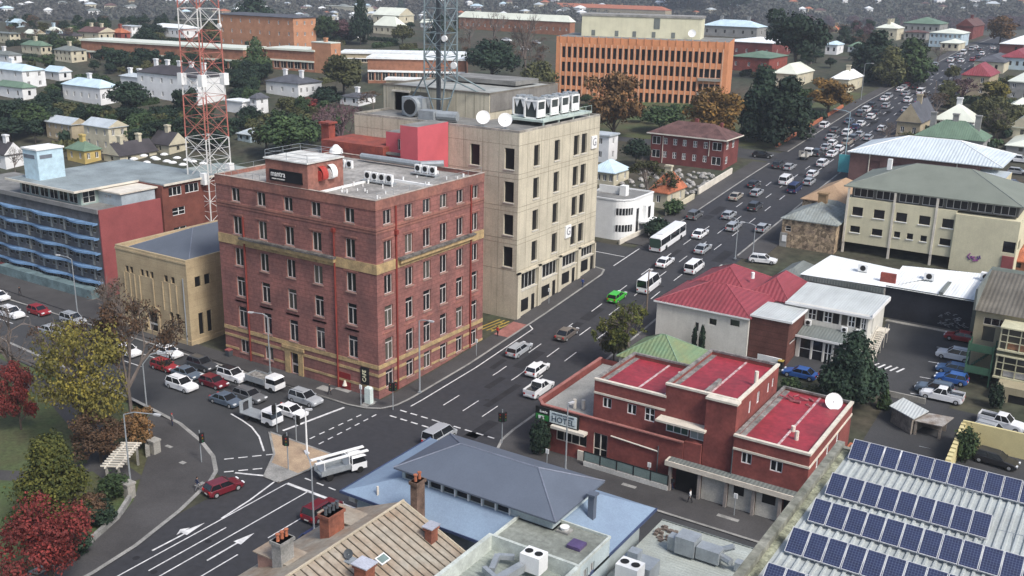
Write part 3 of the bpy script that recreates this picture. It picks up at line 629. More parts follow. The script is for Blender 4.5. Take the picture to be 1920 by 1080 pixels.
tag(mb.obj('exhaust_fan', [m_steel, m_black]), 'big round silver exhaust fan with dark mouth on the concrete office roof', 'exhaust fan')
mb = MB(); mb.box(-105.8, -102.6, 136.6, 139, 33.3, 35.0); mb.tube((-102.6, 137.8, 34.3), (-99, 138.5, 34.3), .8, 10); tag(mb.obj('air_duct', m_steel), 'silver duct box beside the pink stair tower at the concrete office roof edge', 'duct')
mb = MB(); mb.box(-117.5, -114.4, 145, 148, 33.3, 36.6, 0); mb.box(-113.6, -109.8, 144.5, 148, 33.3, 36.9, 1); mb.box(-117.9, -113.9, 144.5, 148.4, 36.6, 36.9, 2); tag(mb.obj('roof_hut', [m_dsteel, mat('khaki_panel', (.13, .125, .10), .8), m_trim]), 'dark plant hut with pale cap on the left end of the concrete office roof', 'plant hut')
# lattice masts
def lattice(name, label, x, y, z, s0, s1, hz, bays, mats, bandf, leg=.16, br=.07, az=0., flare=None, ants=()):
    t = thing(name, label, 'mast', (x, y, z), az); parts = {}
    def g(k): return parts.setdefault(k, MB())
    def hw(zz): u = zz/hz; return (s0+(s1-s0)*u)/2
    cs = [(-1, -1), (1, -1), (1, 1), (-1, 1)]; zz = [0]; 
    for k in range(bays): zz.append(hz*(k+1)/bays)
    for k in range(bays):
        a, c = zz[k], zz[k+1]; wa, wc = hw(a), hw(c); mb_ = g(bandf(k/bays)); m_ = (a+c)/2
        for i in range(4):
            p, q = cs[i], cs[(i+1) % 4]; P0 = Vector((p[0]*wa, p[1]*wa, a)); P1 = Vector((p[0]*wc, p[1]*wc, c)); Q0 = Vector((q[0]*wa, q[1]*wa, a)); Q1 = Vector((q[0]*wc, q[1]*wc, c))
            mb_.tube(P0, P1, leg, 5); mb_.tube(P0, Q1, br, 4); mb_.tube(Q0, P1, br, 4); mb_.tube(P1, Q1, br, 4)
            X = (P0+Q1)/2; mb_.tube((P0+P1)/2, X, br*.7, 3); mb_.tube((Q0+Q1)/2, X, br*.7, 3)
    for k, v in parts.items(): ob('lattice_section', v.mesh('lattice', [mats[k]]), t)
    for (u, dx, dy, r, d, kind) in ants:
        if kind == 'drum': ob('antenna', MB().box(-.6, .6, -.6, .6, 0, 2.2).mesh('antenna', [m_white]), t, (dx, dy, u*hz))
        else: ob('antenna', MB().tube((0, 0, 0), (.0, -.35, 0), r, 12).mesh('antenna', [m_white]), t, (dx, dy, u*hz))
    return t
m_tr = mat('mast_red', (.42, .15, .12), .6, .1); m_tw = mat('mast_white', (.62, .62, .60), .6, .06)
def rb(zz):
    for a, c in ((10.7, 0), (27, 1), (33.5, 0), (38.6, 1), (44.2, 0), (50.3, 1)):
        if zz < a: return c
    return 0
def mast_thing(label, cat, *a, **k):
    t = lattice('lattice_mast', label, *a, **k); t['category'] = cat; return t
mast_thing('tall red and white square lattice mast between the sandstone building and the brick hotel', 'radio mast', -154.9, 133.6, 2, 6.1, 4.9, 64, 16, [m_tr, m_tw], lambda u: rb(4+u*64), .13, .055, 0, ants=[(.53, -2.9, -2.6, 0, 0, 'drum'), (.53, 2.7, -2.6, 0, 0, 'drum'), (.53, 2.9, 2.6, 0, 0, 'drum'), (.24, 2.0, -3.0, 0, 0, 'drum'), (.26, 3.0, 2.5, 0, 0, 'drum'), (.70, 2.6, 2.6, .5, 0, 'dish')])
t = mast_thing('dark grey steel lattice mast with splayed struts on the concrete office roof', 'radio mast', -105.5, 142.6, 39.5, 4.1, 3.9, 24, 6, [mat('mast_grey', (.17, .22, .24), .6, .1)], lambda u: 0, .16, .08, .1, ants=[(.12, 3.6, -1.6, .55, 0, 'dish'), (.3, 2.2, -2.3, .5, 0, 'dish')])
mb = MB(); mg_ = MATS['mast_grey']
for a, c in (((-2.05, -2.05, 0), (-.5, -.8, -6.2)), ((2.05, -2.05, 0), (.5, -.8, -6.2)), ((2.05, 2.05, 0), (.5, .5, -6.2)), ((-2.05, 2.05, 0), (-.5, .5, -6.2)), ((-2, -2, 1), (-8.5, 1.5, -6.2)), ((2, 2, 1), (5, 7, -2)), ((2, -2, 1), (6.5, 2.5, -2)), ((-2, 2, 0), (-6, 5, -2)), ((-1.3, -1.4, -3), (1.3, -1.4, -3)), ((1.3, 1.4, -3), (1.3, -1.4, -3))): mb.tube(a, c, .14, 5)
ob('strut', mb.mesh('strut', [mg_]), t); ob('cable_riser', MB().box(-.35, .35, -.9, -.5, -6, 24).mesh('riser', [m_dsteel]), t)
# ================================================================ sandstone building
B3 = Bd('sandstone_building', 'two storey square sandstone block building with narrow grouped windows beside the brick hotel', 'building', -131, 112, 0)
m_sand = mat('sandstone_blocks', (.40, .32, .20), .9, .12, .3, (.32, .25, .155), kind='blocks', p=1.05)
F3 = [(-137.6, -136.8, 9.7, 10.8), (-136.5, -135.7, 9.7, 10.8), (-133.9, -133.1, 9.7, 10.8), (-132.7, -131.9, 9.7, 10.8), (-131.5, -130.7, 9.7, 10.8), (-128.2, -127.3, 9.7, 10.8), (-126.6, -125.7, 9.7, 10.8),
      (-137.1, -136.4, 1.8, 4.9), (-135.7, -135.0, 1.8, 4.9), (-127.5, -126.7, 1.8, 4.8), (-126.1, -125.3, 1.8, 4.8), (-132.9, -130.4, .15, 4.0, 'door')]
R3 = [(101.5, 102.7, 9.3, 11.0), (103.4, 104.6, 9.3, 11.0), (101.7, 102.7, 1.4, 5.0), (103.4, 104.4, 1.4, 5.0)]
B3.walls(-139.7, -122.8, 100, 126.5, -.3, 13.2, m_sand, F3, R3, style='plain', mg=m_dglass, dep=.3)
mb = MB(); parapet(mb, -139.7, -122.8, 100, 126.5, 13.2, 14, .35); mb.box(-139.8, -122.7, 99.9, 100, 13.3, 13.6)
for x in (-137.9, -136.6, -135.4, -134.2, -131.9+1.0, -128.6, -127.0, -125.4): mb.box(x-.2, x+.05, 99.88, 100, 4.9, 9.6)
B3.put('parapet', mb, m_sand)
mb = MB(); mb.box(-139.9, -122.7, 99.8, 100, 0, .8); mb.box(-122.8, -122.6, 99.8, 126, 0, .8); mb.box(-133.4, -132.95, 99.75, 100, .8, 4.4); mb.box(-130.35, -129.9, 99.75, 100, .8, 4.4); mb.box(-133.4, -129.9, 99.75, 100, 4.4, 4.9); B3.put('plinth', mb, m_sand)
B3.put('roof', MB().hip(-138.6, -123.3, 101.0, 125.8, 13.25, 3.0, 0, t=.1), mat('blue_grey_metal', (.10, .115, .14), .55, .05, .3)); B3.put('downpipe', MB().tube((-123.6, 99.85, 0), (-123.6, 99.85, 11), .1), m_steel)
# ================================================================ office with wavy blue balconies
B4 = Bd('balcony_office_building', 'five storey office building with wavy blue balconies, red side wall and pale blue lift tower', 'building', -170, 118, 0)
m_pan = mat('grey_panels', (.10, .10, .105), .8, .2, .6); m_rw = mat('red_side_wall', (.27, .075, .075), .85, .08, .3); m_blu = mat('balcony_blue', (.16, .28, .46), .6, .12, .6)
fl = [13.4, 10.7, 8.0, 5.3, 2.6]
F4 = []
for z in fl:
    x = -198.5
    while x < -156.5: F4.append((x, x+1.15, z-1.55, z-.1, 'sash')); x += 1.9
B4.walls(-200, -154.2, 107.8, 120.8, 0, 15.7, m_pan, F4, mt=m_grey, dep=.15, frames=True, mf=m_steel, name='front_wall')
mb = MB(); 
for z in fl:
    for q in range(12): x = -199+q*3.8; mb.box(x, x+.5, 107.66, 107.8, z-2.2, z)
B4.put('pilaster', mb, mat('grey_pilaster', (.25, .26, .25), .8))
mb = MB().box(-154.2, -153.9, 107.6, 120.8, 0, 16.2); B4.put('side_wall', mb, m_rw)
for z in fl:
    mb = MB(); n = 46; P = []
    for k in range(n+1):
        x = -200+45*k/n; P.append((x, 107.75-.95-.45*math.sin(x*.62)))
    for (a, c), (d, e) in zip(P, P[1:]):
        mb.face([(a, c, z+.25), (d, e, z+.25), (d, 107.8, z+.25), (a, 107.8, z+.25)]); mb.face([(a, 107.8, z), (d, 107.8, z), (d, e, z), (a, c, z)]); mb.face([(a, c, z), (d, e, z), (d, e, z+.34), (a, c, z+.34)])
        mb.face([(a, c, z+.34), (d, e, z+.34), (d, e+.06, z+.34), (a, c+.06, z+.34)]); mb.face([(a, c+.06, z+.34), (d, e+.06, z+.34), (d, e+.06, z+.25), (a, c+.06, z+.25)])
    mb.box(-155.05, -154.9, 106.8, 107.8, z, z+.34); B4.put('balcony', mb, m_blu)
mb = MB(); mb.box(-200, -154.2, 107.4, 107.8, 15.5, 16.3); B4.put('parapet', mb, mat('parapet_grey', (.2, .2, .2), .8))
B4.walls(-180, -161.6, 109.6, 120.5, 15.7, 18.5, mat('pale_green_panel', (.28, .36, .34), .8), F=[(-179.6+q*2.9, -177.1+q*2.9, 15.9, 18.2, 'multi') for q in range(6)], R=[(110, 112.6, 16, 18.2, 'grid')], name='penthouse_wall', dep=.1)
B4.walls(-161.5, -155.0, 113.2, 120.5, 15.7, 18.0, mat('pale_blue_panel', (.36, .42, .46), .8), F=[(-159.6, -158.9, 16.9, 17.5), (-158.5, -157.8, 16.9, 17.5)], name='penthouse_wall'); 
mb = MB(); mb.box(-181, -160.4, 107.6, 121.2, 18.5, 18.75); mb.box(-181.2, -160.2, 107.4, 107.6, 18.42, 18.8, 1); mb.box(-160.4, -160.2, 107.6, 121.2, 18.42, 18.8, 1); mb.box(-161.8, -154.7, 112.8, 121, 18.0, 18.25, 1)
mb.box(-181, -153.3, 121.2, 134, 18.5, 18.74); mb.box(-153.3, -153.1, 121.2, 134, 18.42, 18.8, 1); B4.put('roof', mb, [mat('grey_roof_sheet', (.24, .28, .29), .8, .15, .2), m_trim])
B4.walls(-181, -153.6, 121, 133.6, 0, 18.5, mat('brown_brick', (.17, .06, .045), .9, .14, .5), R=[(122.5, 125.5, 16.2, 17.9, 'multi'), (126.3, 129.6, 16.2, 17.9, 'multi')]+[(123+a*0, 126.0, z, z+1.5, 'grid') for a in (0,) for z in (12.4, 8.6)], name='rear_wall', mf=m_white)
mb = MB(); mb.box(-178.2, -173.8, 109.8, 115.2, 18.75, 24.3); B4.put('lift_tower', mb, mat('pale_blue_render', (.45, .60, .68), .7, .08, .8)); mb = MB(); mb.box(-178.4, -173.6, 109.6, 115.4, 24.3, 24.6); B4.put('lift_tower_roof', mb, m_white); mb = MB(); mb.box(-177.9, -174.6, 109.74, 109.8, 22.7, 23.4); mb.box(-173.8, -173.74, 110.3, 112.8, 22.7, 23.4); B4.put('louvre', mb, mat('louvre_grey', (.15, .17, .2), .7))
mb = MB(); mb.box(-183.5, -155, 105.2, 107.0, 0, 1.9); B4.put('entrance_hoarding', mb, mat('teal_grey_hoarding', (.14, .20, .21), .7, .2, .6)); mb = MB(); mb.box(-200, -184.5, 107.6, 107.78, .2, 1.4); B4.put('red_base_panel', mb, m_rw)
# ================================================================ brick corner pub (front right)
B5 = Bd('pub_building', 'stepped red brick pub with cherry red flat roofs, cream copings and a columned awning', 'building', -42, 108, 0)
m_pb = mat('pub_brick', (.21, .06, .05), .9, .14, .4, (.15, .045, .04), fine=3); m_cop = mat('cream_coping', (.62, .57, .48), .8, .08, .8)
m_cher = mat('cherry_roof', (.27, .026, .038), .55, .2, .2, (.19, .026, .034), fine=1.5, spec=.4, kind='worn'); m_lead = mat('lead_grey_gutter', (.22, .21, .2), .9, .25, 1)
mb = MB(); PL = [(-59.7, 101.6), (-58.6, 100.5), (-39.8, 100.5), (-39.8, 101.9), (-52.2, 101.9), (-52.2, 119), (-60.2, 119)]
wall(mb, (-58.6, 100.5), (1, 0), 18.8, -.3, 6.1, [(2.0, 6.3, 1.9, 3.5), (7.2, 9.1, .15, 4.3)], .2)
for a, c in (((-59.7, 101.6), (-58.6, 100.5)), ((-60.2, 119), (-59.7, 101.6))): d = Vector((c[0]-a[0], c[1]-a[1])); l = d.length; wall(mb, a, (d.x/l, d.y/l), l, -.3, 6.1)
wall(mb, (-39.8, 100.5), (0, 1), 1.3, -.3, 6.1); wall(mb, (-52.2, 119), (-1, 0), 8, -.3, 6.1)
o_ = B5.put('ground_floor_wall', mb, m_pb)
A = (-58.6+42, 100.5-108); glaze(B5.root, A, (1, 0), 0, [(2.0, 6.3, 1.9, 3.5, 'multi'), (7.2, 9.1, .15, 4.3, 'grid')], .2, 'multi', m_trim, m_dglass)
mb = MB(); mb.prism([(-59.3, 101.7), (-58.5, 100.85), (-40, 100.85), (-40, 101.9), (-52.2, 101.9), (-52.2, 118.7), (-59.8, 118.7)], 5.2, 5.45); B5.put('terrace_roof', mb, mat('terrace_grey', (.27, .27, .25), .9, .15, .3, (.19, .19, .18)))
mb = MB(); 
for a, c in (((-59.75, 101.6), (-60.25, 119)), ((-59.75, 101.6), (-58.6, 100.45)), ((-58.6, 100.45), (-39.8, 100.45))):
    d = Vector((c[0]-a[0], c[1]-a[1])).normalized(); n_ = Vector((-d.y, d.x))*.2
    mb.prism([(a[0]-n_.x, a[1]-n_.y), (c[0]-n_.x, c[1]-n_.y), (c[0]+n_.x, c[1]+n_.y), (a[0]+n_.x, a[1]+n_.y)], 6.1, 6.25)
B5.put('coping', mb, mat('pink_brick_cap', (.33, .14, .12), .9, .15, .6))
def blk5(x0, x1, y0, y1, z0, z1, F, Rr, name, st='pair', mid=None, par=.75):
    B5.walls(x0, x1, y0, y1, z0, z1-par, m_pb, F, Rr, style=st, mf=m_white, name=name, dep=.18)
    mb = MB(); parapet(mb, x0, x1, y0, y1, z1-par, z1-.25, .25); B5.put('parapet_wall', mb, m_pb)
    mb = MB(); mb.box(x0-.06, x1+.12, y0-.12, y0+.3, z1-.25, z1); mb.box(x1-.3, x1+.12, y0+.3, y1, z1-.25, z1)
    if mid: mb.box(x0, x1+.1, y0-.1, y0, mid, mid+.25); mb.box(x1, x1+.1, y0, y1, mid, mid+.25)
    B5.put('coping', mb, m_cop); mb = MB(); mb.box(x0-.05, x0+.3, y0+.3, y1, z1-.25, z1); mb.box(x0+.3, x1-.3, y1-.3, y1, z1-.25, z1); mb.box(x0+.25, x0+.9, y0+.3, y1-.3, z1-par, z1-par+.12); B5.put('back_coping', mb, m_lead)
    mb = MB(); mb.box(x0+.9, x1-.3, y0+.3, y1-.4, z1-par, z1-par+.1); B5.put('cherry_roof', mb, m_cher)
    mb = MB(); xm = x0+(x1-x0)*.55; mb.box(xm-.12, xm+.12, y0+.3, y1-.4, z1-par+.1, z1-par+.2); B5.put('roof_ridge_strip', mb, mat('silver_flashing', (.5, .42, .42), .6, .3, 1.5, (.25, .1, .1)))
blk5(-52.3, -43.0, 101.9, 112.8, 5.2, 10.7, [(-51.1, -49.9, 7.2, 8.5), (-47.8, -46.6, 7.2, 8.5), (-45.5, -44.2, 6.9, 8.6, 'grid')], [], 'west_block', mid=8.75)
blk5(-43.0, -34.2, 101.9, 115.6, 0, 12.3, [], [(105.6, 106.3, 9.2, 10.8), (108.2, 109.2, 9.5, 11.0), (111.9, 112.6, 9.6, 10.9), (113.5, 114.2, 9.8, 11.0)], 'tower_block')
B5.walls(-37.6, -34.0, 100.9, 102.0, 0, 12.0, m_pb, name='stair_projection'); mb = MB().box(-37.7, -33.9, 100.75, 101.85, 12.0, 12.25); B5.put('coping', mb, m_cop)
mb = MB(); mb.box(-39.75, -37.7, 100.6, 101.85, 0, 6.28); B5.put('porch_wall', mb, m_pb); mb = MB(); mb.box(-43.4, -37.3, 100.3, 101.9, 7.95, 8.2); B5.put('hood_coping', mb, m_cop)
f_ = [(-42.6+42, -39.8+42, 6.4, 7.6), (-39.6+42, -37.7+42, 6.3, 7.7)]
for q, mm in zip(f_, (mat('green_glass', (.06, .12, .10), .3), mat('pale_curtain', (.36, .42, .40), .5))): g_, fr_ = window_mesh(q[1]-q[0], q[3]-q[2], 'multi', m_white, mm); W = ob('window', g_, B5.root, (q[0], 101.82-108, q[2])); ob('frame', fr_, W)
blk5(-33.9, -25.4, 100.5, 117.6, 0, 8.8, [(-32.9, -31.7, 5.6, 6.9), (-29.6, -28.2, 5.6, 6.9)], [(103.5, 104.4, 5.6, 7), (107.5, 108.4, 5.6, 7), (111.5, 112.4, 5.6, 7)], 'east_block', mid=7.0, par=.55)
mb = MB(); mb.box(-41.4, -25.2, 99.2, 100.5, 3.35, 3.95); B5.put('awning', mb, m_cop)
mb = MB(); mb.box(-41.1, -33.9, 99.35, 100.5, 3.95, 4.0); mb.box(-33.9, -25.4, 99.35, 100.49, 3.95, 3.99); B5.put('awning_roof', mb, m_gtin)
mb = MB()
for x in (-40.8, -37.2, -34.0, -30.8, -27.8, -25.9): mb.box(x-.17, x+.17, 99.45, 99.8, -.1, 3.35)
B5.put('column', mb, mat('column_grey', (.28, .25, .23), .8))
mb = MB()
for a, c in ((-37.0, -34.2), (-33.8, -31.0), (-30.6, -28.0)): mb.box(a, c, 99.9, 100.15, 0, 3.3)
B5.put('painted_panel', mb, mat('cream_panel', (.50, .49, .44), .8))
mb = MB(); mb.box(-33.2, -32.0, 99.86, 99.9, 1.9, 3.0); mb.box(-29.9, -28.4, 99.86, 99.9, 1.9, 3.0); mb.box(-27.6, -26.2, 100.3, 100.46, .1, 3.2); mb.box(-40.3, -37.6, 100.2, 100.46, 0, 3.2); B5.put('dark_opening', mb, m_dglass)
mb = MB(); mb.box(-52.0, -40.9, 99.3, 99.5, 0, .75); B5.put('terrace_wall', mb, mat('white_wall_cap', (.55, .55, .52), .8))
mb = MB(); mp_ = MB()
for i in range(5): x = -52.0+i*2.22; mb.box(x+.08, x+2.14, 99.36, 99.42, .85, 1.95); mp_.box(x-.05, x+.05, 99.33, 99.46, .75, 2.05)
mp_.box(-40.95, -40.85, 99.33, 99.46, .75, 2.05); mp_.box(-52, -40.9, 99.34, 99.45, 1.98, 2.06); B5.put('glass_screen', mb, mat('screen_glass', (.17, .23, .22), .25, .1)); B5.put('screen_post', mp_, m_black)
mb = MB(); mb.box(-56.9, -52.2, 99.5, 100.5, 3.75, 4.1); B5.put('window_awning', mb, m_trim); mb = MB(); mb.box(-53.4, -52.3, 100.3, 100.5, .1, 1.4); B5.put('vent_grille', mb, m_trim)
s1 = B5.put('pub_sign', MB().box(-59.4, -53.3, 100.02, 100.3, 4.15, 5.95), m_black); mb = MB().box(-57.3, -53.5, 99.96, 100.02, 4.3, 5.8); B5.put('sign_face', mb, mat('sign_pale', (.66, .74, .74), .5)); mb = MB().box(-59.3, -57.5, 99.96, 100.02, 4.25, 5.0); B5.put('green_sign_panel', mb, mat('sign_green', (.03, .24, .05), .5)); mb = MB().box(-58.9, -58.1, 99.93, 99.96, 4.4, 4.85); B5.put('small_sign_panel', mb, m_white)
text('HOTEL', 1.1, mat('sign_ink', (.03, .05, .07), .5), B5.root, (-55.4+42, 99.93-108, 4.85), sx=.95); text('WELCOME STRANGER', .28, MATS['sign_ink'], B5.root, (-55.4+42, 99.93-108, 5.55), sx=1.1); text('Bottle', .45, m_white, B5.root, (-58.2+42, 99.97-108, 5.4))
mb = MB(); 
for x, y, z, h in ((-43.7, 107.5, 10.0, 1.6), (-34.6, 108.5, 11.6, 1.9), (-55.5, 103.0, 5.5, 1.2), (-54.5, 103.4, 5.5, 1.2), (-29, 106, 8.3, .7), (-28, 104, 8.3, 1.1)): mb.tube((x, y, z), (x, y, z+h), .25, 8)
B5.put('roof_flue', mb, m_trim); mb = MB(); mb.box(-38.6, -38.2, 102.5, 107, 11.6, 12.2); B5.put('roof_kerb', mb, m_lead)
mb = MB(); mb.tube((-49.0, 100.35, 4.5), (-42.8, 100.35, 4.2), .1); B5.put('wall_pipe', mb, m_trim); mb = MB(); mb.tube((-42.8, 100.35, .2), (-42.8, 100.35, 4.9), .08); mb.tube((-33.85, 100.3, .2), (-33.85, 100.3, 7), .08); B5.put('downpipe', mb, m_dsteel)
dish('satellite_dish', 'white satellite dish on the cherry red roof of the brick pub', -27.2, 115.5, 8.25, 1.05, 150, .8, 30)
# rear yard of the pub
B = Bd('pub_outbuilding', 'low red brick outbuilding with silver ducts behind the brick pub', 'building', -22, 116, 0)
B.walls(-25.2, -17.8, 111.2, 117.8, -.2, 3.0, m_brickr, mt=mat('dark_flat_roof', (.11, .115, .12), .8)); mb = MB(); parapet(mb, -25.2, -17.8, 111.2, 117.8, 3.0, 3.35, .25); B.put('parapet', mb, m_terra)
mb = MB(); mb.box(-24.8, -20, 116.4, 117.2, 3.0, 3.5); mb.box(-24.8, -20, 115.6, 115.9, 3.0, 3.3); tag(mb.obj('air_duct', m_steel), 'silver air duct along the low outbuilding behind the brick pub', 'duct')
acunit(-20.6, 113.6, 3.05, 'large white air conditioning box on the brick outbuilding behind the pub', 3.0, 2.0, 1.9)
# ================================================================ right hand side: low roofs and offices
m_rred = mat('red_metal_roof', (.23, .045, .058), .6, .1, .2, (.19, .04, .048), kind='ribs', p=1.2)
m_off = mat('off_white_render', (.60, .59, .54), .85, .06, .4, kind='streak', p=.4)
B = Bd('red_roof_building', 'cream two storey building under a complicated red hipped metal roof beside the main road', 'building', -54, 150, 2.4)
B.walls(-61.3, -46.4, 139.4, 160.8, 1, 9.0, m_off, F=[(-52.6, -51.4, 6.9, 7.9), (-49.3, -47.8, 7.4, 8.4), (-54.8, -54.2, 5.4, 6.8)], style='plain')
B.walls(-50.5, -44.0, 150, 161.5, 1, 9.0, m_off, name='rear_wall')
mb = MB(); mb.hip(-61.3, -46.4, 139.4, 151.5, 9.0, 2.6, .35); B.put('roof', mb, m_rred); mb = MB(); mb.hip(-60.9, -49.5, 148.0, 161.2, 9.02, 3.1, .33); B.put('rear_roof', mb, m_rred); mb = MB(); mb.hip(-50.6, -44, 150.2, 161.5, 9.04, 2.7, .3); B.put('side_roof', mb, m_rred)
mb = MB(); mb.box(-61.75, -46.2, 139.0, 139.06, 8.9, 9.15); B.put('gutter', mb, m_white); B.put('roof_vent', MB().tube((-51, 153, 11.2), (-51, 153, 12.2), .3, 8), m_white)
B = Bd('green_roof_cottage', 'small building under a green pyramid roof between the pub and the red roofed building', 'cottage', -55, 129, 1.4)
B.walls(-60.2, -50.6, 124.6, 133.6, 0, 4.6, m_off); B.put('roof', MB().hip(-60.2, -50.6, 124.6, 133.6, 4.6, 2.9, .3), mat('mottled_green_roof', (.13, .22, .13), .6, .12, .2, (.20, .21, .10), kind='ribs'))
B6 = Bd('white_office_building', 'white office with pale tin roofs, brown brick wing and outdoor stair beside the car park', 'office', -37, 148, 3)
B6.walls(-43.2, -31.2, 147.6, 157.8, 1, 10.2, m_off, F=[(-40.1, -38.9, 8.0, 9.7, 'grid'), (-38.8, -37.8, 8.0, 9.7, 'plain'), (-37.7, -36.5, 8.0, 9.7, 'grid'), (-36.4, -35.4, 8.0, 9.7, 'plain'), (-35.1, -34.2, 8.0, 9.7, 'plain'), (-34.1, -33.1, 8.0, 9.7, 'grid'), (-33.0, -32.3, 8.0, 9.7, 'plain'), (-32.2, -31.5, 8.0, 9.7, 'grid')], R=[(150, 151, 6.4, 9.0)], mf=m_white)
m_bb = mat('brown_brick_wing', (.12, .05, .04), .9, .14, .5, kind='courses', p=.9)
B6.walls(-46.3, -40.5, 139.8, 147.55, 1, 9.5, m_bb, R=[(141, 146.5, 5.6, 6.2)], name='brick_wing'); B6.walls(-40.4, -31.3, 144.0, 147.58, 2, 6.5, m_off, F=[(-39.9, -38.2, 2.9, 6.1, 'sash'), (-38.0, -36.4, 2.9, 6.1, 'sash'), (-36.2, -35.1, 2.9, 6.0, 'grid'), (-34.9, -33.4, 2.9, 6.1, 'sash')], name='front_wall', mf=m_white)
mb = MB()
mb.face([(-43.6, 147.2, 10.15), (-30.7, 147.2, 10.15), (-30.7, 158.2, 10.7), (-43.6, 158.2, 10.7)]); mb.box(-43.6, -30.7, 147.1, 147.2, 9.9, 10.25, 1); mb.box(-30.7, -30.55, 147.1, 158.2, 10.0, 10.6, 1); mb.box(-43.6, -30.7, 147.2, 158.2, 10.0, 10.14, 1)
B6.put('roof', mb, [mat('pale_grey_tin', (.50, .53, .52), .5, .06, .2, kind='ribs', p=.7), m_white]); mb = MB(); mb.box(-46.4, -40.2, 139.7, 147.5, 9.5, 9.62); mb.box(-46.4, -40.2, 139.6, 139.7, 9.4, 9.7, 1); mb.box(-40.2, -40.05, 139.6, 147.5, 9.4, 9.72, 1); B6.put('wing_roof', mb, [MATS['pale_grey_tin'], m_white])
mb = MB(); mb.face([(-40.4, 143.6, 6.5), (-31.1, 143.6, 6.5), (-31.1, 147.55, 7.3), (-40.4, 147.55, 7.3)]); mb.box(-40.5, -31.1, 143.5, 143.6, 6.3, 6.6, 1); B6.put('front_roof', mb, [m_gtin, m_white])
mb = MB()
for k in range(15): mb.box(-31.0, -29.7, 146.6+k*.42, 147.0+k*.42, 3.3+k*.2, 3.42+k*.2)
for x in (-31.0, -29.7): mb.tube((x, 146.6, 3.5), (x, 152.9, 6.4), .07, 4); mb.tube((x, 146.6, 4.4), (x, 152.9, 7.3), .05, 4)
mb.box(-31.1, -29.5, 152.9, 155.2, 6.3, 6.45); 
for y in (147, 149, 151, 153, 155): mb.tube((-29.7, y, 3), (-29.7, y, 7.2 if y > 152.5 else 4.4+(y-146.6)*.46), .05, 4)
B6.put('outdoor_stair', mb, m_trim)
for x, l in ((-34.3, 'left'), (-32.4, 'right')): acunit(x-.5, 146.9, 7.2, l+' of the two white air conditioners on the lean-to roof of the white office', .9, .4, .8)
acunit(-40.2, 146.8, 7.2, 'white air conditioner in the inner corner of the white office, against its brick wing', .9, .4, .9)
B7 = Bd('black_wall_warehouse', 'long low warehouse with white tin roofs and a black painted wall bearing faint graffiti', 'warehouse', -30, 172, 4)
m_bw = mat('black_wall', (.022, .024, .032), .8, .15, .4); B7.walls(-32.7, -17.6, 164.6, 180.5, 2, 10.2, m_bw); B7.walls(-46.0, -32.75, 163.5, 176, 2, 10.0, mat('grey_brown_wall', (.25, .24, .22), .85, .15, .3), name='left_wall')
mb = MB(); mb.face([(-46.4, 163.2, 10.3), (-32.7, 164.2, 10.3), (-27, 172.5, 11.0), (-45.0, 176.2, 11.0)]); mb.face([(-32.7, 164.3, 10.32), (-17.4, 164.3, 10.32), (-17.2, 181, 10.9), (-33, 177, 10.9)]); B7.put('roof', mb, m_wtin)
mb = MB(); mb.box(-32.8, -17.5, 164.5, 164.6, 10.2, 10.5); mb.box(-46.3, -32.8, 163.35, 163.5, 9.4, 10.25); mb.box(-24.8, -24.2, 164.8, 172, 10.4, 10.8); B7.put('gutter', mb, m_gtin)
mb = MB(); mb.hip(-51.5, -46.4, 165.5, 176, 8.2, 1.6, .1); mb.box(-51.5, -46.4, 165.5, 176, 3, 8.2); B7.put('side_roof', mb, m_gtin)
mb = MB(); mb.box(-34.2, -31.8, 166.3, 166.9, 10.4, 12.0); B7.put('chimney', mb, m_brickr)
for x, y, l in ((-38.5, 169, 'left'), (-28.3, 170.5, 'middle'), (-20.6, 176, 'right')): acunit(x, y, 10.75, l+' of the white rooftop cooling boxes on the white tin warehouse roof', 1.6, 1.1, 1.3)
random.seed(8); mb = MB()
for k in range(34):
    x = random.uniform(-24.5, -18.4); z = random.uniform(5.6, 7.7); a = random.uniform(0, 3.1)
    for q in range(3): a2 = a+q*1.1; mb.box(x+.25*math.cos(a2), x+.25*math.cos(a2)+.28, 164.56, 164.59, z+.2*math.sin(a2), z+.2*math.sin(a2)+.07)
B7.put('graffiti', mb, mat('graffiti_grey', (.25, .27, .3), .8))
# yellow office with parking under it
B8 = Bd('yellow_office_building', 'cream yellow three storey office with square windows, parking below and a grey green hipped roof', 'office', -33, 200, 7)
m_y8 = mat('pale_yellow_render', (.60, .565, .40), .85, .06, .3, kind='streak', p=.35); F8 = [(a, a+1.95, 15.05, 16.7) for a in (-46.2, -42.25, -38.25, -34.2, -30.2)]+[(-46.2, -44.4, 11.8, 13.05), (-42.2, -40.3, 11.8, 13.05), (-38.2, -37.1, 12.0, 13.1), (-35.9, -34.8, 12.0, 13.1), (-33.5, -32.4, 11.95, 13.05), (-30.2, -28.3, 11.8, 13.05)]
B8.walls(-47.5, -28.0, 192.5, 213, 9.8, 18.3, m_y8, F8, style='plain', mg=m_dglass, dep=.25, sill=m_white)
B8.walls(-28.0, -17.5, 192.1, 213, 5, 17.9, m_y8, F=[(-19.7, -17.7, 12.2, 14.2)], R=[(194, 197, 12, 14)], name='wing_wall', style='plain')
B8.walls(-46.8, -18.2, 193.4, 212.6, 18.3, 20.3, mat('dark_band', (.09, .09, .085), .6), F=[(a, a+3.6, 18.5, 20.1, 'multi') for a in (-46.5, -42.4, -38.3, -34.2, -30.1, -26.0, -22.2)], name='upper_wall', mg=m_dglass)
B8.put('roof', MB().hip(-47.5, -18.2, 193.0, 212.6, 20.3, 3.9, .7), mat('grey_green_roof', (.17, .19, .16), .7, .05, .3)); B8.put('roof_box', MB().box(-43.2, -42.4, 203, 203.8, 22.5, 24.6), m_white)
mb = MB()
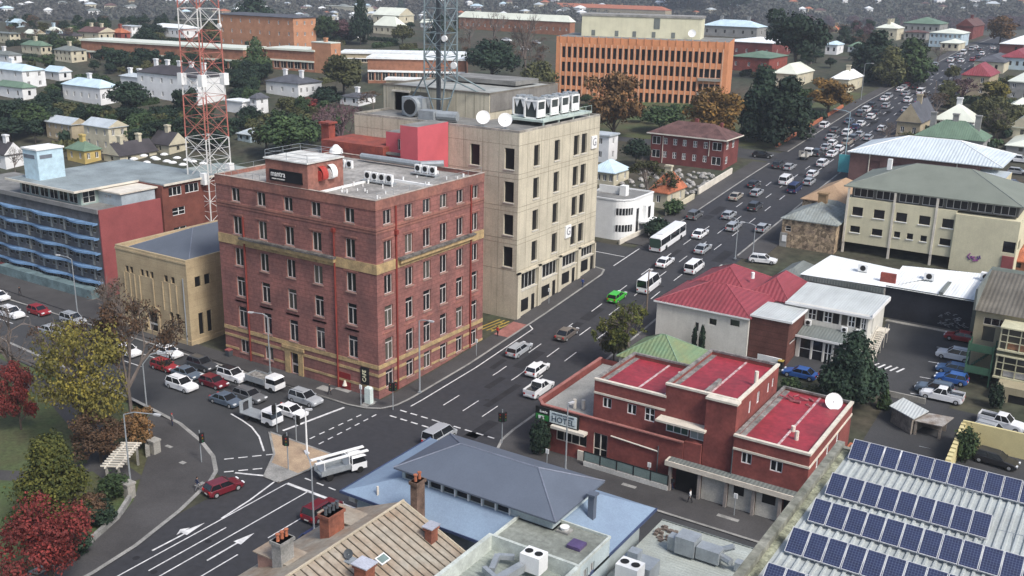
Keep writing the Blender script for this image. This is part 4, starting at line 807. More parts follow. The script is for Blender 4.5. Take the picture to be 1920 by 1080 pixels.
for x in (-47.4, -39.0, -31.6): mb.box(x, x+.4, 192.36, 192.5, 9.7, 20.2); mb.box(x, x+.4, 192.5, 192.9, 6, 9.8)
B8.put('column', mb, m_trim); mb = MB(); mb.box(-47.4, -28, 199, 199.2, 6, 9.8); B8.put('basement_wall', mb, m_dsteel); mb = MB(); mb.box(-19.5, -17.6, 191.9, 192.1, 9.2, 11.6); B8.put('red_roller_door', mb, m_rw)
mb = MB(); random.seed(2)
for k in range(26): a = random.uniform(0, 6.28); r = random.uniform(0, .95); mb.tube((-24.0+r*math.cos(a)*1.2, 192.08, 10.6+r*math.sin(a)*.8), (-24.0+r*math.cos(a+.9)*1.2, 192.08, 10.6+r*math.sin(a+.9)*.8), .12, 4, k % 2)
B8.put('graffiti', mb, [mat('graffiti_purple', (.12, .07, .2), .7), mat('graffiti_pink', (.35, .12, .3), .7)])
B = Bd('stone_cottage', 'rough stone cottage with grey iron hipped roof at the roadside, left of the yellow office', 'cottage', -54, 195, 7)
m_st = mat('rubble_stone', (.30, .23, .15), .95, .25, .8, (.16, .12, .09), kind='stone'); B.walls(-58.6, -48.2, 190.4, 203, 5.5, 13.0, m_st, F=[(-57.9, -56.8, 10.6, 11.7)], style='sash'); B.put('roof', MB().hip(-58.6, -48.2, 190.4, 203, 13.0, 2.6, .35), mat('patchy_iron', (.27, .30, .29), .6, .12, .4, (.18, .19, .17), kind='ribs')); B.put('chimney', MB().box(-54.2, -52.6, 197.5, 198.8, 14, 17.2).box(-54.4, -52.4, 197.3, 199, 17.2, 17.5), mat('sand_chimney', (.3, .2, .11), .9)); B.put('side_render', MB().box(-58.75, -57.4, 190.2, 190.4, 6, 10.3), m_kerb); B.put('sign_board', MB().box(-58.3, -57.5, 190.1, 190.2, 8.6, 9.8), m_white)
B = Bd('brown_roof_shed', 'old building with a patchy rust brown pitched roof behind the stone cottage', 'shed', -55, 215, 8); B.walls(-60.5, -51, 209, 228, 7, 13.4, m_st); B.put('roof', MB().hip(-60.5, -51, 209, 228, 13.4, 2.8, .4), mat('rusty_roof', (.27, .18, .11), .9, .2, .5, (.36, .25, .16)))
B.walls(-58, -49.5, 202.8, 208.8, 7, 12.6, m_st, name='front_wall'); B.put('front_roof', MB().hip(-58, -49.5, 202.8, 208.9, 12.6, 1.9, .3), m_gtin)
B = Bd('tin_roof_warehouse', 'long mauve brick warehouse with a huge pale tin hipped roof beside the road', 'warehouse', -45, 248, 12)
m_mb = mat('mauve_brick', (.15, .085, .08), .9, .12, .5); B.walls(-59.2, -31.5, 238.6, 259, 10, 19.6, m_mb, F=[(a, a+2.6, 16.4, 18.2) for a in (-55, -50.3, -45.5)]+[(-40.5, -39.3, 16.6, 18.1), (-38, -36.8, 16.6, 18.1), (-35.5, -34.3, 16.6, 18.1)], style='plain', mg=mat('brick_infill', (.11, .06, .06), .9)); B.put('roof', MB().hip(-59.2, -27.5, 238.6, 259.2, 19.6, 3.4, .6), mat('pale_blue_tin', (.55, .61, .64), .5, .06, .12, (.48, .54, .57), kind='ribs', p=1.2)); B.put('downpipe', MB().tube((-54.8, 238.5, 11), (-54.8, 238.5, 19.5), .12).tube((-36.1, 238.5, 11), (-36.1, 238.5, 19.5), .12), m_trim)
B = Bd('cream_flat_annex', 'small cream box building at the right end of the pale tin roofed warehouse', 'annex', -29, 236, 12); B.walls(-32, -25.5, 233.5, 243, 10, 18.3, m_cream, mt=m_tin)
# apartments at the right edge
B9 = Bd('balcony_apartments', 'ochre apartments with glazed corner bays and a dark corrugated roof beside the green stair', 'apartments', -10, 150, 1)
m_och = mat('ochre_render', (.34, .30, .20), .85, .08, .3, kind='streak', p=.5); B9.walls(-17.4, 2, 150.5, 162, 1, 13.2, m_och, F=[(-16.3, -13.2, 11.2, 12.3, 'multi'), (-16.2, -14.6, 8.8, 11.0, 'plain'), (-11, -8, 11.2, 12.3, 'multi')], mf=m_trim)
mb = MB(); mb.face([(-17.6, 150.0, 13.2), (2, 150.0, 13.2), (2, 162.4, 16.2), (-17.6, 162.4, 16.2)]); mb.box(-17.8, -17.55, 150, 162.4, 13.2, 16.3, 1); B9.put('roof', mb, [mat('brown_corrugated', (.13, .12, .10), .8, .15, .3, kind='ribs'), m_gtin]); mb = MB(); mb.face([(-17.5, 162, 13.2), (-17.5, 162, 16.2), (-17.5, 150.5, 13.2)]); mb.box(-19.5, 2, 164, 180, 3, 12.4); B9.put('rear_block', mb, mat('dark_green_grey', (.12, .14, .12), .8))
B9.walls(-12.6, 2, 143.5, 150.4, 1, 5.2, m_och, F=[(-11.0, -3, 1.2, 4.2)], name='garage_wall', style='plain', mg=m_black)
for i, (z0, z1) in enumerate(((5.4, 8.4), (9.4, 12.4))):
    mb = MB(); mb.box(-13.6, 2, 146.4, 150.4, z0-.25, z0); mb.box(-13.6, 2, 146.3, 150.4, z1, z1+.18)
    B9.put('bay_slab', mb, mat('pale_olive_trim', (.50, .48, .33), .8)); mb = MB(); 
    for x in (-13.5, -12.6, -11.0, -9.4, -7.8, -6.2, -4.6): mb.box(x, x+.14, 146.5, 146.64, z0, z1)
    for x in (-13.5,):
        for y in (147.6, 148.8, 150): mb.box(x, x+.14, y, y+.14, z0, z1)
    for z in (z0+1.0, z0+2.0): mb.box(-13.36, 2, 146.52, 146.62, z, z+.1); mb.box(-13.48, -13.38, 146.65, 150.2, z, z+.1)
    B9.put('bay_frame', mb, MATS['pale_olive_trim']); mb = MB(); mb.box(-13.3, 2, 146.8, 146.84, z0, z1); mb.box(-13.3, -13.26, 146.84, 150.3, z0, z1); B9.put('bay_glass', mb, m_glass)
    mb = MB(); mb.box(-12.4, -8.5, 146.72, 146.78, z0+.1, z0+.9); B9.put('bay_panel', mb, mat('tan_panel' if i else 'pale_junk', (.27, .14, .08) if i else (.4, .4, .4), .8))
mb = MB()
for z in (1.8, 5.0, 8.2): 
    if z > 2: mb.box(-17.2, -14.0, 146.8, 149.2, z, z+.15)
    for k in range(11): mb.box(-16.9+k*.26, -16.6+k*.26, 149.3, 150.3, z-3+k*.28 if z > 2 else 0, z-2.9+k*.28 if z > 2 else .1)
for x, y in ((-17.2, 146.8), (-14, 146.8), (-17.2, 149.2), (-14, 149.2)): mb.box(x-.09, x+.09, y-.09, y+.09, 1, 9.6)
for z in (5.0, 8.2): 
    mb.box(-17.2, -14, 146.78, 146.83, z+.1, z+1.1); mb.box(-17.24, -17.2, 146.8, 149.2, z+.1, z+1.1)
B9.put('green_stair', mb, mat('stair_green', (.05, .12, .075), .6))
B = Bd('yard_shed', 'crooked grey plank shed with a rusty iron lean-to behind the pub yard', 'shed', -20, 134, 1.5)
m_plank = mat('grey_planks', (.24, .21, .18), .9, .2, 1, kind='streak'); mb = MB(); mb.prism([(-23.2, 130.6), (-20.2, 128.4), (-19.2, 131.6), (-22.6, 134.0)], 1.2, 3.9); B.put('wall', mb, m_plank); mb = MB(); mb.prism([(-23.6, 130.6), (-20.0, 128.0), (-18.9, 131.8), (-22.7, 134.5)], 3.9, 4.02); B.put('roof', mb, MATS['pale_grey_tin']); mb = MB(); mb.prism([(-19.9, 128.6), (-16.6, 128.8), (-15.9, 132.6), (-18.9, 132.2)], 3.5, 3.6); B.put('lean_to_roof', mb, mat('rust_grey_iron', (.3, .29, .27), .8, .2, .8, (.16, .12, .09))); mb = MB(); mb.box(-19.9, -19.6, 128.7, 129, .8, 3.5); mb.box(-17.0, -16.7, 129, 129.3, .8, 3.5); mb.box(-19.5, -16.5, 131.5, 131.7, .8, 3.5); B.put('lean_to_post', mb, m_plank)
mb = MB(); zt = 4.9; mb.box(-14.4, 4, 129.0, 129.35, 0, zt); wl = mb.obj('yellow_retaining_wall', mat('yellow_block_wall', (.58, .51, .27), .85, .05, .4)); tag(wl, 'pale yellow block wall behind the black estate car', 'wall')
mb = MB()
for k in range(11): mb.box(-14.55, -13.95, 118.6+k*1.0, 119.45+k*1.0, 0, 3.3+k*.13)
tag(mb.obj('yellow_capped_wall', MATS['yellow_block_wall']), 'stepped yellow wall end running down towards the solar panels', 'wall')
mb = MB(); mb.box(-14.5, 4, 129.35, 141, 2.3, 2.5) if 0 else None
mb = MB(); mb.prism([(-18.6, 126.0), (-16.7, 126.2), (-16.5, 127.6), (-18.4, 127.4)], .9, 1.4); tag(mb.obj('water_tank_lid', m_steel), 'grey metal lid lying in the yard below the crooked shed', 'metal lid')
mb = MB().box(-31.8, -31.4, 124, 139, 1.0, 2.6).box(-31.4, -20.4, 137.8, 138.1, 1.6, 3.2); tag(mb.obj('concrete_yard_wall', m_conc), 'grey concrete wall along the lower edge of the car park', 'wall')
mb = MB(); mb.box(-31.9, -18.0, 163.0, 164.3, 4.0, 5.1); tag(mb.obj('raised_bed', m_conc), 'raised concrete planter below the black graffiti wall', 'planter')
# ================================================================ building with solar panels, close to the camera
m_srf = mat('ribbed_pale_roof', (.36, .39, .385), .5, .1, .3, (.30, .32, .31), kind=None); B10 = Bd('solar_roof_building', 'tall building nearest the camera whose pale ribbed roof carries rows of blue solar panels', 'building', 0, 50, 0)
ZR = 25.9; B10.walls(-14.7, 22, 20, 67.1, 0, ZR-.3, m_conc); mb = MB(); x = -14.3; i = 0      # ribbed sheet: trapezoid profile across x
prof = []
while x < 22: prof += [(x, ZR-.12), (x+.26, ZR-.12), (x+.32, ZR), (x+.44, ZR)]; x += .5
for (a, c), (d, e) in zip(prof, prof[1:]): mb.face([(a, 20, c), (d, 20, e), (d, 66.9, e), (a, 66.9, c)])
B10.put('ribbed_roof', mb, m_srf); mb = MB(); mb.box(-15.25, -14.75, 20, 67.4, ZR-.6, ZR+.35); mb.box(-14.75, 22, 66.95, 67.4, ZR-.6, ZR+.05); B10.put('parapet', mb, mat('mossy_parapet', (.20, .20, .17), .95, .3, .7, (.11, .115, .09), fine=2)); mb = MB(); mb.box(-14.74, -14.3, 20, 66.94, ZR-.25, ZR-.05); B10.put('gutter', mb, mat('lichen_gutter', (.27, .28, .2), .9, .3, 1.2))
m_cell = mat('solar_cells', (.022, .03, .075), .25, .1, 1.5, (.02, .024, .052), kind='cells', spec=.6); m_al = mat('panel_frame', (.55, .56, .58), .4)
pc = MB().box(.03, .98, .03, 1.62, .012, .03).mesh('cells', [m_cell]); pf = MB().box(0, 1.01, 0, .03, 0, .04).box(0, 1.01, 1.62, 1.65, 0, .04).box(0, .03, .03, 1.62, 0, .04).box(.98, 1.01, .03, 1.62, 0, .04).mesh('frame', [m_al])
pl = MB().box(.1, .14, 1.5, 1.55, -.02, 0).mesh('rail', [m_al]); TL = math.radians(33); ORD = ['first', 'second', 'third', 'fourth', 'fifth', 'sixth', 'seventh', 'eighth', 'ninth', 'tenth', 'eleventh', 'twelfth', 'thirteenth']
RW = ['farthest row', 'second row from the back', 'middle row', 'second row from the front', 'front row']
for r, (yb, n, x0) in enumerate(((65.35, 12, -14.0), (59.45, 9, -13.85), (55.5, 12, -13.75), (51.35, 12, -13.8), (46.9, 12, -13.75))):
    mb = MB(); n_ = n
    for k in range(n+1): x = x0+k*1.06; mb.tube((x, yb+1.36, ZR-.05), (x, yb+1.36, ZR+.95), .025, 4) if k % 2 == 0 else None
    mb.tube((x0, yb+1.34, ZR+.92), (x0+n*1.06, yb+1.34, ZR+.92), .03, 4); mb.tube((x0, yb+.08, ZR+.08), (x0+n*1.06, yb+.08, ZR+.08), .03, 4)
    arr = thing('solar_array', 'rack of blue solar panels, '+RW[r]+' on the pale ribbed roof', 'solar panels', (x0, yb, ZR), 0, 'rows of solar panels'); mb.v = [(a-x0, c-yb, e-ZR) for a, c, e in mb.v]; mb.obj('rack', m_al, arr)
    for k in range(n):
        t = ob('solar_panel', pc, arr, (k*1.06, 0, .14)); t.rotation_euler = (TL, 0, 0); ob('frame', pf, t)
mb = MB()
for x, y, h, a in ((-6.4, 62.6, 1.3, 0), (-3.0, 58.5, 1.4, 1)):
    mb = MB(); mb.tube((x, y, ZR), (x, y, ZR+h), .03, 4); mb.tube((x-.9, y, ZR+h), (x+.9, y+.1, ZR+h), .02, 4)
    for k in range(5): mb.tube((x-.8+k*.35, y-.3, ZR+h), (x-.8+k*.35, y+.3, ZR+h), .015, 4)
    tag(mb.obj('roof_aerial', m_steel), ['thin television aerial between the farthest and second solar panel rows', 'thin television aerial right of the second solar panel row'][a], 'aerial')
# ================================================================ roofs along the bottom edge
B11 = Bd('blue_roof_building', 'corner shop with sky blue lower roofs and a slate blue upper roof', 'building', -50, 75, 0)
m_lb = mat('sky_blue_roof', (.21, .285, .375), .6, .08, .25, (.19, .25, .335)); m_sb = mat('slate_blue_roof', (.105, .125, .16), .6, .05, .25); m_pb2 = mat('pale_blue_wall', (.45, .52, .53), .8, .08, .4)
B11.walls(-61.2, -36.2, 68.6, 81.6, -.3, 7.5, m_pb2); mb = MB(); lo_ = (-62.4, -34.9, 67.6, 82.4); mb.frus(lo_, (-57.2, -39.6, 70.4, 78.8), 7.6, 9.4); B11.put('lower_roof', mb, m_lb); mb = MB(); mb.box(-62.5, -62.4, 67.5, 82.5, 7.4, 7.68); mb.box(-62.4, -34.9, 67.5, 67.6, 7.4, 7.68); mb.box(-34.9, -34.8, 67.5, 82.4, 7.4, 7.68); B11.put('gutter', mb, mat('navy_gutter', (.05, .07, .14), .6))
B11.walls(-57.0, -39.8, 70.6, 78.6, 9.0, 10.5, m_pb2, F=[(-56.6+k*1.55, -55.3+k*1.55, 9.45, 10.4, 'plain') for k in range(8)], name='clerestory_wall', dep=.12); mb = MB()
for k in range(8): mb.box(-55.25+k*1.55, -55.1+k*1.55, 70.45, 70.6, 9.2, 10.5)
B11.put('window_post', mb, m_white); B11.put('upper_roof', MB().hip(-57.0, -39.6, 70.4, 78.8, 10.5, 2.0, .5), m_sb); mb = MB(); mb.box(-62.0, -61.2, 68.3, 68.6, 6.3, 7.4); mb.tube((-58.3, 68.4, 0), (-58.3, 68.4, 9), .12); B11.put('downpipe', mb, m_trim)
B11.put('flue', MB().box(-38.6, -38.0, 75.0, 75.6, 8.5, 11.2).box(-38.75, -37.85, 74.85, 75.75, 11.2, 11.4), m_sb)
B12 = Bd('terrace_house', 'old terrace house with a tan ribbed iron gable roof, dormers and brick chimneys', 'house', -53, 58, 0)
m_tan = mat('tan_iron_roof', (.29, .27, .225), .6, .16, .3, (.27, .20, .14), fine=2, kind='streak', p=.25); B12.walls(-60, -46.4, 40, 65.8, -.3, 6.8, mat('dark_brick', (.13, .075, .05), .9, .2, .5)); mb = MB()
RX, RZ = -53.3, 10.0; mb.face([(RX, 40, RZ), (RX, 66.1, RZ), (-46.0, 66.1, 7.0), (-46.0, 40, 7.0)][::-1]); mb.face([(RX, 40, RZ), (RX, 66.1, RZ), (-60.4, 66.1, 6.9), (-60.4, 40, 6.9)]); B12.put('roof', mb, m_tan)
mb = MB(); y = 41.0
while y < 66: 
    mb.face([(RX, y-.04, RZ+.1), (-46.0, y-.04, 7.1), (-46.0, y+.04, 7.1), (RX, y+.04, RZ+.1)]); mb.face([(RX, y-.04, RZ), (-46.0, y-.04, 7.0), (-46.0, y-.04, 7.1), (RX, y-.04, RZ+.1)]); y += .82
B12.put('standing_seam', mb, mat('dark_seam', (.10, .085, .065), .7)); mb = MB(); mb.tube((RX, 40, RZ+.06), (RX, 66.2, RZ+.06), .14, 6); mb.tube((RX, 66.1, RZ+.02), (-46.0, 66.1, 7.02), .12, 5); B12.put('ridge_cap', mb, mat('pale_tan_cap', (.42, .37, .28), .7))
mb = MB(); mb.face([(RX, 66.05, RZ-.05), (-46.2, 66.05, 6.95), (-46.2, 66.05, 6), (-60, 66.05, 6), (-60, 66.05, 6.9)]); B12.put('gable', mb, m_st)
for y in (54.6, 62.6):
    mb = MB(); mb.box(-59.4, -56.0, y-1.0, y+1.0, 7.2, 8.9); mb.prism([(-59.7, y-1.25), (-55.2, y-1.25), (-55.2, y+1.25), (-59.7, y+1.25)], 8.9, 9.0, 1); d_ = B12.put('dormer', mb, [mat('pink_render_dormer', (.33, .20, .16), .8), m_tan])
def chimney(x, y, z0, z1, w, d, mm, pots, nm, cap=True, potm=None):
    mb = MB(); mb.box(x-w/2, x+w/2, y-d/2, y+d/2, z0, z1); mb.box(x-w/2-.12, x+w/2+.12, y-d/2-.12, y+d/2+.12, z1-.3, z1) ; ch = B12.put('chimney', mb, mm)
    mb = MB()
    for k in range(pots): yy = y-d/2+d*(k+.5)/pots; mb.tube((x, yy, z1), (x, yy, z1+.6), .16, 8, 0, .13); mb.tube((x, yy, z1+.6), (x, yy, z1+.7), .2, 8, 0)
    if pots: B12.put('chimney_pot', mb, potm or m_terra, parent=None)
    if cap: B12.put('chimney_cap', MB().box(x-w/2-.2, x+w/2+.2, y-d/2-.2, y+d/2+.2, z1, z1+.1), mat('cap_grey', (.42, .44, .5), .7))
chimney(-56.4, 59.8, 7.9, 10.9, 1.1, 2.0, mat('orange_brick', (.25, .09, .055), .9, .2, .8, (.16, .065, .045), fine=4), 4, '', False, m_dsteel); chimney(-56.6, 53.9, 7.8, 11.0, 1.1, 1.5, m_kerb, 3, '', False)
chimney(-52.2, 66.9, 7.2, 12.2, .75, 1.2, mat('sooty_brick', (.15, .10, .075), .9, .25, 1), 2, '', False); chimney(-48.9, 64.6, 7.4, 9.6, .75, .95, MATS['orange_brick'], 0, ''); chimney(-49.0, 55.6, 7.6, 10.4, 1.3, 1.1, MATS['orange_brick'], 0, ''); chimney(-43.8, 71.2, 8.4, 10.6, 1.1, .9, MATS['sooty_brick'], 0, '')
mb = MB(); mb.box(-.45, .45, -.6, .6, 0, .1); sk = thing('skylight', 'small white framed skylight in the tan iron roof', 'skylight', (-49.9, 59.0, 8.72)); sk.rotation_euler = (0, math.radians(22.5), 0); ob('frame', mb.mesh('frame', [m_white]), sk); ob('glass', MB().box(-.33, .33, -.48, .48, .1, .12).mesh('glass', [MATS['screen_glass']]), sk)
dish('satellite_dish', 'dark grey satellite dish on the tan iron roof', -51.6, 56.6, 9.3, .42, 160, .6, 30, m_dsteel)
B13 = Bd('grey_flat_roof_building', 'building with a mottled grey flat roof and a sunken plant deck at the bottom centre', 'building', -39, 62, 0)
m_gf = mat('mottled_grey_felt', (.20, .215, .19), .9, .2, .35, (.14, .15, .13), fine=2.4); B13.walls(-43.4, -34.8, 66.4, 72.2, 0, 9.4, m_pb2, R=[(67.4, 68.2, 7.4, 8.6), (68.6, 69.4, 7.4, 8.6)], mt=m_gf, name='rear_wall'); B13.walls(-43.6, -34.6, 40, 66.35, 0, 8.3, m_pb2, mt=mat('ribbed_grey_deck', (.26, .29, .26), .6, .12, .3, kind='ribsy'), name='front_wall')
mb = MB(); mb.box(-43.5, -43.3, 66.5, 72.2, 9.4, 9.65); mb.box(-34.9, -34.7, 66.5, 72.2, 9.4, 9.65); mb.box(-43.3, -34.9, 72.05, 72.2, 9.4, 9.65); mb.box(-43.8, -43.4, 40, 66.4, 8.3, 9.75); mb.box(-43.4, -34.6, 66.15, 66.45, 8.3, 9.75); mb.box(-34.9, -34.5, 40, 66.1, 8.3, 9.75); B13.put('parapet', mb, mat('pale_green_grey', (.50, .54, .50), .8, .1, 1))
tag(MB().box(-37.2, -35.9, 68.6, 69.9, 9.45, 9.75).obj('roof_window', mat('purple_glass', (.10, .07, .16), .3)), 'square purple tinted skylight on the mottled grey flat roof', 'skylight')
t = thing('roof_cowl', 'round white ventilation cowl on the mottled grey flat roof', 'vent', (-38.7, 70.9, 9.4)); ob('base', MB().box(-.6, .6, -.5, .5, 0, .2).mesh('base', [m_kerb]), t); ob('cap', MB().tube((0, 0, .2), (0, 0, .5), .35, 10, 0, .45).mesh('cap', [m_white]), t)
def bigac(x, y, z, label, w, d, h, n=2): return acunit(x, y, z, label, w, d, h, fans=n, top=True)
bigac(-39.2, 64.1, 8.8, 'white twin fan cooling unit in the corner of the sunken plant deck', 1.9, 1.5, 1.7); mb = MB(); 
for a, c, r in (((-41.7, 64.5, 9.1), (-40.9, 62.4, 9.1), .35), ((-41.7, 64.5, 9.1), (-40.4, 65.2, 9.1), .3), ((-41.6, 62.3, 9.1), (-40.0, 61.6, 9.1), .3), ((-38.9, 64.0, 9.3), (-39.3, 62.0, 9.3), .5), ((-39.3, 62.0, 9.3), (-39.8, 58.5, 9.3), .5)): mb.tube(a, c, r, 4)
tag(mb.obj('air_duct', m_steel), 'square silver ducts winding over the sunken plant deck', 'duct')
B14 = Bd('corrugated_flat_building', 'low building with a pale corrugated roof crowded with silver air handling plant', 'building', -30, 75, 0)
B14.walls(-34.5, -24.4, 50, 83.0, 0, 5.9, m_conc); B14.put('roof', MB().box(-34.6, -24.3, 50, 83.2, 5.9, 6.02), mat('corrugated_green_grey', (.36, .39, .36), .6, .14, .25, (.28, .30, .27), kind='ribsy', p=.7)); B14.put('gutter', MB().box(-34.6, -24.3, 83.2, 83.35, 5.7, 6.12).box(-24.3, -24.1, 50, 83.3, 5.7, 6.15), m_gtin)
def plant(label, x, y, z, boxes, cyl=()):
    mb = MB(); [mb.box(*q) for q in boxes]; [mb.tube(a, c, r, 8) for a, c, r in cyl]; t = thing('air_handling_unit', label, 'air handling unit', (x, y, z), 0); ob('casing', mb.mesh('casing', [m_steel]), t); return t
plant('long grey air handling unit with white end boxes in the middle of the corrugated roof', -31.0, 78.0, 6.02, [(0, 1.9, 0, 1.8, .3, 2.0), (2.0, 4.2, .2, 1.6, .3, 1.5), (-.9, -.1, .4, 1.4, .1, 1.5), (5.6, 6.2, .5, 1.3, .2, 1.0)], [((4.2, .9, .9), (5.3, .5, .9), .35), ((4.0, 1.6, 1.2), (5.0, 1.9, 1.7), .3)])
bigac(-33.2, 70.2, 6.02, 'white twin fan cooling unit at the lower left of the corrugated roof', 2.1, 1.6, 2.4); plant('grey pitched plant box with a white top unit at the left of the corrugated roof', -33.8, 72.2, 6.02, [(0, 3.0, 0, 2.2, 0, 1.5), (.5, 1.5, .6, 1.6, 1.5, 2.3)]); bigac(-27.8, 71.6, 6.02, 'cream topped cooling box on the front of the corrugated roof', 1.8, 1.4, 1.0)
mb = MB(); random.seed(5)
for k in range(22): x = random.uniform(-34.2, -32.6); y = random.uniform(79.4, 82.0); mb.box(x, x+.35, y, y+.3, 6.02, 6.02+random.uniform(.1, .35))
tag(mb.obj('scrap_pile', mat('scrap_brown', (.15, .12, .10), .9)), 'small pile of brown scrap blocks on the corner of the corrugated roof', 'scrap pile')
# ================================================================ houses and larger buildings further off
WC = {'white': mat('house_white', (.70, .71, .71), .85, .05, .4), 'cream': mat('house_cream', (.52, .48, .36), .85, .08, .4), 'tan': mat('house_tan', (.38, .32, .22), .9, .1, .4), 'brick': mat('house_brick', (.30, .14, .085), .9, .14, .5), 'red': m_brickr,
      'orange': mat('orange_brickwork', (.44, .225, .13), .9, .1, .4, (.37, .18, .10)), 'grey': mat('house_grey', (.27, .27, .26), .85, .1, .4), 'yellow': mat('house_yellow', (.50, .38, .14), .85, .08, .4), 'blue': mat('house_pale_blue', (.40, .50, .56), .8, .06, .4), 'stone': m_st, 'maroon': mat('maroon_brick', (.17, .05, .045), .9, .14, .4)}
RC = {'slate': m_slate, 'tin': m_tin, 'white': m_wtin, 'green': m_green, 'terra': m_terra, 'grey': m_gtin, 'maroon': m_maroonr, 'bluetin': mat('ice_blue_tin', (.52, .66, .74), .5, .06, .2, kind='ribs'), 'lime': mat('pale_lime_tin', (.63, .66, .57), .5, .05, .2), 'red': m_rred, 'brown': m_maroonr, 'dark': mat('charcoal_roof', (.055, .05, .055), .8, .15, .3)}
HR = []
def house(name, label, cat, xl, xc, xr, yb, wp, wall_='white', roof='slate', kind='hip', rh=2.0, nf=3, nr=2, fl=1, ch=0, over=.4, chm=None, ww=1.0, wh=None, group=None, dmin=5., base=1.8):
    HR.append((xl, xr, yb-wp-4, yb)); x1, y0 = R(xc, yb); x0 = PYp(xl, yb, y0)[0]; y1 = PXp(xr, yb, x1)[0]
    if not (y0+dmin < y1 < y0+60): y1 = y0+max(dmin, min(60, y1-y0 if y1 > y0 else dmin))
    z0 = gz(x1, y0); z1 = hgt(x1, y0, yb-wp); b_ = Bd(name, label, cat, (x0+x1)/2, (y0+y1)/2, z0, group=group)
    fh = (z1-z0)/fl; wh_ = wh or min(1.6, fh*.5); rows = [z0+fh*k+fh*.36 for k in range(fl)]
    def cols(a, c, n): return [a+(c-a)*(k+.5)/n for k in range(n)]
    F_ = grid(cols(x0, x1, nf), rows, min(ww, (x1-x0)/max(nf, 1)*.7), wh_) if nf else []; R_ = grid(cols(y0, y1, nr), rows, min(ww, (y1-y0)/max(nr, 1)*.7), wh_) if nr else []
    b_.walls(x0, x1, y0, y1, z0-base, z1, WC[wall_], F_, R_, style='pair' if fh > 2 else 'plain', frames=wp > 22, mf=m_white)
    if kind == 'flat': mb = MB(); mb.box(x0-over, x1+over, y0-over, y1+over, z1, z1+.35)
    elif kind == 'gableX': mb = MB(); mb.hip(x0, x1, y0, y1, z1, rh, over, gable=True, m=0, mg=1) if x1-x0 >= y1-y0 else mb.hip(x0, x1, y0, y1, z1, rh, over, gable=True, m=0, mg=1)
    else: mb = MB(); mb.hip(x0, x1, y0, y1, z1, rh, over)
    b_.put('roof', mb, [RC[roof], WC[wall_]])
    random.seed(int(xl)*7+int(yb))
    for k in range(ch):
        u = (k+.5)/ch; lx = x1-x0 >= y1-y0; cx = x0+(x1-x0)*(u if lx else .5); cy_ = y0+(y1-y0)*(.5 if lx else u)
        mb = MB(); mb.box(cx-.7, cx+.7, cy_-.45, cy_+.45, z1, z1+rh+1.7); mb.box(cx-.85, cx+.85, cy_-.6, cy_+.6, z1+rh+1.5, z1+rh+1.9); b_.put('chimney', mb, WC[chm or wall_])
    return b_
